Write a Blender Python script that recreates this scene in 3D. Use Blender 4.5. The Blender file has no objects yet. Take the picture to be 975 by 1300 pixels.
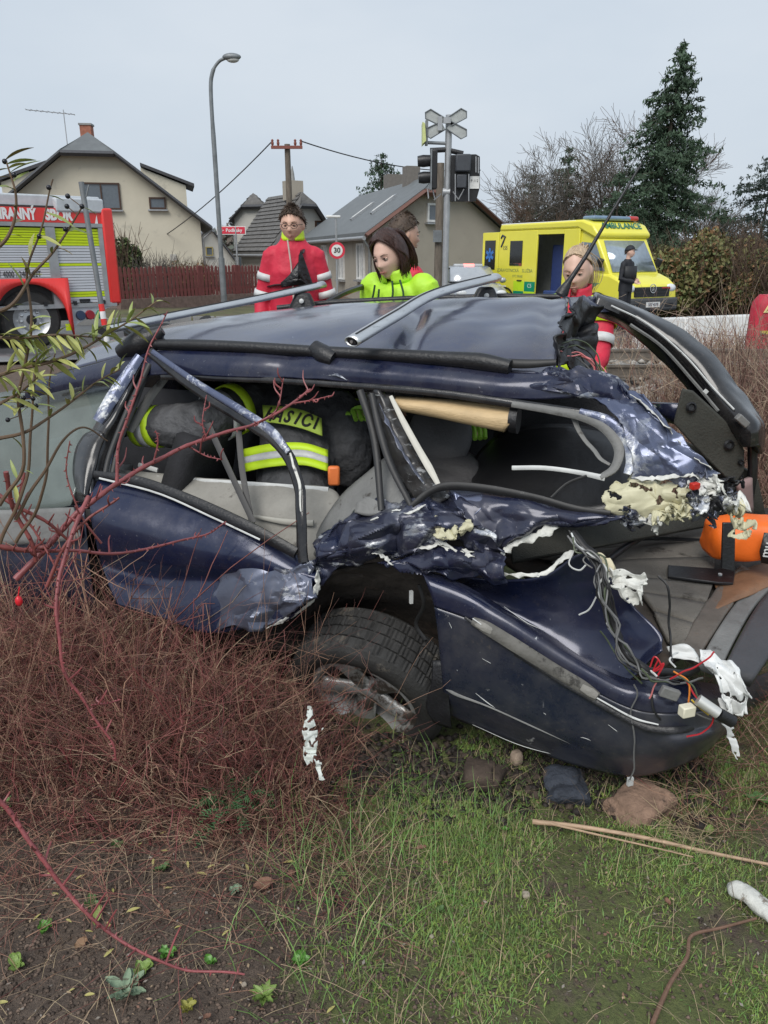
import bpy, math, random
import numpy as np
from mathutils import Vector, Matrix, noise

SC = bpy.context.scene
COL = SC.collection
RND = random.Random(7)
V = Vector

# ------------------------------------------------------------------ camera
CAMZ = 1.75
FPX = 980.0                       # focal length in photograph pixels (975 x 1300)
TH = math.atan((650 - 322) / FPX)  # downward pitch
cd = bpy.data.cameras.new('camera')
cam = bpy.data.objects.new('camera', cd)
COL.objects.link(cam)
cam.location = (0, 0, CAMZ)
cam.rotation_euler = (math.pi / 2 - TH, 0, 0)
cd.sensor_fit = 'VERTICAL'
cd.sensor_height = 36
cd.lens = FPX / 1300 * 36
cd.clip_start = 0.05
cd.clip_end = 3000
SC.camera = cam
SC.render.resolution_x, SC.render.resolution_y = 768, 1024

# ------------------------------------------------------------------ sky and sun (overcast)
SUN_EL, SUN_AZ = math.radians(48), math.radians(205)
w = bpy.data.worlds.new('World')
SC.world = w
w.use_nodes = True
nt = w.node_tree
nt.nodes.clear()
out = nt.nodes.new('ShaderNodeOutputWorld')
bg = nt.nodes.new('ShaderNodeBackground')
sky = nt.nodes.new('ShaderNodeTexSky')
sky.sky_type = 'NISHITA'
sky.sun_disc = False
sky.sun_elevation = SUN_EL
sky.sun_rotation = SUN_AZ
sky.air_density = 1.4
sky.dust_density = 4.0
tc = nt.nodes.new('ShaderNodeTexCoord')
mp = nt.nodes.new('ShaderNodeMapping')
mp.inputs['Scale'].default_value = (1, 1, 2.6)
nz = nt.nodes.new('ShaderNodeTexNoise')
nz.inputs['Scale'].default_value = 1.6
nz.inputs['Detail'].default_value = 5
nz.inputs['Roughness'].default_value = .5
cr = nt.nodes.new('ShaderNodeValToRGB')
cr.color_ramp.elements[0].position = .33
cr.color_ramp.elements[1].position = .70
cr.color_ramp.elements[0].color = (4.75, 5.6, 6.6, 1)
cr.color_ramp.elements[1].color = (6.2, 6.8, 7.5, 1)
mx = nt.nodes.new('ShaderNodeMix')
mx.data_type = 'RGBA'
mx.inputs[0].default_value = .93          # the cloud deck covers nearly all of the blue
L = nt.links.new
L(tc.outputs['Generated'], mp.inputs['Vector'])
L(mp.outputs['Vector'], nz.inputs['Vector'])
L(nz.outputs['Fac'], cr.inputs['Fac'])
L(sky.outputs['Color'], mx.inputs[6])
L(cr.outputs['Color'], mx.inputs[7])
L(mx.outputs[2], bg.inputs['Color'])
bg.inputs['Strength'].default_value = .068
L(bg.outputs['Background'], out.inputs['Surface'])

sd = bpy.data.lights.new('sun', 'SUN')
sd.energy = 1.5
sd.angle = math.radians(35)
sd.color = (1, .97, .92)
sun = bpy.data.objects.new('sun', sd)
COL.objects.link(sun)
# sun direction from the Sky Texture's convention
sdir = V((math.sin(SUN_AZ) * math.cos(SUN_EL), math.cos(SUN_AZ) * math.cos(SUN_EL), math.sin(SUN_EL)))
sun.rotation_euler = sdir.to_track_quat('Z', 'Y').to_euler()
sun.location = (0, -5, 20)
vs = SC.view_settings
vs.view_transform = 'Standard'
vs.look = 'None'
vs.exposure = .74
vs.gamma = 1
SC.cycles.max_bounces = 6
SC.cycles.transparent_max_bounces = 12
SC.cycles.use_denoising = True

# ------------------------------------------------------------------ placing
CT, ST = math.cos(TH), math.sin(TH)


def ray(px, py):
    dx, dy = (px - 487.5) / FPX, (650 - py) / FPX
    return V((dx, CT + dy * ST, -ST + dy * CT))


def P(px, py, y):
    d = ray(px, py)
    return V((0, 0, CAMZ)) + d * (y / d.y)


def PZ(px, py, z):
    d = ray(px, py)
    return V((0, 0, CAMZ)) + d * ((z - CAMZ) / d.z)


def S(px, py, off=0.0):
    """point of the wreck's near flank seen at a pixel, moved off metres away along y"""
    d = ray(px, py)
    k = .378 if px < 487.5 else .46
    t = (2.6 + off) / (d.y + k * d.x)
    z = CAMZ + t * d.z
    if z > .75:                   # tumblehome: the glasshouse leans inwards
        t = (2.6 + off + .66 * (CAMZ - .75)) / (d.y + k * d.x - .66 * d.z)
    return V((0, 0, CAMZ)) + d * t


def ground_z(x, y):
    """height of the terrain"""
    s = min(1, max(0, (y - 4.2) / 5.0))
    s = s * s * (3 - 2 * s)
    z = .12 * s
    e = min(1, max(0, (x - 2) / 5)) * min(1, max(0, (y - 11) / 5))
    z -= .32 * e
    b = math.exp(-((x - .6) ** 2) / .9 - ((y - 2.55) ** 2) / .25)   # rut pressed in under the tail
    z -= .10 * b
    f = max(0, 1 - max(0, y - 5) / 3)
    if f > 0:
        z += f * (.035 * noise.noise(V((x * 1.7, y * 1.7, 3.1))) + .016 * noise.noise(V((x * 6, y * 6, 1.7))))
    return z


# ------------------------------------------------------------------ scene graph
ROOTM = {}


def _label(o, label=None, cat=None, group=None, kind=None):
    if label: o['label'] = label
    if cat: o['category'] = cat
    if group: o['group'] = group
    if kind: o['kind'] = kind
    return o


def thing(name, label, cat, loc=(0, 0, 0), rz=0, group=None, rx=0, ry=0, sc=1):
    o = bpy.data.objects.new(name, None)
    COL.objects.link(o)
    o.empty_display_size = .1
    o.location = loc
    o.rotation_euler = (rx, ry, rz)
    o.scale = (sc, sc, sc)
    ROOTM[o] = Matrix.LocRotScale(V(loc), o.rotation_euler, V((sc, sc, sc)))
    return _label(o, label, cat, group)


def link_mesh(name, me, parent=None, loc=None, rot=None, sc=None):
    o = bpy.data.objects.new(name, me)
    COL.objects.link(o)
    if parent is not None:
        o.parent = parent
    if loc is not None: o.location = loc
    if rot is not None: o.rotation_euler = rot
    if sc is not None: o.scale = sc if hasattr(sc, '__len__') else (sc, sc, sc)
    ROOTM[o] = (ROOTM.get(parent, Matrix()) @ Matrix.LocRotScale(o.location, o.rotation_euler, o.scale)) if parent is not None \
        else Matrix.LocRotScale(o.location, o.rotation_euler, o.scale)
    return o


def copy_tree(o, parent=None):
    c = o.copy()
    COL.objects.link(c)
    if parent is not None: c.parent = parent
    ROOTM[c] = ROOTM.get(o, Matrix())
    for ch in list(o.children):
        copy_tree(ch, c)
    return c


# ------------------------------------------------------------------ mesh builder
class MB:
    def __init__(s):
        s.v, s.f, s.m = [], [], []

    def add(s, vs, fs, mi=0):
        b = len(s.v)
        s.v.extend([V(p) for p in vs])
        s.f.extend([tuple(b + i for i in f) for f in fs])
        s.m.extend([mi] * len(fs))
        return s

    def box(s, c, size, rot=None, mi=0):
        c = V(c)
        R = rot if isinstance(rot, Matrix) else (Matrix.Rotation(rot, 3, 'Z') if rot else Matrix.Identity(3))
        hx, hy, hz = size[0] / 2, size[1] / 2, size[2] / 2
        vs = [c + R @ V((x, y, z)) for x in (-hx, hx) for y in (-hy, hy) for z in (-hz, hz)]
        return s.add(vs, [(0, 1, 3, 2), (4, 6, 7, 5), (0, 4, 5, 1), (2, 3, 7, 6), (0, 2, 6, 4), (1, 5, 7, 3)], mi)

    def hexa(s, a, b, mi=0):
        """solid between two quads a (4 points) and b (4 points)"""
        return s.add(list(a) + list(b), [(3, 2, 1, 0), (4, 5, 6, 7)] + [(i, (i + 1) % 4, 4 + (i + 1) % 4, 4 + i) for i in range(4)], mi)

    def prism(s, poly, vec, mi=0):
        n = len(poly)
        vec = V(vec)
        vs = [V(p) for p in poly] + [V(p) + vec for p in poly]
        return s.add(vs, [tuple(range(n - 1, -1, -1)), tuple(range(n, 2 * n))] + [(i, (i + 1) % n, n + (i + 1) % n, n + i) for i in range(n)], mi)

    def tube(s, pts, r, n=8, caps=True, mi=0, flat=1.0, up=None):
        pts = [V(p) for p in pts]
        if not hasattr(r, '__len__'): r = [r] * len(pts)
        b = len(s.v)
        prev = None
        for i, p in enumerate(pts):
            t = (pts[min(i + 1, len(pts) - 1)] - pts[max(i - 1, 0)])
            if t.length < 1e-9: t = V((0, 0, 1))
            t.normalize()
            if prev is None:
                a = V(up) if up is not None else (V((0, 0, 1)) if abs(t.z) < .9 else V((1, 0, 0)))
            else:
                a = prev
            a = a - t * a.dot(t)
            if a.length < 1e-6: a = t.orthogonal()
            a.normalize()
            prev = a
            c = t.cross(a)
            for k in range(n):
                an = 2 * math.pi * k / n
                s.v.append(p + (a * math.cos(an) * flat + c * math.sin(an)) * r[i])
        for i in range(len(pts) - 1):
            for k in range(n):
                k2 = (k + 1) % n
                s.f.append((b + i * n + k, b + i * n + k2, b + (i + 1) * n + k2, b + (i + 1) * n + k))
                s.m.append(mi)
        if caps and n > 2:
            s.f.append(tuple(b + k for k in range(n - 1, -1, -1))); s.m.append(mi)
            e = b + (len(pts) - 1) * n
            s.f.append(tuple(e + k for k in range(n))); s.m.append(mi)
        return s

    def grid(s, G, mi=0, closed=False):
        nr, nc = len(G), len(G[0])
        vs = [p for row in G for p in row]
        fs = []
        for i in range(nr - 1):
            for j in range(nc if closed else nc - 1):
                j2 = (j + 1) % nc
                fs.append((i * nc + j, i * nc + j2, (i + 1) * nc + j2, (i + 1) * nc + j))
        return s.add(vs, fs, mi)

    def lathe(s, prof, c=(0, 0, 0), axis=(0, 0, 1), n=24, mi=0, caps=True):
        """prof: list of (radius, height along axis)"""
        ax = V(axis).normalized()
        a = ax.orthogonal().normalized()
        b_ = ax.cross(a)
        c = V(c)
        G = [[c + ax * h + (a * math.cos(2 * math.pi * k / n) + b_ * math.sin(2 * math.pi * k / n)) * r for k in range(n)] for r, h in prof]
        b = len(s.v)
        s.grid(G, mi, True)
        if caps:
            s.f.append(tuple(b + k for k in range(n - 1, -1, -1))); s.m.append(mi)
            e = b + (len(prof) - 1) * n
            s.f.append(tuple(e + k for k in range(n))); s.m.append(mi)
        return s

    def ell(s, c, r, n=14, m=9, R=None, mi=0):
        c = V(c)
        r = (r, r, r) if not hasattr(r, '__len__') else r
        G = []
        for i in range(m + 1):
            ph = math.pi * (i / m) - math.pi / 2
            ph = max(-1.54, min(1.54, ph))
            row = []
            for k in range(n):
                a = 2 * math.pi * k / n
                p = V((r[0] * math.cos(ph) * math.cos(a), r[1] * math.cos(ph) * math.sin(a), r[2] * math.sin(ph)))
                row.append(c + (R @ p if R else p))
            G.append(row)
        b = len(s.v)
        s.grid(G, mi, True)
        s.f.append(tuple(b + k for k in range(n - 1, -1, -1))); s.m.append(mi)
        e = b + m * n
        s.f.append(tuple(e + k for k in range(n))); s.m.append(mi)
        return s

    def mesh(s, name, mats, smooth=True, angle=40):
        me = bpy.data.meshes.new(name)
        me.from_pydata([tuple(p) for p in s.v], [], s.f)
        mats = mats if isinstance(mats, (list, tuple)) else [mats]
        for m in mats: me.materials.append(m)
        if len(mats) > 1: me.polygons.foreach_set('material_index', s.m)
        if smooth:
            me.polygons.foreach_set('use_smooth', [True] * len(me.polygons))
            me.set_sharp_from_angle(angle=math.radians(angle))
        me.update()
        return me

    def build(s, name, mats, parent=None, world=False, smooth=True, angle=40, label=None, bevel=0, solid=0, kind=None, sub=0):
        if world and parent is not None:
            inv = ROOTM[parent].inverted()
            s.v = [inv @ p for p in s.v]
        o = link_mesh(name, s.mesh(name, mats, smooth, angle), parent)
        if solid:
            m = o.modifiers.new('solid', 'SOLIDIFY'); m.thickness = abs(solid); m.offset = -1 if solid > 0 else 1
        if sub:
            m = o.modifiers.new('sub', 'SUBSURF'); m.levels = m.render_levels = sub
        if bevel:
            m = o.modifiers.new('bevel', 'BEVEL'); m.width = bevel; m.segments = 2; m.limit_method = 'ANGLE'
        if label: o['label'] = label
        if kind: o['kind'] = kind
        return o


def shred(mb, cut=.12, freq=38., seed=0.):
    """tear holes and ragged edges into a sheet: drop the faces a noise picks"""
    keep = []
    for f in mb.f:
        c = sum((mb.v[i] for i in f), V((0, 0, 0))) / len(f)
        q = c * freq + V((seed, 0, -seed))
        if noise.noise(q) + .5 * noise.noise(q * 2.3) < cut: keep.append(f)
    mb.f = keep
    mb.m = [0] * len(keep)
    used = sorted({i for f in keep for i in f})
    ix = {o: n for n, o in enumerate(used)}
    mb.v = [mb.v[i] for i in used]
    mb.f = [tuple(ix[i] for i in f) for f in keep]
    return mb


def single(mb, name, mats, label, cat, group=None, kind=None, base=None, **kw):
    """a thing that is one mesh, its origin at base"""
    if base is not None:
        base = V(base)
        mb.v = [p - base for p in mb.v]
    o = mb.build(name, mats, **kw)
    if base is not None:
        o.location = base
        ROOTM[o] = Matrix.Translation(base)
    return _label(o, label, cat, group, kind)


def cr_eval(p, t):
    """Catmull-Rom through the list p, t in 0..1"""
    n = len(p)
    if n == 1: return p[0].copy()
    if n == 2: return p[0].lerp(p[1], t)
    x = t * (n - 1)
    i = min(int(x), n - 2)
    u = x - i
    p1, p2 = p[i], p[i + 1]
    p0 = p[i - 1] if i > 0 else p1 * 2 - p2
    p3 = p[i + 2] if i + 2 < n else p2 * 2 - p1
    return .5 * ((2 * p1) + (p2 - p0) * u + (2 * p0 - 5 * p1 + 4 * p2 - p3) * u * u + (3 * p1 - p0 - 3 * p2 + p3) * u ** 3)


def curve(pts, n):
    pts = [V(p) for p in pts]
    return [cr_eval(pts, i / (n - 1)) for i in range(n)]


def patch(rows, nu, nv, amp=0.0, freq=6.0, seed=0.0, wt=None, edge=0.0, cst=.5, facet=None):
    """dense grid through control rows; crumpled by creased noise with weight wt(u, v)"""
    rr = [curve(r, nv) for r in rows]
    G = []
    for i in range(nu):
        G.append([cr_eval([r[j] for r in rr], i / (nu - 1)) for j in range(nv)])
    if facet:
        # sheet metal folds into flat facets between sharp creases: piecewise linear displacement over a jittered lattice
        fu, fv, fa = facet
        rs_ = random.Random(int(seed * 101) + 7)
        lat = [[V((rs_.uniform(-.5, .5), rs_.uniform(-1, .35), rs_.uniform(-.5, .7))) for _ in range(fv + 3)] for _ in range(fu + 3)]
        for i in range(nu):
            for j in range(nv):
                u, v = i / (nu - 1), j / (nv - 1)
                p = G[i][j]
                q = V((u * fu * .8 + seed, v * fv * .8, seed))
                a = u * fu + .55 * noise.noise(q) + .5; b_ = v * fv + .55 * noise.noise(q + V((7, 3, 1))) + .5
                a = max(0, min(fu + 1.999, a)); b_ = max(0, min(fv + 1.999, b_))
                ia, ib = int(a), int(b_); x, y = a - ia, b_ - ib
                if (ia + ib) % 2:
                    d = lat[ia][ib] * (1 - x - y) + lat[ia + 1][ib] * x + lat[ia][ib + 1] * y if x + y < 1 else lat[ia + 1][ib + 1] * (x + y - 1) + lat[ia + 1][ib] * (1 - y) + lat[ia][ib + 1] * (1 - x)
                else:
                    d = lat[ia][ib] * (1 - x) + lat[ia + 1][ib] * (x - y) + lat[ia + 1][ib + 1] * y if x > y else lat[ia][ib] * (1 - y) + lat[ia][ib + 1] * (y - x) + lat[ia + 1][ib + 1] * x
                G[i][j] = p + d * fa * (wt(u, v) if wt else 1)
    if amp or edge:
        sv = V((seed, seed * 1.7, -seed))
        for i in range(nu):
            for j in range(nv):
                p = G[i][j]
                a = amp * (wt(i / (nu - 1), j / (nv - 1)) if wt else 1)
                if a:
                    q = V(((p.x * .935 - p.y * .354) * freq * cst, (p.x * .354 + p.y * .935) * freq, (p.z - .25 * p.x) * freq * 1.25)) + sv
                    n1 = abs(noise.noise(q)) * 2 - .6
                    n2 = abs(noise.noise(q * 2.3 + V((5, 1, 2)))) - .3
                    d = noise.noise_vector(q * .7 + V((9, 2, 4)))
                    dirv = (V((.2, -.9, .45)) + d * .5)
                    G[i][j] = p + dirv * a * (n1 + .55 * n2)
                if edge and (i in (0, nu - 1) or j in (0, nv - 1)):
                    G[i][j] = G[i][j] + noise.noise_vector(p * 26 + sv) * edge
    return G


# ------------------------------------------------------------------ materials
MATS = {}


def nodes(name):
    m = bpy.data.materials.new(name)
    m.use_nodes = True
    t = m.node_tree
    b = t.nodes['Principled BSDF']
    return m, t, b


def mat(name, col, rough=.6, metal=0., var=.12, scale=9., bump=0., bscale=60., col2=None, coat=0., spec=.5,
        spots=None, spot_scale=12., spot_at=.62, trans=0., emit=None, estr=1., stretch=None, alpha=1., aniso=None, sheen=0., sss=0., rvar=0., bdist=.01):
    if name in MATS: return MATS[name]
    m, t, b = nodes(name)
    N, K = t.nodes.new, t.links.new
    tcn = N('ShaderNodeTexCoord')
    src = tcn.outputs['Object']
    if stretch:
        mpn = N('ShaderNodeMapping'); mpn.inputs['Scale'].default_value = stretch
        K(src, mpn.inputs['Vector']); src = mpn.outputs['Vector']
    n1 = N('ShaderNodeTexNoise')
    n1.inputs['Scale'].default_value = scale; n1.inputs['Detail'].default_value = 6; n1.inputs['Roughness'].default_value = .62
    K(src, n1.inputs['Vector'])
    r1 = N('ShaderNodeValToRGB')
    r1.color_ramp.elements[0].position = .3; r1.color_ramp.elements[1].position = .7
    c = col[:3]
    lo = [max(0, x * (1 - var)) for x in c]
    hi = [min(1, x * (1 + var)) for x in (col2 if col2 else c)]
    r1.color_ramp.elements[0].color = (*lo, 1); r1.color_ramp.elements[1].color = (*hi, 1)
    K(n1.outputs['Fac'], r1.inputs['Fac'])
    colour = r1.outputs['Color']
    if spots:
        n2 = N('ShaderNodeTexNoise')
        n2.inputs['Scale'].default_value = spot_scale; n2.inputs['Detail'].default_value = 8; n2.inputs['Roughness'].default_value = .7
        K(src, n2.inputs['Vector'])
        r2 = N('ShaderNodeValToRGB')
        r2.color_ramp.elements[0].position = spot_at; r2.color_ramp.elements[1].position = min(1, spot_at + .07)
        K(n2.outputs['Fac'], r2.inputs['Fac'])
        mxn = N('ShaderNodeMix'); mxn.data_type = 'RGBA'
        K(r2.outputs['Color'], mxn.inputs[0]); K(colour, mxn.inputs[6]); mxn.inputs[7].default_value = (*spots, 1)
        colour = mxn.outputs[2]
    K(colour, b.inputs['Base Color'])
    b.inputs['Roughness'].default_value = rough
    if rvar:
        mr = N('ShaderNodeMapRange')
        mr.inputs['To Min'].default_value = max(0.02, rough - rvar); mr.inputs['To Max'].default_value = min(1, rough + rvar)
        n4 = N('ShaderNodeTexNoise'); n4.inputs['Scale'].default_value = scale * 2.3; n4.inputs['Detail'].default_value = 5
        K(src, n4.inputs['Vector']); K(n4.outputs['Fac'], mr.inputs['Value']); K(mr.outputs['Result'], b.inputs['Roughness'])
    b.inputs['Metallic'].default_value = metal
    b.inputs['Specular IOR Level'].default_value = spec
    if coat:
        b.inputs['Coat Weight'].default_value = coat; b.inputs['Coat Roughness'].default_value = .06
    if trans: b.inputs['Transmission Weight'].default_value = trans
    if sheen: b.inputs['Sheen Weight'].default_value = sheen
    if sss:
        b.inputs['Subsurface Weight'].default_value = sss; b.inputs['Subsurface Radius'].default_value = (.012, .005, .003); b.inputs['Subsurface Scale'].default_value = 1
    if alpha < 1: b.inputs['Alpha'].default_value = alpha
    if emit:
        b.inputs['Emission Color'].default_value = (*emit, 1); b.inputs['Emission Strength'].default_value = estr
    if bump:
        n3 = N('ShaderNodeTexNoise'); n3.inputs['Scale'].default_value = bscale; n3.inputs['Detail'].default_value = 5
        K(src, n3.inputs['Vector'])
        bp = N('ShaderNodeBump'); bp.inputs['Strength'].default_value = min(1, bump); bp.inputs['Distance'].default_value = bdist
        K(n3.outputs['Fac'], bp.inputs['Height']); K(bp.outputs['Normal'], b.inputs['Normal'])
    MATS[name] = m
    return m


def paint(name, col, scratch=.0, scol=(.55, .57, .6), dust=.2, sscale=7., stretch=(1, 1, 1), rough=.22, metal=.35, prim=None, dent=.0):
    """car paint with scratched-off patches, fine scratches and a film of dried dirt"""
    if name in MATS: return MATS[name]
    m, t, b = nodes(name)
    N, K = t.nodes.new, t.links.new
    tcn = N('ShaderNodeTexCoord')
    mpn = N('ShaderNodeMapping'); mpn.inputs['Scale'].default_value = stretch
    K(tcn.outputs['Object'], mpn.inputs['Vector'])

    def nz(scale, det, rg, src, dist=0.):
        n = N('ShaderNodeTexNoise'); n.inputs['Scale'].default_value = scale; n.inputs['Detail'].default_value = det
        n.inputs['Roughness'].default_value = rg; n.inputs['Distortion'].default_value = dist
        K(src, n.inputs['Vector']); return n.outputs['Fac']

    def ramp(src, a, c_):
        r = N('ShaderNodeValToRGB'); r.color_ramp.elements[0].position = a; r.color_ramp.elements[1].position = c_
        K(src, r.inputs['Fac']); return r.outputs['Color']

    def mix(f, a, c_):
        x = N('ShaderNodeMix'); x.data_type = 'RGBA'
        if isinstance(f, float): x.inputs[0].default_value = f
        else: K(f, x.inputs[0])
        for sock, val in ((6, a), (7, c_)):
            if isinstance(val, tuple): x.inputs[sock].default_value = (*val, 1)
            else: K(val, x.inputs[sock])
        return x.outputs[2]

    def mul(a, c_):
        x = N('ShaderNodeMath'); x.operation = 'MULTIPLY'
        for i, val in enumerate((a, c_)):
            if isinstance(val, float): x.inputs[i].default_value = val
            else: K(val, x.inputs[i])
        return x.outputs[0]
    dst = ramp(nz(5, 8, .7, tcn.outputs['Object']), .35, .8)
    base = mix(mul(dst, dust), col, (.16, .15, .14))
    spk = ramp(nz(42, 9, .78, tcn.outputs['Object']), .57, .66)
    zone = ramp(nz(3.1, 4, .6, tcn.outputs['Object']), .40, .62)
    base = mix(mul(mul(spk, zone), min(.85, dust * 1.3)), base, (.135, .115, .098))
    fine = ramp(nz(90, 3, .6, mpn.outputs['Vector']), .70, .74)
    base = mix(mul(fine, .25), base, scol)
    sm = None
    if scratch:
        at = .72 - .30 * scratch
        s1 = ramp(nz(sscale, 9, .72, mpn.outputs['Vector'], .6), at, at + .05)
        s2 = ramp(nz(sscale * .6, 3, .5, tcn.outputs['Object']), .42, .55)
        sm = mul(s1, s2)
        tone = mix(ramp(nz(30, 6, .7, mpn.outputs['Vector']), .4, .62), scol, prim or tuple(min(1, c * 1.45) for c in scol))
        base = mix(sm, base, tone)
    K(base, b.inputs['Base Color'])
    b.inputs['Metallic'].default_value = metal
    rr = N('ShaderNodeMapRange'); rr.inputs['To Min'].default_value = rough * .7; rr.inputs['To Max'].default_value = rough * 1.9
    K(dst, rr.inputs['Value'])
    if sm is not None:
        ad = N('ShaderNodeMath'); ad.operation = 'MAXIMUM'; K(rr.outputs['Result'], ad.inputs[0]); K(mul(sm, .55), ad.inputs[1])
        K(ad.outputs[0], b.inputs['Roughness'])
    else:
        K(rr.outputs['Result'], b.inputs['Roughness'])
    b.inputs['Coat Weight'].default_value = .35
    b.inputs['Coat Roughness'].default_value = .12
    bp = N('ShaderNodeBump'); bp.inputs['Strength'].default_value = .22; bp.inputs['Distance'].default_value = .02
    K(nz(4.5 if not dent else 9, 4, .5, tcn.outputs['Object']), bp.inputs['Height'])
    if sm is not None:
        bp2 = N('ShaderNodeBump'); bp2.inputs['Strength'].default_value = .35; bp2.inputs['Distance'].default_value = .004
        K(sm, bp2.inputs['Height']); K(bp.outputs['Normal'], bp2.inputs['Normal']); K(bp2.outputs['Normal'], b.inputs['Normal'])
    else:
        K(bp.outputs['Normal'], b.inputs['Normal'])
    MATS[name] = m
    return m


def text_mesh(body, size, mat_, parent, name='lettering', loc=(0, 0, 0), R=None, sx=1., depth=.002, bold=0., spacing=1.):
    """flat lettering as real mesh geometry; R = 3x3 whose columns are right, up, out"""
    cu = bpy.data.curves.new(name, 'FONT')
    cu.body = body
    cu.size = size
    cu.align_x, cu.align_y = 'CENTER', 'CENTER'
    cu.extrude = depth
    cu.offset = bold
    cu.space_character = spacing
    cu.resolution_u = 3
    tmp = bpy.data.objects.new('tmp', cu)
    COL.objects.link(tmp)
    dg = bpy.context.evaluated_depsgraph_get()
    me = bpy.data.meshes.new_from_object(tmp.evaluated_get(dg))
    bpy.data.objects.remove(tmp)
    me.name = name
    me.materials.clear()
    me.materials.append(mat_)
    M = Matrix.Translation(V(loc)) @ (R.to_4x4() if R is not None else Matrix()) @ Matrix.Diagonal((sx, 1, 1, 1))
    me.transform(M)
    return link_mesh(name, me, parent)


def basis(right, up):
    r = V(right).normalized()
    o = r.cross(V(up)).normalized()
    u = o.cross(r)
    return Matrix((r, u, o)).transposed()


def soup(name, verts, faces, mats, midx=None, smooth=False):
    """mesh from numpy arrays (quads or triangles)"""
    me = bpy.data.meshes.new(name)
    verts = np.asarray(verts, dtype=np.float32); faces = np.asarray(faces, dtype=np.int32)
    k = faces.shape[1]
    me.vertices.add(len(verts)); me.vertices.foreach_set('co', verts.ravel())
    me.loops.add(faces.size); me.loops.foreach_set('vertex_index', faces.ravel())
    me.polygons.add(len(faces))
    me.polygons.foreach_set('loop_start', np.arange(len(faces), dtype=np.int32) * k)
    me.polygons.foreach_set('loop_total', np.full(len(faces), k, dtype=np.int32))
    for m in (mats if isinstance(mats, (list, tuple)) else [mats]): me.materials.append(m)
    if midx is not None: me.polygons.foreach_set('material_index', np.asarray(midx, dtype=np.int32))
    if smooth: me.polygons.foreach_set('use_smooth', np.ones(len(faces), dtype=bool))
    me.update(calc_edges=True)
    return me


def tubes_np(lines, n=3):
    """many thin tubes at once; lines = list of (array (k,3), array (k,) radii)"""
    VV, FF = [], []
    off = 0
    ang = np.arange(n) * 2 * np.pi / n
    ca, sa = np.cos(ang), np.sin(ang)
    for p, r in lines:
        p = np.asarray(p, dtype=np.float64); k = len(p)
        r = np.full(k, r) if np.isscalar(r) else np.asarray(r)
        t = np.gradient(p, axis=0)
        t /= np.maximum(np.linalg.norm(t, axis=1, keepdims=True), 1e-9)
        ref = np.array([0.31, .27, .91]) if abs(t[:, 2]).mean() < .8 else np.array([.95, .2, .1])
        a = np.cross(t, ref); a /= np.maximum(np.linalg.norm(a, axis=1, keepdims=True), 1e-9)
        b = np.cross(t, a)
        ring = p[:, None, :] + r[:, None, None] * (a[:, None, :] * ca[None, :, None] + b[:, None, :] * sa[None, :, None])
        VV.append(ring.reshape(-1, 3))
        i = np.arange(k - 1)[:, None] * n; j = np.arange(n)[None, :]; j2 = (j + 1) % n
        f = np.stack([i + j, i + j2, i + n + j2, i + n + j], axis=-1).reshape(-1, 4) + off
        FF.append(f)
        off += k * n
    return np.concatenate(VV), np.concatenate(FF)
# ================================================================== terrain
def soil_material():
    m, t, b = nodes('damp dark soil')
    N, K = t.nodes.new, t.links.new
    tcn = N('ShaderNodeTexCoord')
    def nz(sc, det, rg=.6):
        n = N('ShaderNodeTexNoise'); n.inputs['Scale'].default_value = sc; n.inputs['Detail'].default_value = det; n.inputs['Roughness'].default_value = rg
        K(tcn.outputs['Object'], n.inputs['Vector']); return n.outputs['Fac']
    def ramp(src, stops):
        r = N('ShaderNodeValToRGB')
        while len(r.color_ramp.elements) < len(stops): r.color_ramp.elements.new(.5)
        for e, (p, c) in zip(r.color_ramp.elements, stops): e.position = p; e.color = (*c, 1)
        K(src, r.inputs['Fac']); return r.outputs['Color']
    def mix(f, a, c):
        x = N('ShaderNodeMix'); x.data_type = 'RGBA'; K(f, x.inputs[0]); K(a, x.inputs[6]); K(c, x.inputs[7]); return x.outputs[2]
    fine = ramp(nz(70, 8, .75), [(.30, (.045, .031, .024)), (.5, (.155, .115, .088)), (.72, (.29, .22, .17))])
    mid = ramp(nz(9, 6, .65), [(.3, (.075, .052, .040)), (.7, (.20, .148, .115))])
    green = ramp(nz(45, 6, .7), [(.3, (.075, .105, .026)), (.7, (.21, .26, .07))])
    base = mix(nz(22, 5), mid, fine)
    sx = N('ShaderNodeSeparateXYZ'); K(tcn.outputs['Object'], sx.inputs[0])
    mr = N('ShaderNodeMapRange'); mr.inputs['From Min'].default_value = -.55; mr.inputs['From Max'].default_value = .05; mr.inputs['To Min'].default_value = -.13; mr.inputs['To Max'].default_value = .12
    K(sx.outputs['X'], mr.inputs['Value'])
    a2 = N('ShaderNodeMath'); a2.operation = 'ADD'; K(nz(3.4, 8, .75), a2.inputs[0]); K(mr.outputs['Result'], a2.inputs[1])
    msk = ramp(a2.outputs[0], [(.50, (0, 0, 0)), (.62, (.8, .8, .8))])
    K(mix(msk, base, green), b.inputs['Base Color'])
    b.inputs['Roughness'].default_value = .82
    ad = N('ShaderNodeMath'); ad.operation = 'ADD'; K(nz(30, 8, .7), ad.inputs[0]); K(nz(110, 5, .7), ad.inputs[1])
    bp = N('ShaderNodeBump'); bp.inputs['Strength'].default_value = 1; bp.inputs['Distance'].default_value = .022
    K(ad.outputs[0], bp.inputs['Height']); K(bp.outputs['Normal'], b.inputs['Normal'])
    return m


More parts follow.
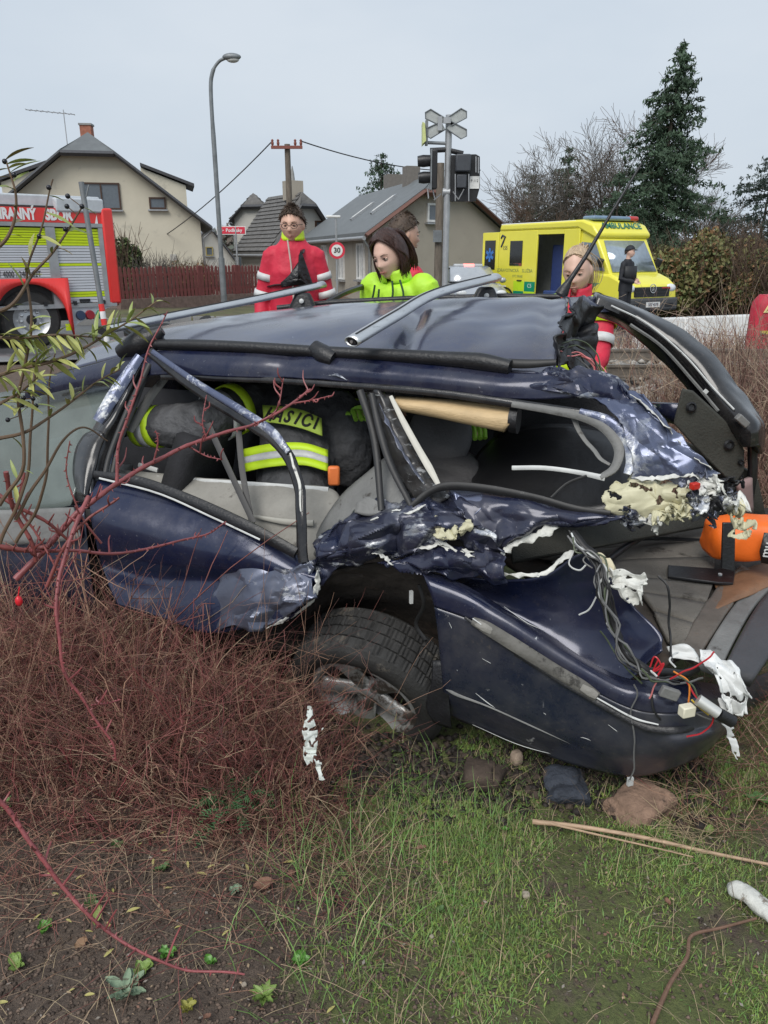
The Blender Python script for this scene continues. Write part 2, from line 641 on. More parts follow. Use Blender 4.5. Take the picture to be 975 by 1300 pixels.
soil = soil_material()
xs = np.concatenate([np.linspace(-400, -14, 18), np.linspace(-13, -2.6, 16), np.linspace(-2.5, 2.5, 126), np.linspace(2.6, 13, 16), np.linspace(14, 400, 18)])
ys = np.concatenate([np.linspace(-300, -2, 12), np.linspace(-1.5, .4, 8), np.linspace(.5, 4.5, 110), np.linspace(4.7, 12, 22), np.linspace(13, 60, 20), np.linspace(70, 900, 12)])
b = MB()
b.grid([[V((x, y, ground_z(x, y) - (0 if y < 9 else .02))) for x in xs] for y in ys])
g = b.build('ground', soil, kind='structure', angle=180)
# ================================================================== the wreck
def proj(p):
    q = V(p) - V((0, 0, CAMZ))
    zc = q.y * CT - q.z * ST
    return 487.5 + FPX * q.x / zc, 650 - FPX * (q.y * ST + q.z * CT) / zc


NAVY = (.0075, .012, .042)
navy = paint('navy paint', NAVY, scratch=.22, dust=.30, rough=.24, metal=.25)
navy_clean = paint('navy door paint', (.009, .015, .050), scratch=.08, dust=.22, rough=.2, metal=.25)
navy_skylit = paint('navy paint paled as sky sheen', (.065, .075, .125), scratch=.16, dust=.6, rough=.19, sscale=3.2, stretch=(1.6, .5, 1), scol=(.5, .53, .58))  # lighter copy of the navy: the roof's sky reflection is put into the colour
navy_scr = paint('scraped navy paint', (.014, .020, .055), scratch=.64, dust=.4, rough=.28, sscale=5, stretch=(1, 1, 2.2), scol=(.30, .33, .40), prim=(.66, .67, .66))
navy_worn = paint('worn bluish sheet metal', (.10, .12, .20), scratch=.74, dust=.3, rough=.24, sscale=6.5, scol=(.27, .30, .39), prim=(.72, .73, .72), metal=.5)
bare = paint('torn bare metal', (.11, .125, .18), scratch=.45, dust=.4, rough=.34, sscale=5, scol=(.40, .41, .43), prim=(.62, .62, .60), metal=.55, stretch=(1, 1, 2.5))
white_tear = mat('chipped white primer', (.62, .62, .58), rough=.7, var=.2, scale=30, bump=.5, bscale=60, spots=(.16, .16, .17), spot_scale=26, spot_at=.6)
cream_metal = mat('cream inner metal', (.56, .53, .36), rough=.55, var=.18, scale=10, bump=.3, bscale=20, spots=(.17, .16, .12), spot_scale=14, spot_at=.63)
blk = mat('black plastic trim', (.014, .014, .016), rough=.42, var=.3, scale=14, bump=.25, bscale=90, spots=(.10, .10, .10), spot_scale=22, spot_at=.64)
rubber = mat('black rubber seal', (.012, .012, .013), rough=.5, var=.3, scale=20, spots=(.07, .07, .07), spot_scale=30, spot_at=.63)
blk_gloss = paint('black gloss frame', (.006, .006, .008), scratch=.2, dust=.3, rough=.2, metal=.1, scol=(.3, .31, .32))
cloth_dk = mat('dark seat fabric', (.018, .018, .021), rough=.85, var=.3, scale=12, bump=.4, bscale=140)
grey_pl = mat('grey plastic trim', (.17, .17, .165), rough=.6, var=.2, scale=7, bump=.3, bscale=70, spots=(.06, .055, .05), spot_scale=8, spot_at=.6)
grey_felt = mat('dirty grey carpet', (.16, .145, .125), rough=.95, var=.3, scale=6, bump=.8, bscale=170, spots=(.055, .047, .038), spot_scale=5, spot_at=.57)
trim_felt = mat('dark felt trim panel', (.045, .045, .038), rough=.9, var=.3, scale=6, bump=.5, bscale=120)
beige = mat('beige blind fabric', (.55, .40, .22), rough=.6, var=.16, scale=5, bump=.3, bscale=30, stretch=(1, 4, 6))
pale = mat('pale strip plastic', (.55, .56, .55), rough=.5, var=.15, scale=12, spots=(.2, .2, .19), spot_scale=16, spot_at=.62)
alu = mat('brushed aluminium', (.62, .63, .64), rough=.36, metal=.85, var=.1, scale=7, bump=.12, bscale=50, stretch=(1, 1, 8), spots=(.4, .41, .42), spot_scale=9, spot_at=.6)
liner = mat('muddy wheel housing', (.048, .040, .034), rough=.9, var=.4, scale=7, bump=.8, bscale=24, spots=(.075, .055, .042), spot_scale=6, spot_at=.55)
tyre_m = mat('tyre rubber', (.028, .027, .026), rough=.72, var=.3, scale=8, bump=.3, bscale=90, spots=(.085, .075, .062), spot_scale=9, spot_at=.58)
rim_m = mat('dirty alloy', (.50, .50, .49), rough=.42, metal=.5, var=.3, scale=6, spots=(.12, .10, .085), spot_scale=6, spot_at=.50, rvar=.12)
glass_m = mat('dusty windscreen glass', (.16, .19, .175), rough=.08, var=.25, scale=4, spec=.8, alpha=.62)
glass_dk = mat('side glass darkened for cabin gloom', (.012, .014, .014), rough=.05, spec=.7)  # near-black panes, chosen to keep the cabin dark
mud_strip = mat('dirty bumper strip', (.115, .11, .10), rough=.75, var=.35, scale=9, bump=.6, bscale=40, spots=(.03, .028, .025), spot_scale=12, spot_at=.56)
bump_lo = paint('dusty dark bumper', (.012, .017, .036), scratch=.22, dust=.40, rough=.30, metal=.1, scol=(.4, .4, .4))
white_pl = mat('white torn plastic', (.70, .71, .70), rough=.55, var=.12, scale=9, bump=.3, bscale=30)
orange_m = mat('orange nylon', (.88, .16, .015), rough=.5, var=.12, scale=5, bump=.35, bscale=14)
leather = mat('brown leather', (.22, .115, .062), rough=.55, var=.25, scale=8, bump=.3, bscale=60)

CAR = thing('wrecked_car', 'dark blue estate car wreck with torn open side and crushed tail', 'car', (-.1, 3.0, 0))


def part(mb, name, m, parent=None, **kw):
    kw.setdefault('angle', 50)
    return mb.build(name, m, parent or CAR, world=True, **kw)


def SP(rows, offs=None):
    """rows of (px, py[, off]) on the near flank"""
    R_ = []
    for i, r in enumerate(rows):
        R_.append([S(p[0], p[1], (p[2] if len(p) > 2 else 0) + (offs[i] if offs else 0)) for p in r])
    return R_


def sheet(name, rows, m, nu=24, nv=40, amp=0., freq=6., seed=0., wt=None, edge=0., thick=.006, offs=None, parent=None, fx=None, facet=None, tear=None, **kw):
    G = patch(SP(rows, offs), nu, nv, amp, freq, seed, wt, edge, facet=facet)
    if fx:
        for r in G:
            for j in range(len(r)): r[j] = fx(r[j])
    b = MB().grid(G)
    if tear: shred(b, tear, 34., seed)
    return part(b, name, m, parent, solid=thick, **kw)


def strip(name, pts, m, wpx, off=0., n=10, seg=None, flat=.55, parent=None, wob=0., **kw):
    """bar along pixels on the flank; wpx = half width in pixels (one or per point)"""
    p3 = [S(p[0], p[1], (p[2] if len(p) > 2 else 0) + off) for p in pts]
    k = seg or max(2, 5 * (len(p3) - 1))
    c = curve(p3, k)
    wl = wpx if hasattr(wpx, '__len__') else [wpx] * len(pts)
    r = [np.interp(i / (k - 1) * (len(wl) - 1), range(len(wl)), wl) * (c[i].y / .98) / FPX for i in range(k)]
    if wob: c = [p + noise.noise_vector(p * 14) * wob for p in c]
    return part(MB().tube(c, r, n, flat=flat, up=(0, -1, .25)), name, m, parent, **kw)


def dent(lines, amp):
    """push the sheet in along pixel lines: (x0, y0, x1, y1, sigma_px, depth m)"""
    def fx(p):
        x, y = proj(p)
        for (x0, y0, x1, y1, s_, d) in lines:
            ex, ey = x1 - x0, y1 - y0
            u = max(0, min(1, ((x - x0) * ex + (y - y0) * ey) / (ex * ex + ey * ey)))
            q = ((x - x0 - u * ex) ** 2 + (y - y0 - u * ey) ** 2) / (s_ * s_)
            if q < 9: p = p + V((0, .35, -.9)) * d * math.exp(-q) * amp
        return p
    return fx


def torn(name, pts, wpx, m, parent=None, seed=1, off=-.012, curl=.012):
    """ragged flange along a torn sheet edge: broad tongues, bare gaps and curled tips"""
    p3 = curve([S(p[0], p[1], (p[2] if len(p) > 2 else 0) + off) for p in pts], 9 * (len(pts) - 1))
    n = len(p3)
    G = [[], [], [], []]
    for i, p in enumerate(p3):
        t = (p3[min(i + 1, n - 1)] - p3[max(0, i - 1)]).normalized()
        nrm = V((0, -1, .3)).normalized()
        s_ = t.cross(nrm).normalized()
        q = V((i * .33 + seed * 7.3, seed * 1.7, 0))
        lo = max(0, noise.noise(q) + .42) ** 1.3
        hi = max(0, noise.noise(q * 2.7 + V((3, 1, 0))) + .25)
        en = min(1, i / 3, (n - 1 - i) / 3)
        wd = wpx * p.y / FPX * (.12 + 1.15 * lo + .5 * hi) * (.15 + .85 * en)
        k = curl * (noise.noise(q * 1.3 + V((0, 9, 0))) + .35)
        G[0].append(p + s_ * wd + nrm * k * 2.2)
        G[1].append(p + s_ * wd * .4 + nrm * k * .7)
        G[2].append(p - s_ * wd * .2)
        G[3].append(p - s_ * wd * (.35 + .5 * hi) - nrm * k * .5)
    return part(MB().grid(G), name, m, parent, solid=.0025, angle=35)


# ---- roof
near = [(88, 468), (150, 452), (200, 444), (320, 444), (420, 447), (520, 454), (620, 464), (704, 470)]
sil = [(152, 430), (217, 412), (268, 404), (378, 390), (466, 383), (552, 379), (636, 376), (722, 377)]
N_ = [S(*p) for p in near]
Cc = [P(a[0], a[1], N_[i].y + .80) for i, a in enumerate(sil)]
F_ = [P(a[0] + 14, a[1] + 5, N_[i].y + 1.12) for i, a in enumerate(sil)]
M1 = [(N_[i] * .62 + Cc[i] * .38) + V((0, 0, .035)) for i in range(8)]
M2 = [(N_[i] * .28 + Cc[i] * .72) + V((0, 0, .022)) for i in range(8)]
G = patch([N_, M1, M2, Cc, F_], 44, 90, .010, 3.2, 2.0, lambda u, v: .35 + 1.6 * v * v)
fx = dent([(532, 396, 512, 440, 9, .035), (640, 400, 600, 440, 22, .018), (700, 385, 690, 450, 12, .02), (600, 455, 690, 462, 7, .03),
           (300, 410, 420, 402, 10, .006)], 1)
G = [[fx(p) for p in r] for r in G]
part(MB().grid(G), 'roof', navy_skylit, solid=.012, angle=60)
part(MB().grid([[p + V((0, .02, -.045)) for p in r[::3]] for r in G[::3]]), 'headliner', cloth_dk, solid=.006)
# front pillar continuation / windscreen header
strip('windscreen_header', [(60, 482), (100, 470), (150, 458), (196, 450)], blk_gloss, [4, 5, 6, 6], .02)

# ---- cant rail below the roof bar
sheet('roof_side', [[(40, 489), (120, 467), (190, 450), (300, 451), (400, 455), (500, 462), (580, 470), (650, 478), (706, 478)],
                    [(36, 497), (118, 477), (195, 463), (300, 464), (400, 468), (500, 476), (580, 484), (650, 490), (712, 486)],
                    [(34, 506), (116, 488), (205, 476), (300, 479), (400, 482), (500, 489), (580, 496), (655, 506), (745, 505)]],
      navy, 16, 80, .010, 7, 3, lambda u, v: .12 + 2.2 * max(0, v - .62) + (1.2 if abs(v - .48) < .05 else 0), thick=.02, offs=[0, -.02, 0])
strip('drip_moulding', [(200, 446), (300, 447), (400, 450), (500, 458), (600, 468)], pale, 1.3, -.016, n=6)
strip('lower_roof_moulding', [(205, 478), (330, 482), (440, 489), (560, 499), (655, 513), (740, 526)], blk_gloss, [4, 4, 4.5, 5, 6, 7], -.012)
sheet('scraped_roof_corner', [[(630, 483), (680, 474), (715, 468), (760, 476), (792, 493)],
                              [(610, 489), (690, 488), (730, 484), (775, 494), (806, 508)],
                              [(600, 493), (660, 499), (735, 505), (780, 514), (820, 524)]], navy_scr, 34, 70, .008, 8, 8, None, .004, offs=[.02, -.03, -.012], facet=(4, 9, .032), angle=14)
# ---- roof bars (the car's own)
rail = [(192, 437), (250, 438), (320, 441), (400, 446), (480, 450), (560, 455), (610, 459), (648, 466)]
strip('roof_rail', rail, blk, [6, 7, 7, 7, 7.5, 9, 11, 9], -.03, n=12, flat=.9)
strip('rail_foot', [(398, 440), (410, 449), (424, 456)], blk, [9, 12, 10], -.035, flat=.8)
part(MB().tube([P(352, 391, 4.25), P(420, 384, 4.22), P(520, 379, 4.1), P(640, 376, 3.98), P(712, 377, 3.9)], .014, 8), 'roof_rail', blk)
part(MB().tube(curve([P(415, 384, 4.3), P(440, 371, 4.4), P(470, 361, 4.6)], 8), .016, 6), 'far_door_frame', blk_gloss)
strip('rail_end_cap', [(150, 447), (172, 438), (190, 430), (206, 419)], blk, [7, 15, 14, 6], -.04, flat=.9)
strip('roof_edge_seal', [(575, 452), (620, 459), (665, 462), (706, 460)], rubber, [4, 6, 6, 4], -.01)

# ---- torn gap behind the roof
RG = [[P(722, 388, 3.05), P(738, 384, 3.2), P(757, 391, 3.35)], [P(714, 410, 2.95), P(730, 412, 3.12), P(752, 415, 3.3)],
      [P(708, 436, 2.86), P(724, 440, 3.05), P(748, 442, 3.25)], [P(706, 462, 2.8), P(726, 470, 2.95), P(752, 474, 3.1)]]
part(MB().grid(patch(RG, 44, 34, .012, 11, 4, None, .01, facet=(5, 4, .07))), 'torn_roof_lining', blk, solid=.006)
part(MB().grid(patch([[P(718, 378, 3.35), P(750, 377, 3.7), P(790, 388, 3.75)], [P(726, 394, 3.25), P(752, 398, 3.5), P(772, 396, 3.6)]], 12, 18, .02, 9, 6, None, .008)),
     'torn_roof_skin', navy_scr, solid=.004)

# ---- front left: pillar, folded mirror foot, door frame
sheet('front_pillar', [[(176, 452), (140, 500), (108, 552), (93, 590), (95, 640)], [(184, 452), (152, 510), (124, 556), (112, 590), (113, 640)],
                       [(191, 452), (166, 515), (143, 562), (132, 598), (124, 650)]], blk_gloss, 10, 36, .006, 8, 5, offs=[.05, -.05, 0], thick=.01)
strip('pillar_trim', [(178, 452), (146, 500), (124, 535)], navy_worn, [6, 9, 7], -.06, flat=.4)
strip('pillar_seal', [(193, 452), (170, 515), (152, 560), (143, 600)], rubber, 4, -.02)
strip('pillar_seal', [(190, 462), (160, 525), (140, 575), (133, 603)], rubber, 3.5, -.045)
strip('inner_pillar_trim', [(212, 478), (190, 505), (172, 535), (165, 548)], grey_pl, [4, 6, 6, 4], .10, flat=.4)
sheet('mirror_foot', [[(122, 545), (106, 552), (95, 572), (92, 600), (97, 625)], [(128, 548), (118, 560), (110, 580), (106, 605), (105, 630)],
                      [(134, 556), (127, 572), (122, 592), (116, 612), (112, 632)]], blk_gloss, 10, 26, .004, 9, 4, offs=[-.02, -.07, -.05], thick=.01)
strip('door_window_frame', [(191, 447), (240, 487), (290, 520), (335, 548), (360, 572), (378, 610), (383, 655), (386, 714)], blk_gloss,
      [6, 7, 8, 8, 8, 8, 8, 8], -.05, n=12, flat=.5, wob=.006)
strip('frame_edge', [(193, 446), (250, 486), (305, 520), (345, 548), (366, 574)], navy_worn, [3, 4, 5, 6, 4], -.075, n=8, flat=.4)
strip('torn_frame_end', [(366, 576), (380, 612), (384, 650)], white_tear, [1.2, 2, 1.0], -.078, n=5, wob=.012)
strip('seat_belt', [(264, 538), (290, 595), (322, 664)], rubber, 4.5, .04, n=6, flat=.25)
strip('seat_belt', [(303, 548), (308, 600), (320, 666)], rubber, 4.5, .06, n=6, flat=.25)

# ---- front door
def doorfx(p): return p


sheet('front_door', [[(112, 604), (180, 619), (250, 645), (320, 675), (372, 702), (402, 722)],
                     [(116, 650), (180, 668), (250, 690), (320, 705), (370, 722), (403, 732)],
                     [(124, 690), (190, 706), (255, 716), (320, 722), (368, 731), (404, 740)],
                     [(130, 716), (192, 732), (256, 736), (322, 738), (370, 742), (404, 746)],
                     [(138, 742), (200, 760), (260, 768), (322, 766), (366, 764), (402, 752)],
                     [(150, 768), (210, 786), (262, 803), (318, 797), (362, 788), (396, 760)]], navy_clean, 56, 90,
      .024, 9, 12, lambda u, v: .05 + 2.4 * max(0, v - .55) * max(0, u - .2) * 2, .002, offs=[.0, -.06, -.06, -.015, -.085, -.125], thick=.008)
sheet('crumpled_door_corner', [[(300, 706, .0), (335, 712), (370, 720), (400, 726)], [(282, 730, .05), (330, 736), (370, 740), (404, 744)],
                               [(270, 765, .05), (318, 768), (362, 766), (402, 754)], [(262, 800, .05), (315, 796), (358, 790), (393, 764)]], bare, 40, 60,
      .012, 12, 3, lambda u, v: min(1, v * 2.2), .010, offs=[-.06, -.085, -.12, -.15], thick=.004, angle=14, facet=(4, 6, .06))
torn('torn_door_edge', [(404, 724), (404, 745), (396, 764), (370, 784), (340, 797)], 5, white_tear, seed=5, off=-.13)
strip('door_belt_strip', [(120, 602), (180, 613), (250, 640), (320, 672), (376, 702)], blk, [5, 8, 9, 9, 8], -.045, flat=.5)
strip('belt_chrome', [(126, 607), (200, 626), (270, 657), (330, 685)], pale, 1.3, -.07, n=5)
sheet('front_wing', [[(-330, 640), (-150, 650), (0, 655), (60, 652), (108, 640)], [(-330, 720), (-150, 730), (0, 740), (60, 742), (118, 745)],
                     [(-330, 800), (-150, 812), (0, 820), (60, 800), (135, 790)]], navy, 14, 40, .01, 5, 9, offs=[.03, -.05, .02])
# bonnet, windscreen, cowl
part(MB().grid(patch([[S(-330, 640, .05), S(-150, 650, .05), S(0, 655, .05), S(100, 640, .03)],
                      [S(-330, 640, .5) + V((0, 0, .06)), S(-150, 650, .5) + V((0, 0, .06)), S(0, 655, .5) + V((0, 0, .05)), S(100, 642, .5)],
                      [S(-330, 640, 1.4), S(-150, 650, 1.4), S(0, 655, 1.4), S(100, 642, 1.4)]], 14, 24, .02, 4, 2)), 'bonnet', navy, solid=.006)
sheet('windscreen', [[(-140, 530), (-20, 503), (60, 489), (120, 476), (168, 466)],
                     [(-140, 590), (-30, 572), (30, 566), (85, 555), (128, 540)],
                     [(-140, 660), (-30, 655), (20, 652), (60, 648), (90, 642)]], glass_m, 16, 36, .004, 5, 1, offs=[.10, .02, .0], thick=.005)
sheet('wiper_cowl', [[(-140, 650), (-20, 648), (40, 646), (95, 644)], [(-140, 690), (-20, 692), (40, 690), (105, 685)]], grey_pl, 8, 24, .008, 9, 2, offs=[-.02, -.06], thick=.01)
sheet('airbag', [[(66, 560), (85, 556), (104, 548)], [(60, 600), (80, 596), (100, 590)], [(66, 632), (82, 636), (98, 626)]], white_pl, 14, 14, .02, 9, 3, offs=[.12, .05, .12], thick=.02)
sheet('dashboard', [[(-140, 610), (0, 606), (90, 602), (170, 600)], [(-140, 640), (0, 640), (90, 645), (170, 650)]], grey_pl, 6, 16, .02, 6, 1, offs=[.5, .22], thick=.05)

sheet('roof_scuff', [[(404, 464), (425, 466), (446, 470)], [(408, 476), (426, 479), (440, 482)]], navy_scr, 12, 16, .012, 20, 3, None, .008, offs=[-.025, -.03], thick=.002)
sheet('added_dark_backing', [[(628, 484), (700, 486), (800, 496)], [(628, 560), (700, 565), (800, 570)], [(628, 610), (700, 620), (800, 612)]], cloth_dk, 8, 10, offs=[.85, .9, .8], thick=.02)  # dark sheet added so the gap under the roof corner stays dark
# ---- interior: floor tub, far side, seats, boards
def quadbox(name, pts, m, thick=.03, parent=None, **kw):
    return part(MB().grid([[pts[0], pts[1]], [pts[3], pts[2]]]), name, m, parent, solid=thick, **kw)


AX = V((.935, -.354, 0)); LT = V((.354, .935, 0))
A0 = V((-1.6, 3.2, 0))
def cz(a, l, z): return A0 + AX * a + LT * l + V((0, 0, z))


quadbox('floor_pan', [cz(-.9, .05, .24), cz(1.9, .1, .22), cz(1.9, 1.5, .30), cz(-.9, 1.45, .32)], liner, .04)
fs = MB()
for a0, a1 in ((-.9, .15), (.22, 1.1), (1.18, 2.2)):
    fs.grid(patch([[cz(a0, 1.50, .28), cz((a0 + a1) / 2, 1.54, .28), cz(a1, 1.50, .28)], [cz(a0, 1.58, .62), cz((a0 + a1) / 2, 1.6, .62), cz(a1, 1.56, .62)],
                   [cz(a0, 1.50, .93), cz((a0 + a1) / 2, 1.52, .93), cz(a1, 1.48, .93)]], 8, 10))
part(fs, 'far_side_doors', navy_clean, solid=.05)
fw = MB()
for a0, a1 in ((-.5, .18), (.22, 1.05), (1.12, 1.9)):
    fw.grid([[cz(a0, 1.50, .94), cz(a1, 1.50, .94)], [cz(a0 + .12, 1.28, 1.38), cz(a1, 1.28, 1.38)]])
part(fw, 'far_side_window', glass_dk, solid=.006)
quadbox('inner_side_lining', [cz(-.7, 1.44, .26), cz(2.1, 1.42, .26), cz(2.05, 1.40, .98), cz(-.6, 1.42, .98)], cloth_dk, .03)
for a in (.25, 1.15, 2.0):
    part(MB().tube([cz(a, 1.45, .94), cz(a - .03, 1.22, 1.42)], .035, 8), 'far_pillar', cloth_dk)


def seat(a, l, sc=1., m=cloth_dk):
    b = MB()
    G = []
    for i in range(9):
        u = i / 8
        G.append([cz(a + .06 + .16 * u, l + sc * .24 * s_ * (1 - .25 * u * u), .50 + .50 * u) + AX * .03 * (1 - s_ * s_) for s_ in (-1, -.8, -.4, 0, .4, .8, 1)])
    b.grid(G)
    o = part(b, 'seat', m, solid=.11)
    part(MB().grid([[cz(a - .42 + .48 * u, l + sc * .24 * s_, .42 + .03 * (1 - s_ * s_) + .03 * u) for s_ in (-1, -.5, 0, .5, 1)] for u in (0, .3, .6, 1)]), 'seat_cushion', m, o, solid=.13)
    return o


for l in (.42, 1.05): seat(.55, l)
# grey headrest on its seat, seen through the broken rear window
b = MB()
G = []
for i in range(11):
    u = i / 10 * math.pi
    c_, s_ = math.cos(u), math.sin(u)
    G.append([S(562 + 25 * x * (abs(s_) ** .4), 556 - 25 * c_, .62 - .05 * (1 - x * x) * s_) for x in (-1, -.85, -.5, 0, .5, .85, 1)])
o = part(b.grid(G), 'headrest', mat('grey headrest vinyl', (.085, .083, .085), rough=.6, bump=.3, bscale=80), solid=.08)
part(MB().tube([S(562, 578, .64), S(562, 606, .60)], [.045, .05], 8, flat=.5), 'headrest_post', blk, o)
sheet('rear_seat_back', [[(536, 582), (560, 578), (590, 584), (600, 600)], [(520, 640), (560, 632), (600, 640), (620, 650)]],
      mat('grey seat vinyl', (.07, .068, .07), rough=.6, bump=.3, bscale=60), 10, 14, .02, 8, 2, offs=[.62, .45], thick=.05)
sheet('load_cover', [[(590, 600), (625, 560), (660, 545), (720, 540), (785, 552)], [(590, 625), (640, 590), (690, 580), (740, 580), (795, 580)],
                     [(590, 650), (640, 640), (700, 645), (750, 655), (800, 640)]], mat('black load cover vinyl', (.012, .012, .013), rough=.32, bump=.2, bscale=20), 14, 26, .012, 5, 4,
      offs=[.62, .45, .30], thick=.01)
sheet('grey_door_card', [[(150, 600), (220, 606), (300, 613), (360, 618), (418, 622), (432, 640)], [(150, 625), (220, 632), (300, 650), (360, 655), (405, 655), (424, 660)],
                         [(150, 650), (220, 672), (300, 705), (360, 735), (400, 720), (412, 700)]], mat('dirty grey door card', (.27, .26, .235), rough=.8, var=.2, scale=6, bump=.3, bscale=60, spots=(.11, .10, .09), spot_scale=6, spot_at=.6),
      12, 34, .012, 7, 2, offs=[.26, .20, .10], thick=.02)
strip('pale_sill_strip', [(190, 606), (260, 611), (330, 616), (417, 622)], pale, [3, 3.5, 4, 4], .24, flat=.4)
strip('pale_sill_strip', [(176, 590), (200, 597)], pale, 3, .24, flat=.4)
strip('card_ledge', [(320, 655), (360, 662), (398, 664)], mat('pale grey vinyl', (.36, .35, .31), rough=.6), [2, 4, 4], .15, flat=.5)
sheet('sill_trim', [[(398, 700), (410, 668), (436, 630), (470, 600), (494, 580)], [(404, 708), (425, 680), (452, 650), (484, 624), (505, 606)],
                    [(410, 715), (440, 694), (470, 670), (500, 650), (520, 640)]], grey_pl, 12, 36, .006, 8, 3, offs=[.16, .08, .02], thick=.012)
for i in range(9):
    u = i / 8
    p = S(404 + 78 * u + 3, 690 - 96 * u + 4, .13)
    part(MB().box(p, (.03, .012, .010), Matrix.Rotation(.7, 3, 'Y')), 'trim_rib', blk)
sheet('airbag_cover', [[(455, 640), (470, 632), (484, 640)], [(452, 652), (468, 656), (486, 654)]], grey_pl, 8, 8, .0, offs=[0, .0], thick=.02)

# ---- middle pillar, crushed
strip('window_channel', [(457, 496), (470, 535), (478, 575), (484, 648)], rubber, [5, 5, 5, 4.5], -.02)
strip('window_channel', [(472, 500), (482, 545), (496, 590), (522, 642)], rubber, [4, 5, 5, 4], -.04)
sheet('middle_pillar', [[(462, 494), (476, 540), (495, 585), (522, 628), (540, 650)], [(480, 496), (500, 545), (520, 585), (540, 615), (556, 640)],
                        [(499, 500), (516, 540), (535, 575), (552, 605), (572, 630)]],
      paint('scraped black pillar', (.012, .012, .014), scratch=.5, dust=.4, rough=.35, sscale=16, stretch=(1, 1, 3), scol=(.3, .31, .32), metal=.2), 16, 40, .018, 12, 3, offs=[.03, -.02, .03], thick=.01)
strip('pale_pillar_strip', [(496, 503), (512, 535), (530, 568), (545, 594), (558, 618)], mat('pale beige plastic', (.55, .53, .47), rough=.55), [2.5, 4, 4.5, 5, 3], -.03, flat=.5)
torn('torn_pillar_edge', [(482, 512), (495, 540), (515, 578), (540, 615)], 3, bare, seed=9, off=-.045)
# beige roller blind under the roof edge
o = part(MB().grid(patch([[S(500, 503, .06), S(560, 507, .06), S(620, 512, .06), S(660, 517, .06)], [S(503, 512, .02), S(560, 519, .02), S(612, 528, .02), S(652, 532, .02)],
                      [S(508, 521, .06), S(558, 530, .06), S(605, 540, .06), S(640, 547, .06)], [S(512, 516, .15), S(562, 524, .15), S(612, 533, .15), S(650, 538, .15)]], 14, 20, .004, 7, 2)),
     'roller_blind', beige, solid=.004)
part(MB().lathe([(.001, 0), (.05, 0), (.052, .03), (.001, .03)], S(648, 532, .07), AX, 16), 'blind_end_cap', blk, o)

# ---- crushed rear door and quarter
sheet('crushed_rear_door', [[(400, 690), (430, 664), (470, 644), (505, 634), (545, 624), (585, 634), (602, 655)],
                            [(396, 706), (434, 684), (474, 664), (510, 654), (548, 648), (588, 652), (606, 668)],
                            [(398, 722), (436, 700), (478, 686), (512, 678), (552, 672), (592, 674), (616, 684)],
                            [(402, 746), (436, 724), (484, 710), (520, 703), (560, 696), (600, 694), (638, 708)]], navy_scr, 64, 130, .018, 12, 21, None, .008,
      offs=[.04, -.03, -.05, .0], angle=14, facet=(4, 10, .066))
torn('torn_metal_edge', [(404, 700), (440, 690), (475, 700), (488, 706), (500, 716)], 4, white_tear, seed=2, off=-.05)
torn('torn_metal_edge', [(520, 692), (545, 694), (560, 688), (582, 700), (602, 706)], 4, white_tear, seed=3, off=-.05)
torn('torn_metal_edge', [(470, 660), (500, 648), (520, 650), (540, 640)], 3, white_tear, seed=4, off=-.06)
sheet('cream_torn_fold', [[(545, 664), (570, 656), (596, 664)], [(550, 672), (572, 668), (598, 668)], [(562, 680), (580, 680), (592, 676)]], cream_metal, 36, 50, .01, 16, 3, None, .008, facet=(3, 5, .04), angle=14, tear=.22, offs=[-.05, -.08, -.06], thick=.004)
strip('sill_seal', [(523, 642), (546, 624), (572, 617), (620, 621), (680, 632), (730, 646), (775, 652)], rubber, [4, 5, 6, 6, 5, 5, 4], -.05)
sheet('quarter_panel', [[(570, 621), (600, 622), (650, 628), (710, 642), (780, 654)], [(578, 640), (612, 642), (660, 645), (720, 655), (790, 658)],
                        [(590, 664), (622, 664), (662, 664), (715, 662), (770, 658)], [(600, 694), (622, 690), (655, 682), (700, 668), (745, 657)],
                        [(612, 716), (626, 708), (652, 688), (690, 673), (735, 659)]], navy, 60, 90, .010, 8, 6, lambda u, v: .25 + u, .004, facet=(5, 8, .032), angle=14, offs=[.0, -.05, -.035, -.02, .03])
sheet('folded_quarter_lip', [[(575, 625), (592, 630), (612, 628)], [(582, 645), (600, 655), (618, 640)]], navy_worn, 10, 12, .01, 12, 2, None, .004, offs=[-.04, -.06], thick=.004)
torn('torn_white_edge', [(620, 722), (634, 706), (650, 690), (676, 680), (708, 666), (735, 658)], 8, white_tear, seed=6, off=-.02)
torn('torn_white_edge', [(604, 712), (630, 727), (664, 729), (692, 726), (715, 706), (738, 694)], 5, white_tear, seed=7, off=-.015)
torn('torn_white_edge', [(560, 692), (580, 698), (602, 700)], 3.5, white_tear, seed=8, off=-.04)
sheet('arch_top', [[(484, 712), (525, 704), (570, 696), (605, 697), (640, 712)], [(500, 716), (530, 714), (570, 714), (604, 720), (640, 726)],
                   [(526, 724), (545, 726), (575, 732), (610, 736), (645, 736)]], navy, 30, 60, .006, 11, 5, None, .002, offs=[-.02, -.04, -.02], facet=(3, 9, .03), angle=14)

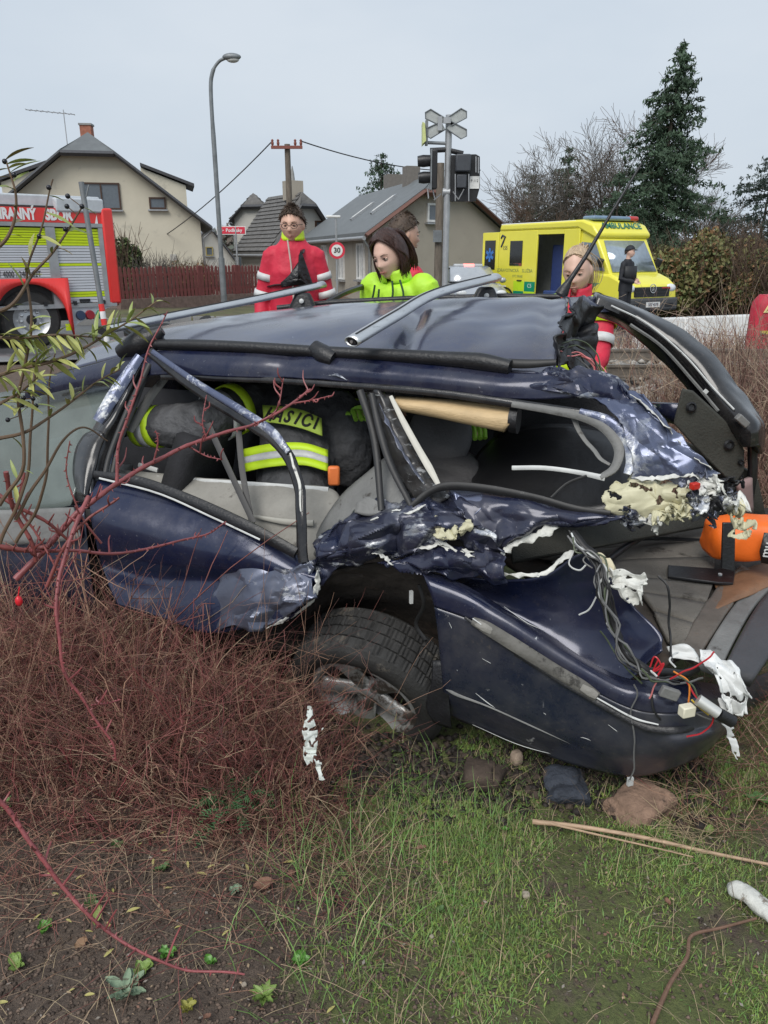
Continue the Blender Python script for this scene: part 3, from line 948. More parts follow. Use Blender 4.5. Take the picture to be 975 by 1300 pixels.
# ---- rear corner: scraped pillar, window ring, torn cream inner metal
sheet('scraped_rear_pillar', [[(742, 497), (770, 494), (795, 497), (812, 506)], [(770, 514), (795, 516), (820, 522), (838, 530)],
                              [(788, 540), (812, 544), (840, 550), (864, 556)], [(797, 570), (825, 578), (858, 580), (892, 584)],
                              [(802, 604), (838, 612), (875, 613), (918, 606)]], navy_worn, 60, 60, .010, 9, 9, None, .004, facet=(4, 4, .026), angle=14, offs=[0, -.05, -.06, -.06, -.01])
torn('scraped_crest', [(800, 500), (828, 522), (852, 548), (872, 572), (905, 596)], 5, white_tear, seed=12, off=-.045, curl=.02)
torn('scraped_crest', [(806, 606), (838, 606), (870, 600), (890, 606), (918, 610)], 6, white_tear, seed=13, off=-.05)
strip('window_ring', [(650, 513), (700, 521), (742, 530), (770, 545), (786, 570), (780, 594), (762, 606)], grey_pl, [4, 5, 6, 7, 7, 6, 4], -.02, n=10)
strip('window_ring_edge', [(736, 522), (772, 534), (797, 556), (803, 582), (796, 602)], navy_worn, [4, 7, 9, 9, 5], -.03, n=10, flat=.4)
strip('light_trim_strip', [(650, 594), (690, 594), (730, 599), (768, 607)], pale, [3, 3, 3, 4], -.02, flat=.4)
strip('broken_rod', [(728, 530), (742, 556), (760, 578), (774, 590)], grey_pl, [4, 3, 3, 2], .03, n=6, wob=.01)
strip('loose_cable', [(700, 632), (720, 614), (745, 604)], rubber, 2, -.02, n=5)
sheet('torn_cream_panel', [[(770, 616), (800, 606), (835, 612), (878, 616)], [(764, 634), (800, 630), (838, 630), (872, 628)], [(768, 650), (806, 656), (842, 650), (874, 640)]],
      cream_metal, 60, 90, .010, 14, 7, None, .010, offs=[.02, -.05, .0], thick=.003, angle=14, facet=(3, 6, .024), tear=.36)
rr = random.Random(5)
for i, (x, y, m_) in enumerate([(884, 612, bare), (900, 622, white_tear), (915, 630, bare), (880, 634, navy_scr), (862, 648, cream_metal), (842, 656, cream_metal), (905, 645, blk),
                                (925, 640, white_tear), (890, 655, bare), (800, 658, navy_scr), (826, 662, white_tear), (918, 616, blk), (872, 622, white_tear), (935, 655, cream_metal)]):
    s_ = rr.uniform(9, 17)
    a_ = rr.uniform(0, 3)
    rows = [[(x + s_ * (u * math.cos(a_) - v * .7 * math.sin(a_)), y + s_ * .8 * (u * math.sin(a_) + v * .7 * math.cos(a_)), rr.uniform(-.05, .05)) for u in (-1, -.2, .5, 1)] for v in (-1, 0, 1)]
    sheet('torn_metal_scrap', rows, m_, 30, 36, .008, 18, i, None, .008, thick=.003, angle=14, facet=(3, 4, .06), tear=.16)
part(MB().box(S(882, 617, -.08), (.03, .02, .022), .4), 'tail_lamp_shard', mat('red lens shard', (.5, .02, .01), rough=.3), bevel=.004)

# ---- wheel, wheel housing
sheet('wheel_housing', [[(392, 738), (430, 722), (480, 712), (530, 716), (575, 735)], [(384, 770), (430, 752), (480, 745), (530, 752), (575, 775)],
                        [(372, 850), (420, 800), (480, 790), (540, 810), (580, 850)], [(360, 920), (420, 900), (480, 890), (540, 900), (585, 930)]], liner, 24, 40, .03, 9, 3,
      offs=[.06, .16, .42, .40], thick=.01)
strip('brake_hose', [(532, 742), (538, 768), (528, 792), (540, 812)], rubber, 3, .06, n=6)
part(MB().box(S(522, 758, .05), (.012, .012, .05), .3), 'loose_clip', white_pl)
WC = P(474, 862, 2.72)
WN = V((-.37, -.82, -.41)).normalized()
WHEEL = MB()
prof = []
R0, RW = .322, .108
ribs = [(-1, 0), (-.86, .016), (-.8, .018), (-.79, .0185), (-.46, .021), (-.455, .012), (-.40, .012), (-.395, .0215), (-.04, .022), (-.035, .012), (.03, .012), (.035, .022), (.40, .0215), (.405, .012), (.46, .012), (.465, .021), (.80, .0185), (.86, .016), (1, 0)]
TN = 240
wa = WN.orthogonal().normalized()
wa = (V((0, 0, 1)) - WN * WN.z).normalized()
wb = WN.cross(wa)
G = []
for (u, h) in ribs:
    row = []
    for k in range(TN):
        an = 2 * math.pi * k / TN
        g = 0
        if abs(u) < .84:
            ph = (k + int(abs(u) * 6) * 3) % 8
            if ph in (0,): g = -.010
            elif k % 4 == 2: g = -.003
        rad = R0 - .02 + h + (g if h > .013 else 0)
        row.append(WC + WN * (u * RW) + (wa * math.cos(an) + wb * math.sin(an)) * rad)
    G.append(row)
whl = part(MB().grid(G, closed=True), 'tread', tyre_m, angle=18)
side = [(R0 - .02, RW), (R0 - .035, RW * 1.09), (R0 - .06, RW * 1.12), (R0 - .085, RW * 1.08), (R0 - .098, RW * .98), (R0 - .112, RW * .86)]
part(MB().lathe(side, WC, WN, 72, caps=False), 'tyre_sidewall', tyre_m, whl)
part(MB().lathe([(r, -h) for r, h in side], WC, WN, 72, caps=False), 'tyre_sidewall', tyre_m, whl)
part(MB().lathe([(.226, RW * .95), (.206, RW * .97), (.199, RW * .88), (.190, RW * .5), (.178, .0), (.17, -.05), (.19, -.09)], WC, WN, 56, caps=False), 'rim_barrel', rim_m, whl)
rim = MB()
for k in range(5):
    an = 2 * math.pi * k / 5 + .35
    er = wa * math.cos(an) + wb * math.sin(an)
    et = WN.cross(er)
    G = []
    for (r_, w_, h_) in ((.03, .030, .055), (.07, .032, .062), (.12, .034, .068), (.165, .040, .074), (.196, .058, .080)):
        G.append([WC + er * r_ + et * w_ * s_ + WN * (h_ - .020 * s_ * s_) for s_ in (-1, -.6, 0, .6, 1)])
    rim.grid(G)
part(rim, 'rim_spoke', rim_m, whl, solid=.018)
part(MB().lathe([(.001, .075), (.028, .074), (.036, .068), (.06, .055), (.062, .03)], WC, WN, 28), 'hub_cap', rim_m, whl)
for k in range(5):
    an = 2 * math.pi * (k + .5) / 5 + .35
    part(MB().lathe([(.009, .05), (.009, .068), (.003, .07)], WC + (wa * math.cos(an) + wb * math.sin(an)) * .05, WN, 8), 'wheel_bolt', rim_m, whl)
part(MB().lathe([(.001, .02), (.15, .02), (.15, -.02), (.001, -.03)], WC, WN, 36), 'brake_disc', liner, whl)
FWc = S(-210, 800, .12)
part(MB().lathe([(.2, -.09), (.27, -.1), (.30, -.08), (.305, 0), (.30, .08), (.27, .1), (.2, .09), (.19, .02), (.05, .03), (.001, .03)], FWc, V((-.354, -.935, 0)), 40), 'wheel', tyre_m)

# ---- tail: inner fold, bumper, strips
sheet('folded_quarter_skin', [[(545, 728), (590, 732), (640, 735), (690, 730), (728, 706), (748, 696)],
                              [(566, 738), (610, 748), (665, 760), (715, 755), (748, 735), (772, 728)],
                              [(585, 748), (630, 770), (685, 792), (740, 800), (775, 780), (808, 772)],
                              [(596, 752), (642, 782), (696, 816), (745, 842), (795, 838), (840, 806)],
                              [(600, 756), (645, 788), (698, 822), (748, 850), (794, 866), (842, 826)]], navy_clean, 44, 60, .008, 6, 14, lambda u, v: .5 + v, .002,
      offs=[.06, .11, .10, .05, .0], thick=.006)
bump_rows = [[(530, 722), (589, 745), (640, 775), (696, 809), (745, 841), (790, 862), (830, 866), (875, 866, .10), (922, 872, .34)],
             [(541, 738), (596, 760), (648, 790), (702, 824), (752, 854), (796, 876), (836, 882), (880, 884, .08), (924, 888, .32)],
             [(552, 768), (606, 788), (656, 818), (710, 850), (760, 878), (804, 898), (844, 904), (886, 902, .08), (924, 902, .32)],
             [(558, 815), (612, 838), (664, 866), (718, 896), (768, 918), (810, 930), (850, 930), (890, 922, .08), (922, 914, .32)],
             [(563, 868), (620, 892), (680, 918), (735, 940), (788, 954), (828, 954), (868, 944), (903, 932, .09), (921, 922, .33)],
             [(566, 905), (620, 928), (676, 950), (735, 970), (790, 983), (830, 980), (866, 968, .02), (896, 950, .12), (918, 930, .34)]]
offs_b = [.0, -.06, -.075, -.075, -.06, .02]
Gb = patch(SP(bump_rows, offs_b), 50, 90, .006, 5, 17, lambda u, v: .4)
ip = 21
part(MB().grid(Gb[:ip]), 'bumper_upper', navy, solid=.008, angle=60)
part(MB().grid(Gb[ip - 1:]), 'bumper', bump_lo, solid=.008, angle=60)
def bstrip(name, pts, m, w_, off, **kw):
    """follow the bumper skin: nearest skin point to each pixel"""
    flat_ = [(p, proj(p)) for r in Gb[::2] for p in r[::2]]
    q = []
    for x, y in pts:
        best = min(flat_, key=lambda t_: (t_[1][0] - x) ** 2 + (t_[1][1] - y) ** 2)[0]
        q.append(P(x, y, best.y + off))
    k = 6 * (len(q) - 1)
    c = curve(q, k)
    wl = w_ if hasattr(w_, '__len__') else [w_] * len(pts)
    r = [np.interp(i / (k - 1) * (len(wl) - 1), range(len(wl)), wl) * c[i].y / FPX for i in range(k)]
    return part(MB().tube(c, r, 10, flat=kw.pop('flat', .35), up=(0, -1, .3)), name, m, **kw)


bstrip('lamp_recess', [(592, 778), (612, 792), (650, 815), (700, 846), (742, 872), (766, 890)], blk, [9, 15, 16, 15, 14, 9], .008)
bstrip('dirty_side_lamp', [(600, 788), (618, 797), (652, 818), (700, 848), (738, 871), (758, 885)], mud_strip, [6, 9.5, 10, 9.5, 10, 8], -.012, flat=.6)
bstrip('lamp_bracket', [(604, 790), (616, 797), (630, 805)], mat('grimy metal', (.22, .21, .19), rough=.6, bump=.5), [5, 6, 4], -.022)
bstrip('lamp_bracket', [(738, 872), (750, 879), (758, 884)], mat('grimy metal', (.22, .21, .19)), [5, 7, 5], -.022)
bstrip('bumper_moulding', [(590, 784), (640, 818), (700, 858), (760, 893), (800, 915), (832, 926), (870, 926), (912, 910)], blk, [2, 3, 3.5, 4, 5, 5.5, 5, 3], -.018)
bstrip('moulding_highlight', [(600, 785), (650, 820), (710, 858), (770, 893), (806, 912), (836, 920)], pale, [.8, 1, 1, 1.2, 1.6, 1], -.026)  # thin pale line painting the highlight along the bumper ridge
bstrip('bumper_seam', [(567, 874), (580, 882), (620, 897), (680, 924), (740, 950), (790, 968)], grey_pl, [2.4, 2.4, 1.2, 1.2, 1.2, 1], -.010)
bstrip('bumper_seam', [(568, 888), (620, 908), (680, 936), (740, 962), (780, 976)], rubber, 1.6, -.010)
bstrip('paint_scrape', [(604, 880), (622, 894), (640, 904)], pale, [.5, 1, .5], -.010)
sheet('mud_flap', [[(550, 838), (560, 838), (568, 840)], [(548, 866), (558, 868), (570, 872)], [(542, 896), (556, 900), (572, 906)], [(552, 916), (560, 920), (574, 924)]], blk, 14, 12, .008, 9, 2, offs=[-.03, -.05, -.05, -.03], thick=.006)
for k, (pts, w_) in enumerate([([(612, 836), (640, 852), (664, 870)], .5), ([(570, 790), (580, 812), (590, 840)], .7), ([(600, 920), (660, 946), (720, 962)], .5), ([(690, 905), (700, 912), (708, 918)], .8),
                               ([(640, 770), (668, 790), (690, 800)], .5), ([(730, 935), (745, 938), (770, 950)], .5), ([(580, 850), (586, 862), (590, 880)], .4), ([(772, 920), (790, 932), (812, 936)], .6)]):
    bstrip('paint_scrape', pts, pale, [w_ * .4, w_, w_ * .3], -.009)
# rear wall of the bumper going away to the far corner
RB = [[P(918, 872, 2.45), P(950, 862, 2.75), P(1010, 835, 3.15), P(1060, 780, 3.5)], [P(922, 900, 2.45), P(958, 884, 2.75), P(1020, 856, 3.15), P(1070, 800, 3.5)],
      [P(918, 932, 2.5), P(950, 906, 2.8), P(1015, 880, 3.2), P(1066, 825, 3.55)]]
part(MB().grid(patch(RB, 10, 24, .006, 6, 3)), 'rear_bumper', bump_lo, solid=.01)

# ---- boot floor in panels, rear sill
FL = [((650, 690), (905, 668)), ((668, 708), (906, 690)), ((735, 716), (908, 712)), ((805, 738), (906, 746)), ((812, 757), (898, 770)), ((828, 781), (880, 797)), ((846, 818), (866, 830))]
ZF = .50
for i in range(6):
    (a, b_), (c_, d_) = FL[i], FL[i + 1]
    q = [PZ(*a, ZF), PZ(*b_, ZF), PZ(*d_, ZF), PZ(*c_, ZF)]
    ctr = sum(q, V((0, 0, 0))) / 4
    q = [p + (ctr - p).normalized() * .006 for p in q]
    G = [[cr_eval([q[0], q[1]], v).lerp(cr_eval([q[3], q[2]], v), u) for v in np.linspace(0, 1, 14)] for u in np.linspace(0, 1, 6)]
    G = [[p + V((0, 0, .006 * noise.noise(p * 7 + V((i, 0, 0))))) for p in r] for r in G]
    part(MB().grid(G), 'floor_panel', grey_felt, solid=.02)
quadbox('boot_well', [PZ(600, 690, .46), PZ(990, 650, .46), PZ(935, 800, .46), PZ(840, 850, .46)], liner, .03)
quadbox('boot_front_wall', [S(640, 660, .45), P(905, 640, 3.5), P(905, 668, 3.3), S(650, 716, .25)], trim_felt, .02)
def zpatch(name, rows, z, m, nu=10, nv=24, amp=0., thick=.012, seed=0, **kw):
    R_ = [[PZ(p[0], p[1], z + (p[2] if len(p) > 2 else 0)) for p in r] for r in rows]
    return part(MB().grid(patch(R_, nu, nv, amp, 9, seed)), name, m, solid=thick, **kw)


rust = mat('rusty grey sill', (.15, .13, .11), rough=.6, metal=.3, var=.3, scale=9, bump=.3, spots=(.14, .07, .035), spot_scale=9, spot_at=.58)
zpatch('rear_sill', [[(862, 834), (885, 790), (912, 752), (940, 725)], [(884, 846), (908, 806), (936, 766), (964, 738)]], ZF - .01, rust, thick=.03, amp=.006)
zpatch('sill_cover', [[(886, 850), (910, 808), (938, 768), (968, 738)], [(912, 860), (934, 815), (958, 775), (990, 740)]], ZF - .015, grey_pl, thick=.03)
rib_plate = zpatch('ribbed_step', [[(912, 862), (935, 818), (960, 776), (992, 740)], [(952, 872, -.02), (985, 824, -.02), (1012, 782, -.02), (1040, 745, -.02)]], ZF - .02,
                   mat('black ribbed plastic', (.05, .05, .055), rough=.5, bump=.3, bscale=80), thick=.04)
for i in range(9):
    u = (i + .5) / 9.
    a = PZ(914 + 78 * u, 860 - 122 * u + 6 * math.sin(u * 3), ZF - .012)
    b_ = PZ(950 + 90 * u, 868 - 124 * u + 4 * math.sin(u * 3), ZF - .030)
    d_ = b_ - a
    part(MB().tube([a + d_ * .12, b_ - d_ * .08], .0065, 6), 'step_rib', blk)
# cables and scraps in the boot
def wire(name, pts, r, m, n=5, k=26, jit=0., seed=0, **kw):
    c = curve([V(p) for p in pts], k)
    if jit: c = [p + noise.noise_vector(p * 18 + V((seed, 0, 0))) * jit for p in c]
    return part(MB().tube(c, r, n), name, m, **kw)


wcol = {'black': rubber, 'grey': mat('grey cable', (.13, .13, .13), rough=.5), 'green': mat('green cable', (.07, .09, .05), rough=.5), 'red': mat('red cable', (.45, .02, .03), rough=.4),
        'white': pale, 'yellow': mat('yellow cable', (.6, .42, .05), rough=.45), 'orange': mat('orange cable', (.7, .22, .03), rough=.45), 'pink': mat('pink cable', (.6, .2, .2), rough=.45)}
loom = [S(728, 676, -.03), S(742, 694, -.04), S(758, 712, -.05), S(766, 745, -.06), S(776, 785, -.07), S(792, 826, -.09), S(822, 850, -.09), S(858, 856, -.02), S(884, 850, .05)]
wire('wiring_loom', loom, .014, rubber, 8, 50, .008)
for i, cname in enumerate(['grey', 'black', 'grey', 'black', 'black', 'green', 'white', 'grey']):
    rr = random.Random(i + 40)
    pts = [p + V((rr.uniform(-.03, .02), rr.uniform(-.03, 0) - .012, rr.uniform(-.015, .015))) for p in loom[: rr.choice((7, 8, 9))]]
    wire('loose_wire', pts, .0034, wcol[cname], 5, 44, .014, i)
for i, (cname, pts) in enumerate([('red', [(868, 860), (880, 880), (905, 905), (893, 930), (872, 935)]), ('orange', [(856, 852), (870, 862), (876, 880), (874, 895)]),
                                  ('yellow', [(878, 888), (890, 900), (900, 908)]), ('red', [(850, 862), (896, 838), (908, 828)]), ('pink', [(836, 858), (828, 880), (824, 888)]),
                                  ('grey', [(804, 868), (810, 882), (802, 905), (806, 940), (805, 975), (800, 990)]), ('black', [(826, 880), (830, 900), (838, 914)]),
                                  ('green', [(862, 858), (880, 870), (886, 886), (902, 900), (915, 912)]), ('white', [(728, 700), (722, 716), (735, 724), (744, 716)]), ('white', [(736, 782), (748, 775), (758, 758)]),
                                  ('red', [(824, 846), (832, 834), (840, 846), (828, 852), (836, 838)]), ('red', [(830, 852), (842, 842), (834, 860)]), ('white', [(858, 846), (850, 836), (862, 828)]),
                                  ('grey', [(884, 906), (905, 914), (930, 920)]), ('black', [(836, 730), (848, 748), (850, 800), (854, 840)]), ('grey', [(735, 690), (748, 700), (740, 712), (752, 722)]),
                                  ('green', [(762, 800), (775, 820), (790, 842), (815, 868)])]):
    wire('loose_wire', [S(x, y, -.10 if y > 830 else -.05) for x, y in pts], .0028 if cname != 'black' else .004, wcol[cname], 5, 26, .006, i)
part(MB().box(S(872, 902, -.13), (.045, .03, .036), .3), 'wire_connector', mat('cream connector', (.7, .66, .52), rough=.5), bevel=.004)
part(MB().box(S(850, 880, -.12), (.06, .02, .035), Matrix.Rotation(.35, 3, 'Y')), 'wire_connector', grey_pl, bevel=.004)
part(MB().tube([S(886, 888, -.12), S(912, 906, -.12)], .018, 10), 'bulb_holder', mat('silver foil', (.6, .6, .57), rough=.4, metal=.5))
part(MB().tube([S(912, 906, -.12), S(930, 916, -.10)], .020, 10), 'bulb_socket', blk)
part(MB().box(S(800, 992, -.06), (.02, .01, .03), .3), 'wire_end', pale)
sheet('torn_foam_scrap', [[(752, 706), (766, 704), (778, 722)], [(756, 722), (770, 724), (782, 730)]], mat('cream foam', (.60, .54, .38), rough=.8, bump=.5), 8, 10, .01, 12, 2, None, .006, offs=[-.02, -.02], thick=.012)
sheet('white_lining_scrap', [[(762, 728), (780, 722), (805, 728), (818, 736)], [(772, 742), (792, 742), (808, 746), (816, 752)], [(790, 762), (802, 766), (812, 762), (818, 768)]], white_tear, 60, 64, .006, 14, 4, None, .006, offs=[-.01, .0, .0], thick=.002, facet=(4, 5, .035), angle=14, tear=.34)
sheet('torn_white_liner', [[(848, 822), (866, 818), (884, 826)], [(852, 836), (872, 838), (892, 842)]], white_pl, 10, 14, .02, 14, 6, None, .008, offs=[.08, .05], thick=.003)
sheet('torn_white_liner', [[(884, 824), (905, 828), (922, 842)], [(892, 842), (915, 850), (936, 862)], [(905, 862), (925, 872), (952, 882)], [(915, 886), (930, 892), (948, 884)], [(922, 906), (930, 908), (942, 908)]],
      white_pl, 80, 64, .006, 10, 8, None, .006, facet=(5, 4, .035), angle=14, tear=.48, offs=[.06, .0, -.02, -.02, .0], thick=.003)
sheet('torn_white_liner', [[(914, 886), (922, 888), (928, 892)], [(915, 912), (922, 914), (930, 916)], [(922, 924), (928, 928), (934, 930)], [(928, 948), (932, 950), (937, 952)], [(934, 962), (937, 964), (939, 960)]],
      white_pl, 60, 20, .012, 16, 9, None, .003, tear=.34, offs=[-.02] * 5, thick=.003)
wire('boot_hose', [PZ(770, 712, ZF + .06), PZ(800, 690, ZF + .09), PZ(836, 672, ZF + .1), PZ(880, 668, ZF + .08)], .016, blk, 8)
wire('boot_hose', [PZ(700, 716, ZF + .05), PZ(760, 690, ZF + .06), PZ(830, 684, ZF + .04), PZ(895, 686, ZF + .02)], .008, blk, 6)
# shattered ends of the wiring where the roof tore off
for i in range(9):
    rr = random.Random(i + 70)
    y0 = rr.uniform(436, 456)
    wire('loose_wire', [P(706 + rr.uniform(0, 8), y0, 2.9), P(735 + rr.uniform(-6, 6), y0 - 4 + rr.uniform(-6, 10), 3.0), P(758 + rr.uniform(-8, 8), y0 + 20 + rr.uniform(-6, 6), 2.95),
                        P(760 + rr.uniform(-30, 30), 492 + rr.uniform(-8, 12), 2.85)], .0028, wcol[rr.choice(['green', 'grey', 'white', 'black', 'green', 'pink'])], 4, 24, .012, i)

# ---- far rear pillar and tailgate frame bent outwards
oe = [(752, 378), (788, 390), (846, 416), (894, 450), (930, 495), (956, 530), (963, 548), (958, 575)]
ie = [(756, 392), (796, 410), (838, 446), (872, 482), (896, 512), (918, 530), (936, 545), (946, 560)]
yy = [3.75, 3.7, 3.6, 3.5, 3.4, 3.3, 3.25, 3.25]
Ro = [P(a[0], a[1], yy[i]) for i, a in enumerate(oe)]
Ri = [P(a[0], a[1], yy[i] - .02) for i, a in enumerate(ie)]
Rm = [P((oe[i][0] + ie[i][0]) / 2 + 2, (oe[i][1] + ie[i][1]) / 2 - 2, yy[i] - .09) for i in range(8)]
hatch = part(MB().grid(patch([Ro, Rm, Ri], 16, 60, .006, 8, 3)), 'tailgate_frame', blk_gloss, solid=.03)
wire('frame_highlight', [P(776, 388, 3.6), P(820, 410, 3.5), P(868, 450, 3.4), P(905, 492, 3.3), P(932, 520, 3.2)], .004, pale, parent=hatch)  # thin pale and grey lines paint the highlights on the glossy frame
wire('frame_highlight', [P(800, 412, 3.55), P(840, 440, 3.48), P(880, 484, 3.38), P(912, 522, 3.25)], .007, grey_pl, parent=hatch)
part(MB().grid(patch([[P(946, 540, 3.22), P(958, 545, 3.25)], [P(949, 580, 3.24), P(957, 582, 3.27)], [P(947, 640, 3.3), P(954, 640, 3.33)]], 16, 6, .006, 9, 3)), 'tailgate_strut', blk, hatch, solid=.02)
part(MB().box(P(942, 534, 3.15), (.06, .03, .03), Matrix.Rotation(.7, 3, 'Y')), 'hinge_bracket', grey_pl, hatch, bevel=.005)
part(MB().box(P(896, 497, 3.26), (.016, .01, .016), Matrix.Rotation(.7, 3, 'Y')), 'clip', pale, hatch)
pan = [(866, 494), (880, 497), (905, 520), (932, 545), (945, 572), (945, 598), (936, 612), (920, 606), (902, 588), (880, 566), (855, 538)]
trimp = part(MB().prism([P(x, y, 3.22) for x, y in pan], (.01, .03, 0)), 'felt_side_panel', trim_felt, bevel=.008)
for (x, y, r_) in ((877, 517, .020), (925, 565, .020), (940, 587, .012)):
    part(MB().lathe([(r_, 0), (r_ * 1.15, .006), (r_ * .8, .014), (r_ * .6, .004), (.001, .003)], P(x, y, 3.215), (0, -1, .2), 16), 'panel_socket', blk, trimp)
part(MB().grid(patch([[P(934, 612, 3.2), P(950, 605, 3.25)], [P(936, 650, 3.25), P(952, 650, 3.3)]], 6, 6)), 'pink_foam_strip', mat('dusty pink foam', (.30, .20, .19), rough=.8), solid=.02)
quadbox('far_boot_side', [P(828, 510, 3.6), P(868, 512, 3.5), P(868, 540, 3.5), P(840, 530, 3.6)], navy, .02)
quadbox('far_boot_lining', [P(870, 560, 3.45), P(960, 600, 3.3), P(975, 665, 3.3), P(880, 660, 3.4)], trim_felt, .03)

# ---- aerial
o = part(MB().lathe([(.03, 0), (.028, .02), (.014, .07), (.008, .1), (.001, .101)], P(712, 375, 3.7), (P(735, 335, 3.72) - P(712, 375, 3.7)), 14), 'aerial', blk)
part(MB().tube([P(718, 364, 3.7), P(744, 325, 3.72), P(780, 264, 3.75), P(815, 207, 3.8)], [.013, .010, .007, .005], 8), 'aerial_rod', blk, o)

# ---- loose roof rack bars, bent
def rack(label, a, rad, feet, hollow):
    root = thing('roof_rack_bar', label, 'roof rack bar', a[0], group=None)
    k = 30
    c = curve(a, k)
    part(MB().tube(c, rad, 14, flat=.62, up=(0, -.3, 1), caps=False), 'bar', alu, root, solid=.004)
    t_ = (c[0] - c[1]).normalized()
    if hollow:
        part(MB().tube([c[0] - t_ * .002, c[0] - t_ * .03], rad * .62, 12, flat=.62, up=(0, -.3, 1)), 'bar_slot', blk, root)
        part(MB().tube([c[0] + t_ * .001, c[0] - t_ * .02], rad * .2, 8), 'inner_profile', alu, root)
    else:
        part(MB().tube([c[0] + t_ * .015, c[0] - t_ * .02], rad * 1.05, 12, flat=.62, up=(0, -.3, 1)), 'end_cap', blk, root)
    gq = MB().tube([p + V((0, -.004, rad * .60)) for p in c[1:-1]], rad * .13, 6)
    part(gq, 'groove', rubber, root)
    for (p, s_) in feet:
        part(MB().hexa([p + V((x, y, -.06)) for x, y in ((-.07 * s_, -.05), (.07 * s_, -.05), (.07 * s_, .05), (-.07 * s_, .05))],
                       [p + V((x, y, .03)) for x, y in ((-.03 * s_, -.03), (.035 * s_, -.03), (.035 * s_, .03), (-.03 * s_, .03))]), 'clamp_foot', blk, root, bevel=.014)
        part(MB().lathe([(.012, 0), (.012, .01), (.004, .014)], p + V((0, -.05, -.01)), (0, -1, .1), 10), 'clamp_bolt', pale, root)


rack('silver roof rack bar across the front of the wreck roof, clamped on black feet', [P(132, 419, 3.25), P(210, 403, 3.55), P(320, 381, 3.95), P(411, 361, 4.25)], .027,
     [(P(190, 424, 3.42), 1.), (P(384, 379, 4.15), 1.1)], False)
rack('bent silver roof rack bar with open slotted end pointing towards the viewer', [P(446, 434, 2.86), P(500, 402, 3.1), P(552, 373, 3.45), P(630, 352, 3.95)], .031,
     [(P(616, 372, 3.92), 1.1)], True)

# ---- things in the boot
root = thing('orange_bag', 'orange nylon bag with dark label lying in the open boot', 'bag', PZ(935, 705, ZF + .01))
bl = MB()
c0, c1 = P(895, 684, 2.98), P(1010, 680, 2.9)
G = []
for i in range(15):
    u = i / 14
    ctr = c0.lerp(c1, u)
    e = (1 - (2 * u - 1) ** 6) ** .5
    hh = (.074 + .012 * math.sin(u * 4.0 + .3)) * (.86 + .14 * e)
    G.append([ctr + V((0, math.copysign(abs(math.cos(a)) ** .55, math.cos(a)) * .10 * (.75 + .25 * e), math.copysign(abs(math.sin(a)) ** (1.1 if math.sin(a) > 0 else .5), math.sin(a)) * hh * (1.1 if math.sin(a) > 0 else .9))) + noise.noise_vector(ctr * 17 + V((a * 2.1, 0, 0))) * .017 for a in np.linspace(0, 2 * math.pi, 22)[:-1]])
bl.grid(G, closed=True)
nb = len(bl.v)
bl.f.append(tuple(range(20, -1, -1))); bl.m.append(0)
bl.f.append(tuple(range(nb - 21, nb))); bl.m.append(0)
part(bl, 'bag_body', orange_m, root, sub=1)
part(MB().grid([[P(970, 676, 2.80), P(990, 678, 2.80)], [P(964, 700, 2.795), P(984, 704, 2.795)], [P(966, 714, 2.80), P(986, 718, 2.80)]]), 'bag_label', blk, root, solid=.004)
text_mesh('mu', .05, white_pl, root, 'label_lettering', loc=ROOTM[root].inverted() @ P(973, 698, 2.78), R=basis((.1, 0, 1), (-1, 0, .1)))
root = thing('metal_bracket', 'black L-shaped metal bracket lying on the boot floor in front of the orange bag', 'bracket', PZ(900, 727, ZF))
L1 = [(848, 717), (916, 722), (934, 723), (931, 740), (912, 739), (848, 731)]
part(MB().prism([PZ(x, y, ZF + .035) for x, y in L1], (0, 0, -.012)), 'bracket_arm', blk, root, bevel=.003)
part(MB().prism([P(918, 664, 2.74), P(934, 664, 2.74), P(933, 726, 2.71), P(916, 722, 2.71)], (0, .012, 0)), 'bracket_arm', blk, root, bevel=.003)
part(MB().lathe([(.008, 0), (.008, .006), (.003, .008)], PZ(914, 730, ZF + .035), (0, 0, 1), 10), 'bolt', pale, root)
mbs = MB().grid(patch([[PZ(908, 742, ZF + .012), PZ(940, 726, ZF + .012), PZ(985, 712, ZF + .012)], [PZ(912, 760, ZF + .012), PZ(944, 748, ZF + .03), PZ(985, 730, ZF + .02)],
                       [PZ(898, 782, ZF + .012), PZ(925, 768, ZF + .016), PZ(985, 742, ZF + .012)]], 12, 18, .008, 9, 2, None, .003))
single(mbs, 'leather_strap', leather, 'crumpled brown leather scrap beside the ribbed boot step', 'leather scrap', base=PZ(930, 750, ZF), solid=.006)
# ================================================================== background
def GP(px, Y):
    """ground point at depth Y below pixel column px"""
    t = Y / ray(px, 360).y
    x = ray(px, 360).x * t
    return V((x, Y, ground_z(x, Y)))


def on_plane(px, py, A, B):
    """ray hit with the vertical plane through A and B"""
    d = ray(px, py)
    n = V((B.y - A.y, A.x - B.x, 0))
    t = n.dot(V((A.x, A.y, CAMZ)) - V((0, 0, CAMZ))) / n.dot(d)
    return V((0, 0, CAMZ)) + d * t


asphalt = mat('wet asphalt', (.10, .102, .108), rough=.32, var=.25, scale=1.2, bump=.3, bscale=60, spots=(.17, .175, .18), spot_scale=.7, spot_at=.52)
concrete = mat('wet concrete paled as sky sheen', (.64, .64, .63), rough=.4, var=.10, scale=2, spots=(.50, .49, .47), spot_scale=3, spot_at=.6)  # pale tone carries the sky's shine on the wet road surface
verge = mat('muddy verge grass', (.085, .085, .03), rough=.9, var=.4, scale=3, bump=.7, bscale=30, spots=(.10, .075, .045), spot_scale=2, spot_at=.5)


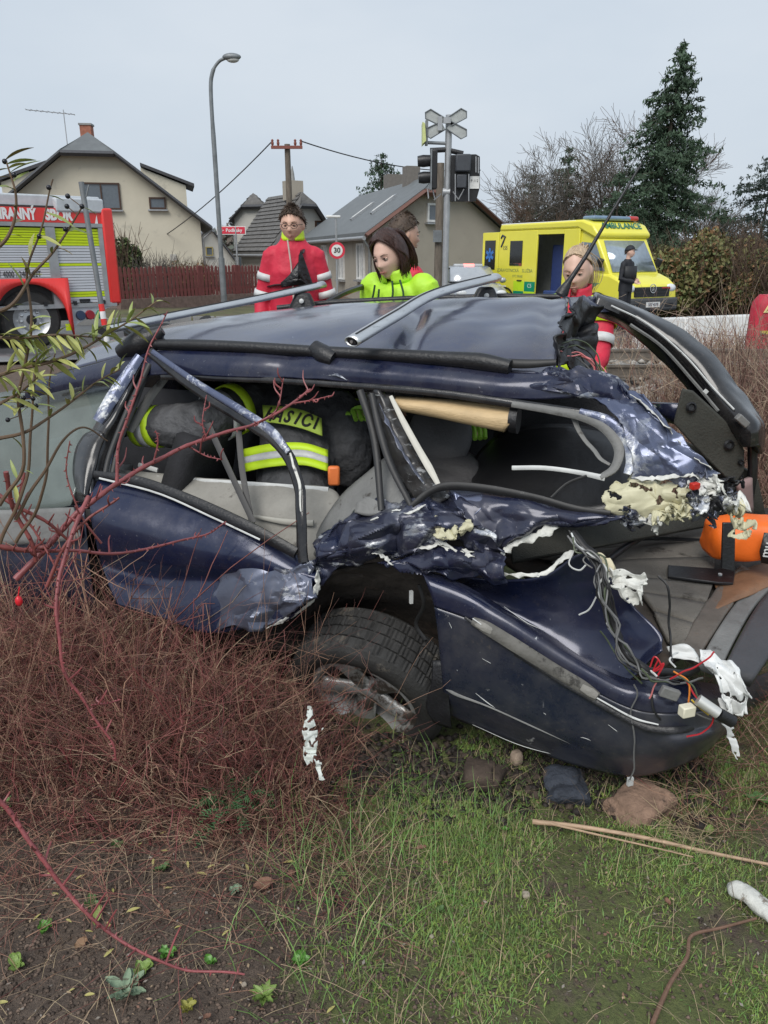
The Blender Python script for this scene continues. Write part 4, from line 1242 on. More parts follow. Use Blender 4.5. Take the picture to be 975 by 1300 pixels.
def ribbon(name, pts, w_, z, m, kind='structure', thick=.02):
    b = MB()
    G = []
    for i, p in enumerate(pts):
        p = V((p[0], p[1], 0)); a = V((*pts[max(0, i - 1)], 0)); c = V((*pts[min(len(pts) - 1, i + 1)], 0))
        t = (c - a).normalized(); n = V((-t.y, t.x, 0))
        row = []
        for u in np.linspace(-.5, .5, 7):
            q = p + n * w_ * u
            row.append(V((q.x, q.y, ground_z(q.x, q.y) + z)))
        G.append(row)
    b.grid(G)
    return b.build(name, m, kind=kind, solid=thick, angle=80)


ribbon('road', [(-60, 6), (-30, 10.5), (-12, 14.2), (-4, 16.2), (2, 17.6), (8, 18.6), (20, 21), (60, 30)], 7.0, .03, asphalt)
ribbon('pavement', [(3.2, 14.6), (6, 15.4), (9, 16.1), (14, 17.4), (30, 22)], 4.4, .05, concrete)
ribbon('verge', [(-40, 16), (-20, 18.6), (-10, 20.9), (-3, 22.6), (3, 24)], 5.0, .05, verge)
# kerb stones along the far side of the road
kerb_m = mat('grey kerb stone', (.27, .27, .26), rough=.8, bump=.3)
kb = None
for i in range(34):
    u = i / 34
    x = -16 + 18 * u
    y = 16.3 + (x + 16) * .245
    me = kb.data if kb else MB().box((0, 0, 0), (.50, .14, .2)).mesh('kerb_stone', kerb_m)
    o = link_mesh('kerb_stone', me, bpy.data.objects['road'], loc=(x, y, ground_z(x, y) + .09), rot=(0, 0, math.atan(.245)))
    kb = kb or o

# ---- railway: ballast, sleepers, rails
stone_m = mat('ballast stone', (.33, .31, .28), rough=.9, var=.35, scale=3, bump=.5)
stone_d = mat('brown ballast stone', (.17, .145, .12), rough=.9, var=.35, scale=3, bump=.5)
rs = np.random.RandomState(3)


def stones(name, n, fx_, size, mats, seed):
    r_ = np.random.RandomState(seed)
    base = np.array([[0, 0, 1], [1, 0, .1], [.3, .95, 0], [-.8, .6, .1], [-.8, -.6, 0], [.3, -.95, .1], [0, 0, -.8]], float)
    tri = np.array([[0, 1, 2], [0, 2, 3], [0, 3, 4], [0, 4, 5], [0, 5, 1], [6, 2, 1], [6, 3, 2], [6, 4, 3], [6, 5, 4], [6, 1, 5]])
    Vs, Fs = [], []
    pos = fx_(r_, n)
    for i in range(n):
        s_ = size * r_.uniform(.5, 1.5)
        q = base * (1 + r_.uniform(-.35, .35, base.shape)) * s_ * np.array([1, r_.uniform(.6, 1), r_.uniform(.4, .8)])
        a = r_.uniform(0, 6.28); c_, s2 = math.cos(a), math.sin(a)
        q = q @ np.array([[c_, s2, 0], [-s2, c_, 0], [0, 0, 1]])
        Vs.append(q + pos[i]); Fs.append(tri + 7 * i)
    return soup(name, np.concatenate(Vs), np.concatenate(Fs), mats, r_.randint(0, len(mats), n).repeat(10))


def ballast_pos(r_, n):
    x = r_.uniform(1.2, 12, n); y = r_.uniform(6.2, 12.5, n)
    h = np.minimum(1, np.maximum(0, np.minimum((y - 6.0) / 1.2, (12.7 - y) / 1.2)))
    return np.stack([x, y, np.array([ground_z(a, b_) for a, b_ in zip(x, y)]) + .05 + .22 * h], 1)


o = link_mesh('ballast', stones('ballast', 6500, ballast_pos, .05, [stone_m, stone_d], 3))
o['kind'] = 'stuff'
b = MB()
b.grid([[V((x, y, ground_z(x, y) + z)) for x in np.linspace(.8, 13, 20)] for y, z in ((5.9, -.02), (6.6, .14), (7.3, .24), (11.6, .24), (12.3, .14), (13, -.02))])
b.build('railway_bed', mat('dirty track bed', (.12, .105, .09), rough=.95, bump=.8), kind='structure')
rail_m = mat('worn rail steel', (.24, .21, .18), rough=.45, metal=.6, var=.3)
sleeper_m = mat('grey sleeper', (.20, .19, .175), rough=.85, bump=.4)
tr = thing('railway_track', 'railway track with two steel rails on sleepers behind the wreck', 'railway track', (5, 9.8, .3))
for y in (8.9, 10.4):
    b = MB()
    prof = [(-.06, 0), (.06, 0), (.06, .015), (.012, .03), (.012, .11), (.034, .12), (.034, .15), (-.034, .15), (-.034, .12), (-.012, .11), (-.012, .03), (-.06, .015)]
    b.prism([V((1.0, y + a, .40 + z)) for a, z in prof], (12, 0, 0))
    part(b, 'rail', rail_m, tr)
sl = None
for i in range(18):
    x = 1.3 + i * .62
    if sl is None:
        sl = MB().box((0, 0, 0), (.26, 2.5, .16)).build('sleeper', sleeper_m, tr, bevel=.02)
        sl.location = (x - 5, 9.65 - 9.8, .33 - .3)
    else:
        c_ = sl.copy(); COL.objects.link(c_); c_.location = (x - 5, 9.65 - 9.8, .03)

bw0, bw1 = P(812, 403, 15.2), P(960, 400, 16.4)
bwd = (bw1 - bw0); bwd.z = 0
g0 = ground_z(bw0.x, bw0.y)
root = thing('concrete_barrier', 'low white concrete barrier lying between the railway and the hedge', 'barrier', (bw0.x, bw0.y, g0))
wconc = mat('white painted concrete', (.66, .66, .64), rough=.7, var=.12, scale=2, bump=.3, spots=(.42, .38, .33), spot_scale=4, spot_at=.62)
ba = math.atan2(bwd.y, bwd.x)
for k in range(4):
    c_ = bw0 + bwd * (k + .5) / 3
    zt_ = P(880, 402, 15.8).z
    part(MB().hexa([V((c_.x, c_.y, 0)) + Matrix.Rotation(ba, 3, 'Z') @ V((x, y, g0 - .05)) for x, y in ((-.49 * bwd.length / 3, -.2), (.49 * bwd.length / 3, -.2), (.49 * bwd.length / 3, .2), (-.49 * bwd.length / 3, .2))],
                   [V((c_.x, c_.y, 0)) + Matrix.Rotation(ba, 3, 'Z') @ V((x, y, zt_)) for x, y in ((-.49 * bwd.length / 3, -.12), (.49 * bwd.length / 3, -.12), (.49 * bwd.length / 3, .12), (-.49 * bwd.length / 3, .12))]), 'barrier_block', wconc, root, bevel=.02)

# ---- houses
cream_w = mat('cream render', (.56, .52, .42), rough=.9, var=.06, scale=.8, bump=.2, bscale=40, spots=(.47, .44, .36), spot_scale=.9, spot_at=.58)
white_w = mat('pale grey render', (.50, .49, .45), rough=.9, var=.07, scale=.8, bump=.2, spots=(.42, .40, .36), spot_scale=.7, spot_at=.58)
grey_w = mat('grey beige render', (.36, .325, .27), rough=.9, var=.08, scale=.7, bump=.25, spots=(.30, .27, .225), spot_scale=.6, spot_at=.55)
slate = mat('grey roof slates', (.13, .14, .145), rough=.6, var=.15, scale=3)
dark_roof = mat('dark roof boards', (.055, .055, .06), rough=.6, var=.2)
tile_m = mat('weathered dark tiles', (.13, .125, .12), rough=.8, var=.3, scale=4, spots=(.22, .21, .19), spot_scale=6, spot_at=.6)
pane_m = mat('window pane', (.10, .12, .14), rough=.04, spec=.8)
win_b = mat('brown window frame', (.06, .03, .018), rough=.5)
win_w = mat('white window frame', (.70, .70, .68), rough=.5)
brick_m = mat('red chimney brick', (.33, .13, .085), rough=.9, var=.25, scale=9, spots=(.42, .33, .27), spot_scale=12, spot_at=.62)
metal_g = mat('galvanised metal', (.40, .41, .42), rough=.45, metal=.6, var=.15, scale=5)
lamp_g = mat('grey lamp post paint', (.20, .215, .225), rough=.5, metal=.3, var=.25, scale=4)


def tiled(name, q, m, root, rows, cols, th=.05, brick=True):
    """roof slope of overlapping tile courses: q = eave0, eave1, ridge1, ridge0"""
    b = MB()
    nrm = (q[1] - q[0]).cross(q[3] - q[0]).normalized()
    if nrm.z < 0: nrm = -nrm
    for i in range(rows):
        u0, u1 = i / rows, min(1, (i + 1.12) / rows)
        for j in range(cols):
            v0, v1 = (j + (.5 if i % 2 and brick else 0)) / cols, (j + .96 + (.5 if i % 2 and brick else 0)) / cols
            v1 = min(1, v1)
            if v0 >= 1: continue
            def at(u, v): return q[0].lerp(q[1], v).lerp(q[3].lerp(q[2], v), u)
            lo = [at(u0, v0) + nrm * (th * 1.6), at(u0, v1) + nrm * (th * 1.6), at(u1, v1) + nrm * (th * .5), at(u1, v0) + nrm * (th * .5)]
            b.hexa([p - nrm * th * .5 for p in lo], lo)
    return part(b, 'roof_tiles', m, root, smooth=False, kind='stuff')


def house(name, label, A, B, dep, ze, zr, zc, wm, rm, over=.45, z0=-.1, tiles=None, verge_m=dark_roof):
    A, B, dep = V((A[0], A[1], 0)), V((B[0], B[1], 0)), V((dep[0], dep[1], 0))
    Mid = (A + B) / 2
    root = thing(name, label, 'house', (Mid.x, Mid.y, 0))
    Z = lambda p, z: V((p.x, p.y, z))
    f = (zc - ze) / (zr - ze)
    cL, cR = A.lerp(Mid, f), B.lerp(Mid, f)
    dn = dep.normalized()
    wt_ = dn * .3
    part(MB().prism([Z(A, z0), Z(B, z0), Z(B, ze), Z(cR, zc), Z(cL, zc), Z(A, ze)], wt_), 'front_wall', wm, root)
    bk = dep - wt_
    part(MB().prism([Z(A + bk, z0), Z(B + bk, z0), Z(B + bk, ze), Z(Mid + bk, zr - .05), Z(A + bk, ze)], wt_), 'back_wall', wm, root)
    for E in (A, B):
        s_ = (Mid - E).normalized() * .25
        part(MB().prism([Z(E + wt_, z0), Z(E + bk, z0), Z(E + bk, ze), Z(E + wt_, ze)], s_), 'side_wall', wm, root)
    sl_ = (zr - ze) / (Mid - A).length
    rf = None
    for E, c_ in ((A, cL), (B, cR)):
        o_ = (E - Mid).normalized()
        ee = E + o_ * over
        ze2 = ze - over * sl_
        hs = dn * ((zr - zc) / sl_ * .8)
        poly = [Z(ee - dn * over, ze2), Z(c_ - dn * over, zc), Z(Mid + hs, zr), Z(Mid + dep + dn * .2, zr), Z(ee + dep + dn * .2, ze2)]
        poly = [p + V((0, 0, .06)) for p in poly]
        r_ = part(MB().prism(poly, (0, 0, .14)), 'roof', rm, root)
        rf = rf or r_
        if tiles:
            tiled('t', [poly[0] + V((0, 0, .13)), poly[4] + V((0, 0, .13)), poly[3] + V((0, 0, .13)), (poly[1] if zc > zr - .3 else poly[0].lerp(poly[2], 1)) + V((0, 0, .13))], rm, root, *tiles)
        part(MB().tube([Z(ee - dn * over, ze2 + .08), Z(c_ - dn * over, zc + .08)], .13, 4, flat=.6), 'verge_board', verge_m, root)
        part(MB().tube([Z(ee - dn * over * .8 + o_ * .06, ze2), Z(ee + dep + o_ * .06, ze2)], .07, 8), 'gutter', metal_g, root)
        part(MB().tube([Z(ee + o_ * .02 + dn * .1, ze2), Z(E + o_ * .08 + dn * .15, ze2 - .35), Z(E + o_ * .08 + dn * .15, z0)], .05, 8), 'downpipe', metal_g, root)
    if zc < zr - .05:
        hs = dn * ((zr - zc) / sl_ * .8)
        part(MB().prism([Z(cL - dn * over - (cR - cL).normalized() * .06, zc + .02), Z(cR - dn * over + (cR - cL).normalized() * .06, zc + .02), Z(Mid + hs, zr + .10)], (0, 0, .12)), 'hip_roof', rm, root)
        part(MB().tube([Z(cL - dn * over, zc + .05), Z(cR - dn * over, zc + .05)], .12, 4), 'verge_board', verge_m, root)
    return root


def win(root, c, right, w_, h_, fm, mull=1, sill=True, bars=0, out=None, curtain=False):
    right = V(right).normalized(); up = V((0, 0, 1))
    out = out if out is not None else right.cross(up)
    Rm_ = Matrix((right, out, up)).transposed()
    fr = MB()
    t = .07
    for s_ in (-1, 1):
        fr.box(c + right * (s_ * (w_ / 2 - t / 2)) + out * .02, (t, .08, h_), Rm_)
        fr.box(c + up * (s_ * (h_ / 2 - t / 2)) + out * .019, (w_ - 2 * t, .08, t), Rm_)
    f = part(fr, 'window_frame', fm, root)
    part(MB().box(c - out * .005, (w_ - .1, .02, h_ - .1), Rm_), 'pane', pane_m, f)
    for k in range(mull):
        part(MB().box(c + right * (w_ * ((k + 1) / (mull + 1) - .5)) + out * .021, (.06, .07, h_ - 2 * t), Rm_), 'mullion', fm, f)
    for k in range(bars):
        part(MB().box(c + right * (w_ * ((k + .5) / bars - .5)) + out * .07, (.03, .03, h_), Rm_), 'bar', win_w, f)
    if sill: part(MB().box(c - up * (h_ / 2 + .05) + out * .07, (w_ + .14, .18, .06), Rm_), 'sill', metal_g, f)
    return f


def xy(px, Y): p = P(px, 322, Y); return (p.x, p.y)
def zz(py, Y, px=487): return P(px, py, Y).z


# cream house on the left
A, B = xy(-12, 36.5), xy(257, 38.5)
dep = V((-.25, .97, 0)) * 9
hL = house('house', 'cream house with half hipped roof, red chimney and dormers behind the picket fence', A, B, dep, zz(281, 38), zz(177, 39), zz(198, 37.5), cream_w, slate, over=.5)
A3, B3 = V((*A, 0)), V((*B, 0))
rt = (B3 - A3).normalized(); outv = rt.cross(V((0, 0, 1)))
def fpt(px, py): return on_plane(px, py, A3, B3) + outv * .02
s38 = 38 / FPX
win(hL, fpt(129, 249), rt, 42 * s38, 29 * s38, win_b, 1)
win(hL, fpt(200, 258), rt, 19 * s38, 13 * s38, win_b, 0)
part(MB().box(fpt(220, 327), (.3, .06, .3), math.atan2(rt.y, rt.x)), 'vent_grille', white_w, hL)
Mid = (A3 + B3) / 2
for s_, nm in ((-1, 'l'), (1, 'r')):       # side dormers
    dz0, dz1 = zz(252, 38), zz(226, 38)
    c0 = Mid + rt * s_ * 2.1 + dep.normalized() * 2.4
    e0 = Mid + rt * s_ * (4.15 if s_ > 0 else 4.2) + dep.normalized() * 2.4
    dd = dep.normalized() * 3.2
    part(MB().prism([V((c0.x, c0.y, dz0)), V((e0.x, e0.y, dz0 - .2)), V((e0.x, e0.y, dz1 - .10)), V((c0.x, c0.y, dz1 + .65))], dd), 'dormer', cream_w, hL)
    e1 = e0 + rt * s_ * .4
    part(MB().prism([V((c0.x, c0.y, dz1 + .72)) - dd * .06, V((e1.x, e1.y, dz1 - .16)) - dd * .06, V((e1.x, e1.y, dz1 - .02)) - dd * .06, V((c0.x, c0.y, dz1 + .86)) - dd * .06], dd * 1.1), 'dormer_roof', dark_roof, hL)
chz = zz(177, 39)
ch = Mid + dep.normalized() * 2.0 - rt * .12
rf = part(MB().box((ch.x, ch.y, chz + .15), (.5, .5, .95), .1), 'chimney', brick_m, hL)
part(MB().box((ch.x, ch.y, chz + .66), (.58, .58, .08), .1), 'chimney_cap', kerb_m, rf)
ae = Mid + dep.normalized() * 1.6 - rt * 1.0
am = thing('television_aerial', 'thin rooftop television aerial beside the red chimney of the cream house', 'aerial', (ae.x, ae.y, chz - .6))
part(MB().tube([V((ae.x, ae.y, chz - .6)), V((ae.x, ae.y, chz + 1.2))], .022, 6), 'mast', metal_g, am)
part(MB().tube([V((ae.x - 1.7, ae.y, chz + 1.2)), V((ae.x + .5, ae.y, chz + 1.0))], .018, 5), 'boom', metal_g, am)
for k in range(9):
    x = ae.x - 1.6 + k * .25
    part(MB().tube([V((x, ae.y - .3, chz + 1.19 - k * .022)), V((x, ae.y + .3, chz + 1.19 - k * .022))], .01, 4), 'element', metal_g, am)

# grey tiled house in the middle (two wings)
A, B = xy(347, 40), xy(430, 42.5)
hM = house('house', 'small pale gabled house with grey tiled roof and stubby chimney behind the utility pole', A, B, (-2.3, 4.0), zz(313, 40), zz(250, 42), zz(264, 41.5), white_w, tile_m, over=.35, tiles=(14, 18))
A3, B3 = V((*A, 0)), V((*B, 0)); rt = (B3 - A3).normalized()
win(hM, on_plane(408, 287, A3, B3) + rt.cross(V((0, 0, 1))) * .02, rt, .8, .5, win_b, 0)
pM = (A3 + B3) / 2 + V((-.7, .9, 0))
zM = zz(250, 42)
cc = part(MB().box((pM.x, pM.y, zM + .3), (.8, .8, .9), .5), 'chimney', grey_w, hM)
part(MB().lathe([(.12, 0), (.09, .35), (.02, .7)], (pM.x, pM.y, zM + .75), n=8), 'chimney_pot', kerb_m, cc)
A, B = xy(300, 47), xy(350, 46)
hN = house('house', 'pale two storey wing with dark tiled roof, left of the man in red', A, B, (-1.0, 8), zz(276, 46), zz(250, 47), zz(264, 46.5), white_w, tile_m, over=.3, tiles=(8, 14))
A3, B3 = V((*A, 0)), V((*B, 0)); rt = (B3 - A3).normalized()
for (x, y) in ((308, 340), (324, 336)):
    win(hN, on_plane(x, y, A3, B3) + rt.cross(V((0, 0, 1))) * .02, rt, .55, 1.5, win_w, 0)

# big beige house with slate roof
A, B = xy(473, 28), xy(641, 31)
depB = V((-3.4, 12.2, 0))
hB = house('house', 'beige rendered house with long grey slate roof and skylights behind the crossing signal', A, B, depB, zz(294, 28), zz(226, 29.5), zz(247, 29), grey_w, slate, over=.35, verge_m=mat('red brown verge board', (.13, .06, .045), rough=.7))
A3, B3 = V((*A, 0)), V((*B, 0)); rt = (B3 - A3).normalized(); ov = rt.cross(V((0, 0, 1)))
win(hB, on_plane(549, 270, A3, B3) + ov * .02, rt, .5, .62, win_w, 0)
sA, sB = A3 + depB, A3
st = (sB - sA).normalized(); so = st.cross(V((0, 0, 1)))
for x, y in ((413, 330), (434, 334), (459, 332)):
    c_ = on_plane(x, y, sA, sB) + so * .02
    win(hB, c_, st, 1.05, 1.25, win_w, 1, bars=3)
Mid = (A3 + B3) / 2
zr_ = zz(226, 29.5)
o_ = (A3 - Mid).normalized()
for u, v_ in ((.22, .55), (.42, .62)):      # roof lights on the left slope
    q = Mid.lerp(A3, v_) + depB * u
    zq = zr_ + (zz(294, 28) - zr_) * v_ + .24
    dnr = depB.normalized()
    sl_ = (zr_ - zz(294, 28)) / (Mid - A3).length
    dv = (o_ + V((0, 0, -sl_))).normalized()
    nn = dnr.cross(dv).normalized()
    if nn.z < 0: nn = -nn
    Rm_ = Matrix((dnr, dv, nn)).transposed()
    f = part(MB().box(V((q.x, q.y, zq)), (.25, 1.3, .09), Rm_), 'skylight', metal_g, hB)
    part(MB().box(V((q.x, q.y, zq)) + nn * .05, (.15, 1.1, .02), Rm_), 'pane', win_w, f)
for px_, py_, Y_, w_ in ((522, 222, 33, .55), (499, 231, 38, .7)):
    p = P(px_, py_, Y_)
    part(MB().box((p.x, p.y, p.z - .3), (w_, w_, 1.2), .3), 'chimney', mat('dark chimney render', (.17, .155, .14), rough=.9), hB)
# house far between lamp and grey house
A, B = xy(226, 62), xy(306, 64)
hF = house('house', 'distant white gabled house between the lamp post and the street sign', A, B, (-3, 12), zz(344, 62), zz(286, 62), zz(286, 62) - .1, white_w, slate, over=.3)
A3, B3 = V((*A, 0)), V((*B, 0)); rt = (B3 - A3).normalized()
win(hF, on_plane(266, 319, A3, B3) + V((0, -.05, 0)), rt, .55, .65, mat('ochre frame', (.35, .28, .1), rough=.6), 0)

# ---- picket fence on a low wall
red_f = mat('dark red fence paint', (.17, .05, .045), rough=.7, var=.3, scale=5, bump=.3)
fa, fb = P(146, 350, 23.5), P(342, 350, 28)
fa.z = fb.z = 0
fdir = (fb - fa).normalized(); fl = (fb - fa).length
fz = zz(378, 25.5)
fen = thing('picket_fence', 'dark red wooden picket fence on a low wall in front of the cream house', 'fence', (fa.x, fa.y, fz))
ang = math.atan2(fdir.y, fdir.x)
part(MB().box((fa + fb) / 2 + V((0, .05, fz - .12)), (fl, .22, .34), ang), 'base_wall', mat('mossy low wall', (.17, .12, .10), rough=.9, var=.3), fen)
for zr2 in (.25, .72):
    part(MB().box((fa + fb) / 2 + V((0, .05, fz + zr2)), (fl, .04, .07), ang), 'rail', red_f, fen)
pk = None
n_p = int(fl / .135)
for i in range(n_p):
    p = fa + fdir * (i + .5) * fl / n_p
    if pk is None:
        pk = MB().prism([V((-.045, 0, 0)), V((.045, 0, 0)), V((.045, 0, .86)), V((0, 0, .92)), V((-.045, 0, .86))], (0, .022, 0)).build('picket', red_f, fen)
        o = pk
    else:
        o = pk.copy(); COL.objects.link(o)
    o.location = (p.x - fa.x, p.y - fa.y - .01, RND.uniform(.03, .07)); o.rotation_euler = (0, RND.uniform(-.015, .015), ang)
for i in range(5):
    p = fa + fdir * i * fl / 4
    part(MB().box(p + V((0, .09, fz + .45)), (.14, .12, 1.05), ang), 'post', red_f, fen)

# ---- street lamp
lb = GP(283, 25)
lmp = thing('street_lamp', 'tall grey street lamp with curved arm standing by the picket fence', 'street lamp', lb)
zt = zz(92, 25, 270)
dx_ = lambda px, py: P(px, py, 25).x
part(MB().tube([lb + V((0, 0, -.1)), lb + V((0, 0, 1.5))], .095, 12), 'lower_post', lamp_g, lmp)
part(MB().tube(curve([lb + V((0, 0, 1.5)), lb + V((0, 0, 4)), lb + V((0, 0, zt - lb.z - .6)), lb + V((.08, 0, zt - lb.z - .02)), lb + V((.28, -.02, zt - lb.z + .26)), lb + V((.5, -.05, zt - lb.z + .36))], 26),
               [.07] * 8 + [.058] * 9 + [.045] * 9, 12), 'upper_post', lamp_g, lmp)
hd = lb + V((.62, -.06, zt - lb.z + .36))
part(MB().ell(hd + V((.05, 0, .02)), (.27, .13, .10)), 'lamp_head', lamp_g, lmp)
part(MB().ell(hd + V((.08, 0, -.05)), (.18, .10, .08)), 'lamp_glass', mat('lamp bowl', (.5, .5, .48), rough=.2), lmp)

# ---- utility pole with wires
ub = GP(371, 30)
ut = zz(183, 30, 367)
wood = mat('weathered pole wood', (.15, .125, .10), rough=.9, var=.3, scale=4, stretch=(6, 6, 1), bump=.4)
ins = mat('brown insulator', (.22, .07, .05), rough=.4)
up_ = thing('utility_pole', 'wooden utility pole with crossarm and insulators above the red jacketed man', 'utility pole', ub)
part(MB().tube([ub + V((0, 0, -.2)), V((ub.x, ub.y, ut))], [.125, .10], 12), 'pole', wood, up_)
part(MB().box((ub.x, ub.y - .16, ut - .12), (1.1, .1, .1)), 'crossarm', ins, up_)
tips = []
for k, x in enumerate((-.5, -.3, .3, .5)):
    p = V((ub.x + x, ub.y - .16, ut - .02))
    part(MB().lathe([(.02, -.06), (.05, 0), (.05, .05), (.035, .09), (.05, .12), (.02, .16)], p, n=10), 'insulator', ins, up_)
    tips.append(p + V((0, 0, .1)))
cable = mat('black cable', (.03, .03, .032), rough=.6)


def sag(a, b_, s_, r_, name, label):
    pts = [a.lerp(b_, u) - V((0, 0, s_ * 4 * u * (1 - u))) for u in np.linspace(0, 1, 18)]
    return single(MB().tube(pts, r_, 5), name, cable, label, 'cable', base=a)


sag(tips[0], P(150, 330, 44), .5, .022, 'overhead_cable', 'overhead cable running down left from the wooden pole to the cream house')
sag(tips[3], P(610, 216, 40), .35, .022, 'overhead_cable', 'overhead cable from the wooden pole across to the crossing signal')

# ---- street name sign, speed sign
sb = GP(303, 34)
sgn = thing('street_sign', 'red street name board on a thin grey post left of the man in red', 'street sign', sb)
part(MB().tube([sb, V((sb.x, sb.y, zz(288, 34)))], .035, 8), 'post', metal_g, sgn)
c0, c1 = P(276, 292, 34), P(311, 293, 34)
ctr = (c0 + c1) / 2
red_s = mat('red sign face', (.62, .03, .06), rough=.45)
bd = part(MB().box(ctr, (c1.x - c0.x, .03, .27)), 'board', red_s, sgn, bevel=.01)
part(MB().box(ctr + V((0, .012, 0)), (c1.x - c0.x + .06, .03, .33)), 'board_rim', win_w, sgn)
wtxt = mat('white lettering', (.8, .8, .8), rough=.5)
I3 = basis((1, 0, 0), (0, 0, 1))
text_mesh('\u2190 Podlesky', .19, wtxt, sgn, loc=ROOTM[sgn].inverted() @ (ctr + V((0, -.022, 0))), R=I3, sx=1.0, bold=.003)
vb = GP(428, 24)
spd = thing('speed_sign', 'round speed limit sign reading 30 on a thin post in front of the beige house', 'road sign', vb)
part(MB().tube([vb, V((vb.x, vb.y, zz(276, 24, 425)))], .03, 8), 'post', metal_g, spd)
vc = P(428, 318, 24) + V((0, -.04, 0))
part(MB().lathe([(.001, 0), (.235, 0), (.235, .012), (.001, .012)], vc, (0, -1, 0), 28), 'red_ring', red_s, spd)
part(MB().lathe([(.001, .012), (.165, .012), (.165, .016), (.001, .016)], vc, (0, -1, 0), 28), 'face', win_w, spd)
text_mesh('30', .20, mat('black lettering', (.02, .02, .02), rough=.5), spd, 'numerals', loc=ROOTM[spd].inverted() @ (vc + V((0, -.02, 0))), R=I3, bold=.006)
lh = P(423, 275, 24)
part(MB().box(lh, (.42, .12, .07), .2), 'lamp_arm_head', win_w, spd, bevel=.02)

# ---- level crossing signal
cb = GP(565, 19)
cs = thing('crossing_signal', 'level crossing signal post with crossbuck and dark lamp boxes seen from behind', 'crossing signal', cb)
zt = zz(146, 19, 567)
part(MB().tube([cb, V((cb.x, cb.y, zt))], .075, 14), 'post', metal_g, cs)
u19 = 19.3 / FPX
def s19(px, py, dy=0): p = P(px, py, 19); return V((p.x, p.y + dy, p.z))
backp = mat('grey sign back', (.42, .44, .43), rough=.5, metal=.3, var=.12, spots=(.30, .31, .30), spot_at=.6, spot_scale=5)
for (ex, ey, s1) in ((544, 146, 1), (586, 146, -1), (544, 170, 1), (586, 170, -1)):
    c_, e_ = V((566, 158)), V((ex, ey))
    d_ = (e_ - c_); d2 = V((d_.x, d_.y)).normalized(); n2 = V((-d2.y, d2.x))
    w_ = 7.5
    ext = 26
    q = [c_ + n2 * w_ * .75 + d2 * 4, c_ + d2 * ext + n2 * w_ * .9, c_ + d2 * (ext + 4) + n2 * 0 , c_ + d2 * ext - n2 * w_ * .9, c_ - n2 * w_ * .75 + d2 * 4]
    part(MB().prism([s19(p.x, p.y, -.10 + (.02 if s1 > 0 else 0)) for p in q], (0, .015, 0)), 'crossbuck_arm', backp, cs, bevel=.004)
    rimp = [s19(p.x, p.y, -.115 + (.02 if s1 > 0 else 0)) for p in q[:]]
    part(MB().tube(rimp, .014, 4), 'arm_rim', lamp_g, cs)
part(MB().box(s19(567, 154, -.13), (.16, .06, .12)), 'crossbuck_clamp', metal_g, cs)
part(MB().box(s19(558, 158, -.14), (.10, .04, .28)), 'sign_bracket', metal_g, cs)
yel = mat('pale yellow green sign edge', (.55, .60, .25), rough=.5)
part(MB().tube([s19(566, 182), s19(541, 181)], .035, 8), 'upper_arm', lamp_g, cs)
part(MB().box(s19(541.5, 169), (.06, .2, .5)), 'bracket_plate', lamp_g, cs)
part(MB().prism([s19(536, 156, -.18), s19(539, 158, -.18), s19(540.5, 180, -.18), s19(536, 184, -.18)], (0, .5, 0)), 'side_sign', yel, cs)
part(MB().tube([s19(546, 191), s19(566, 190), s19(588, 195)], .055, 8), 'lower_arm', blk, cs)
part(MB().box(s19(551, 216), (.13, .34, .80)), 'signal_backboard', blk, cs, bevel=.02)
part(MB().box(s19(547, 216), (.03, .40, .84)), 'signal_edge', lamp_g, cs)
for (x, y) in ((537, 204), (538, 225)):
    p = s19(x, y)
    part(MB().lathe([(.12, 0), (.13, .16), (.11, .28)], p + V((.16, 0, 0)), (-1, 0, -.05), 16, caps=True), 'signal_hood', blk, cs)
bx = [(573, 197), (604, 196), (609, 199), (609, 238), (604, 256), (572, 256)]
part(MB().prism([s19(x, y, -.05) for x, y in bx], (0, .10, 0)), 'signal_box_board', blk, cs, bevel=.01)
part(MB().box(s19(587, 208, -.16), (.34, .20, .36)), 'signal_box', mat('dark grey box', (.05, .055, .065), rough=.5), cs, bevel=.03)
part(MB().box(s19(585, 231, -.14), (.22, .16, .28)), 'signal_box', mat('dark grey box', (.05, .055, .065)), cs, bevel=.02)
pl = part(MB().box(s19(602, 232, -.07), (.22, .012, .26)), 'plate', win_w, cs)
text_mesh('P 112', .075, mat('black lettering', (.02, .02, .02)), cs, 'plate_lettering', loc=ROOTM[cs].inverted() @ s19(602, 230, -.08), R=I3)
for a_, b2 in (((577, 222), (577, 256)), ((594, 222), (594, 256)), ((574, 244), (581, 254)), ((588, 241), (581, 254)), ((603, 200), (603, 220)), ((606, 201), (606, 221))):
    part(MB().tube([s19(*a_, -.2), s19(*b2, -.2)], .012, 5), 'bracket_rod', metal_g, cs)
for a_, b2 in (((543, 240), (544, 252)), ((549, 240), (552, 252)), ((560, 246), (551, 254))):
    part(MB().tube([s19(*a_), s19(*b2)], .016, 5), 'bracket_rod', metal_g, cs)
part(MB().tube([s19(562, 244), s19(571, 244)], .09, 10), 'clamp', metal_g, cs)
wb_ = GP(556, 22)
sp_ = thing('wooden_post', 'weathered wooden post standing close behind the crossing signal', 'post', wb_)
part(MB().tube([wb_, V((wb_.x, wb_.y, zz(207, 22, 557)))], [.12, .10], 10), 'post', wood, sp_)
part(MB().box(V((wb_.x - .05, wb_.y - .12, zz(300, 22))), (.22, .16, .3)), 'cable_box', lamp_g, sp_)
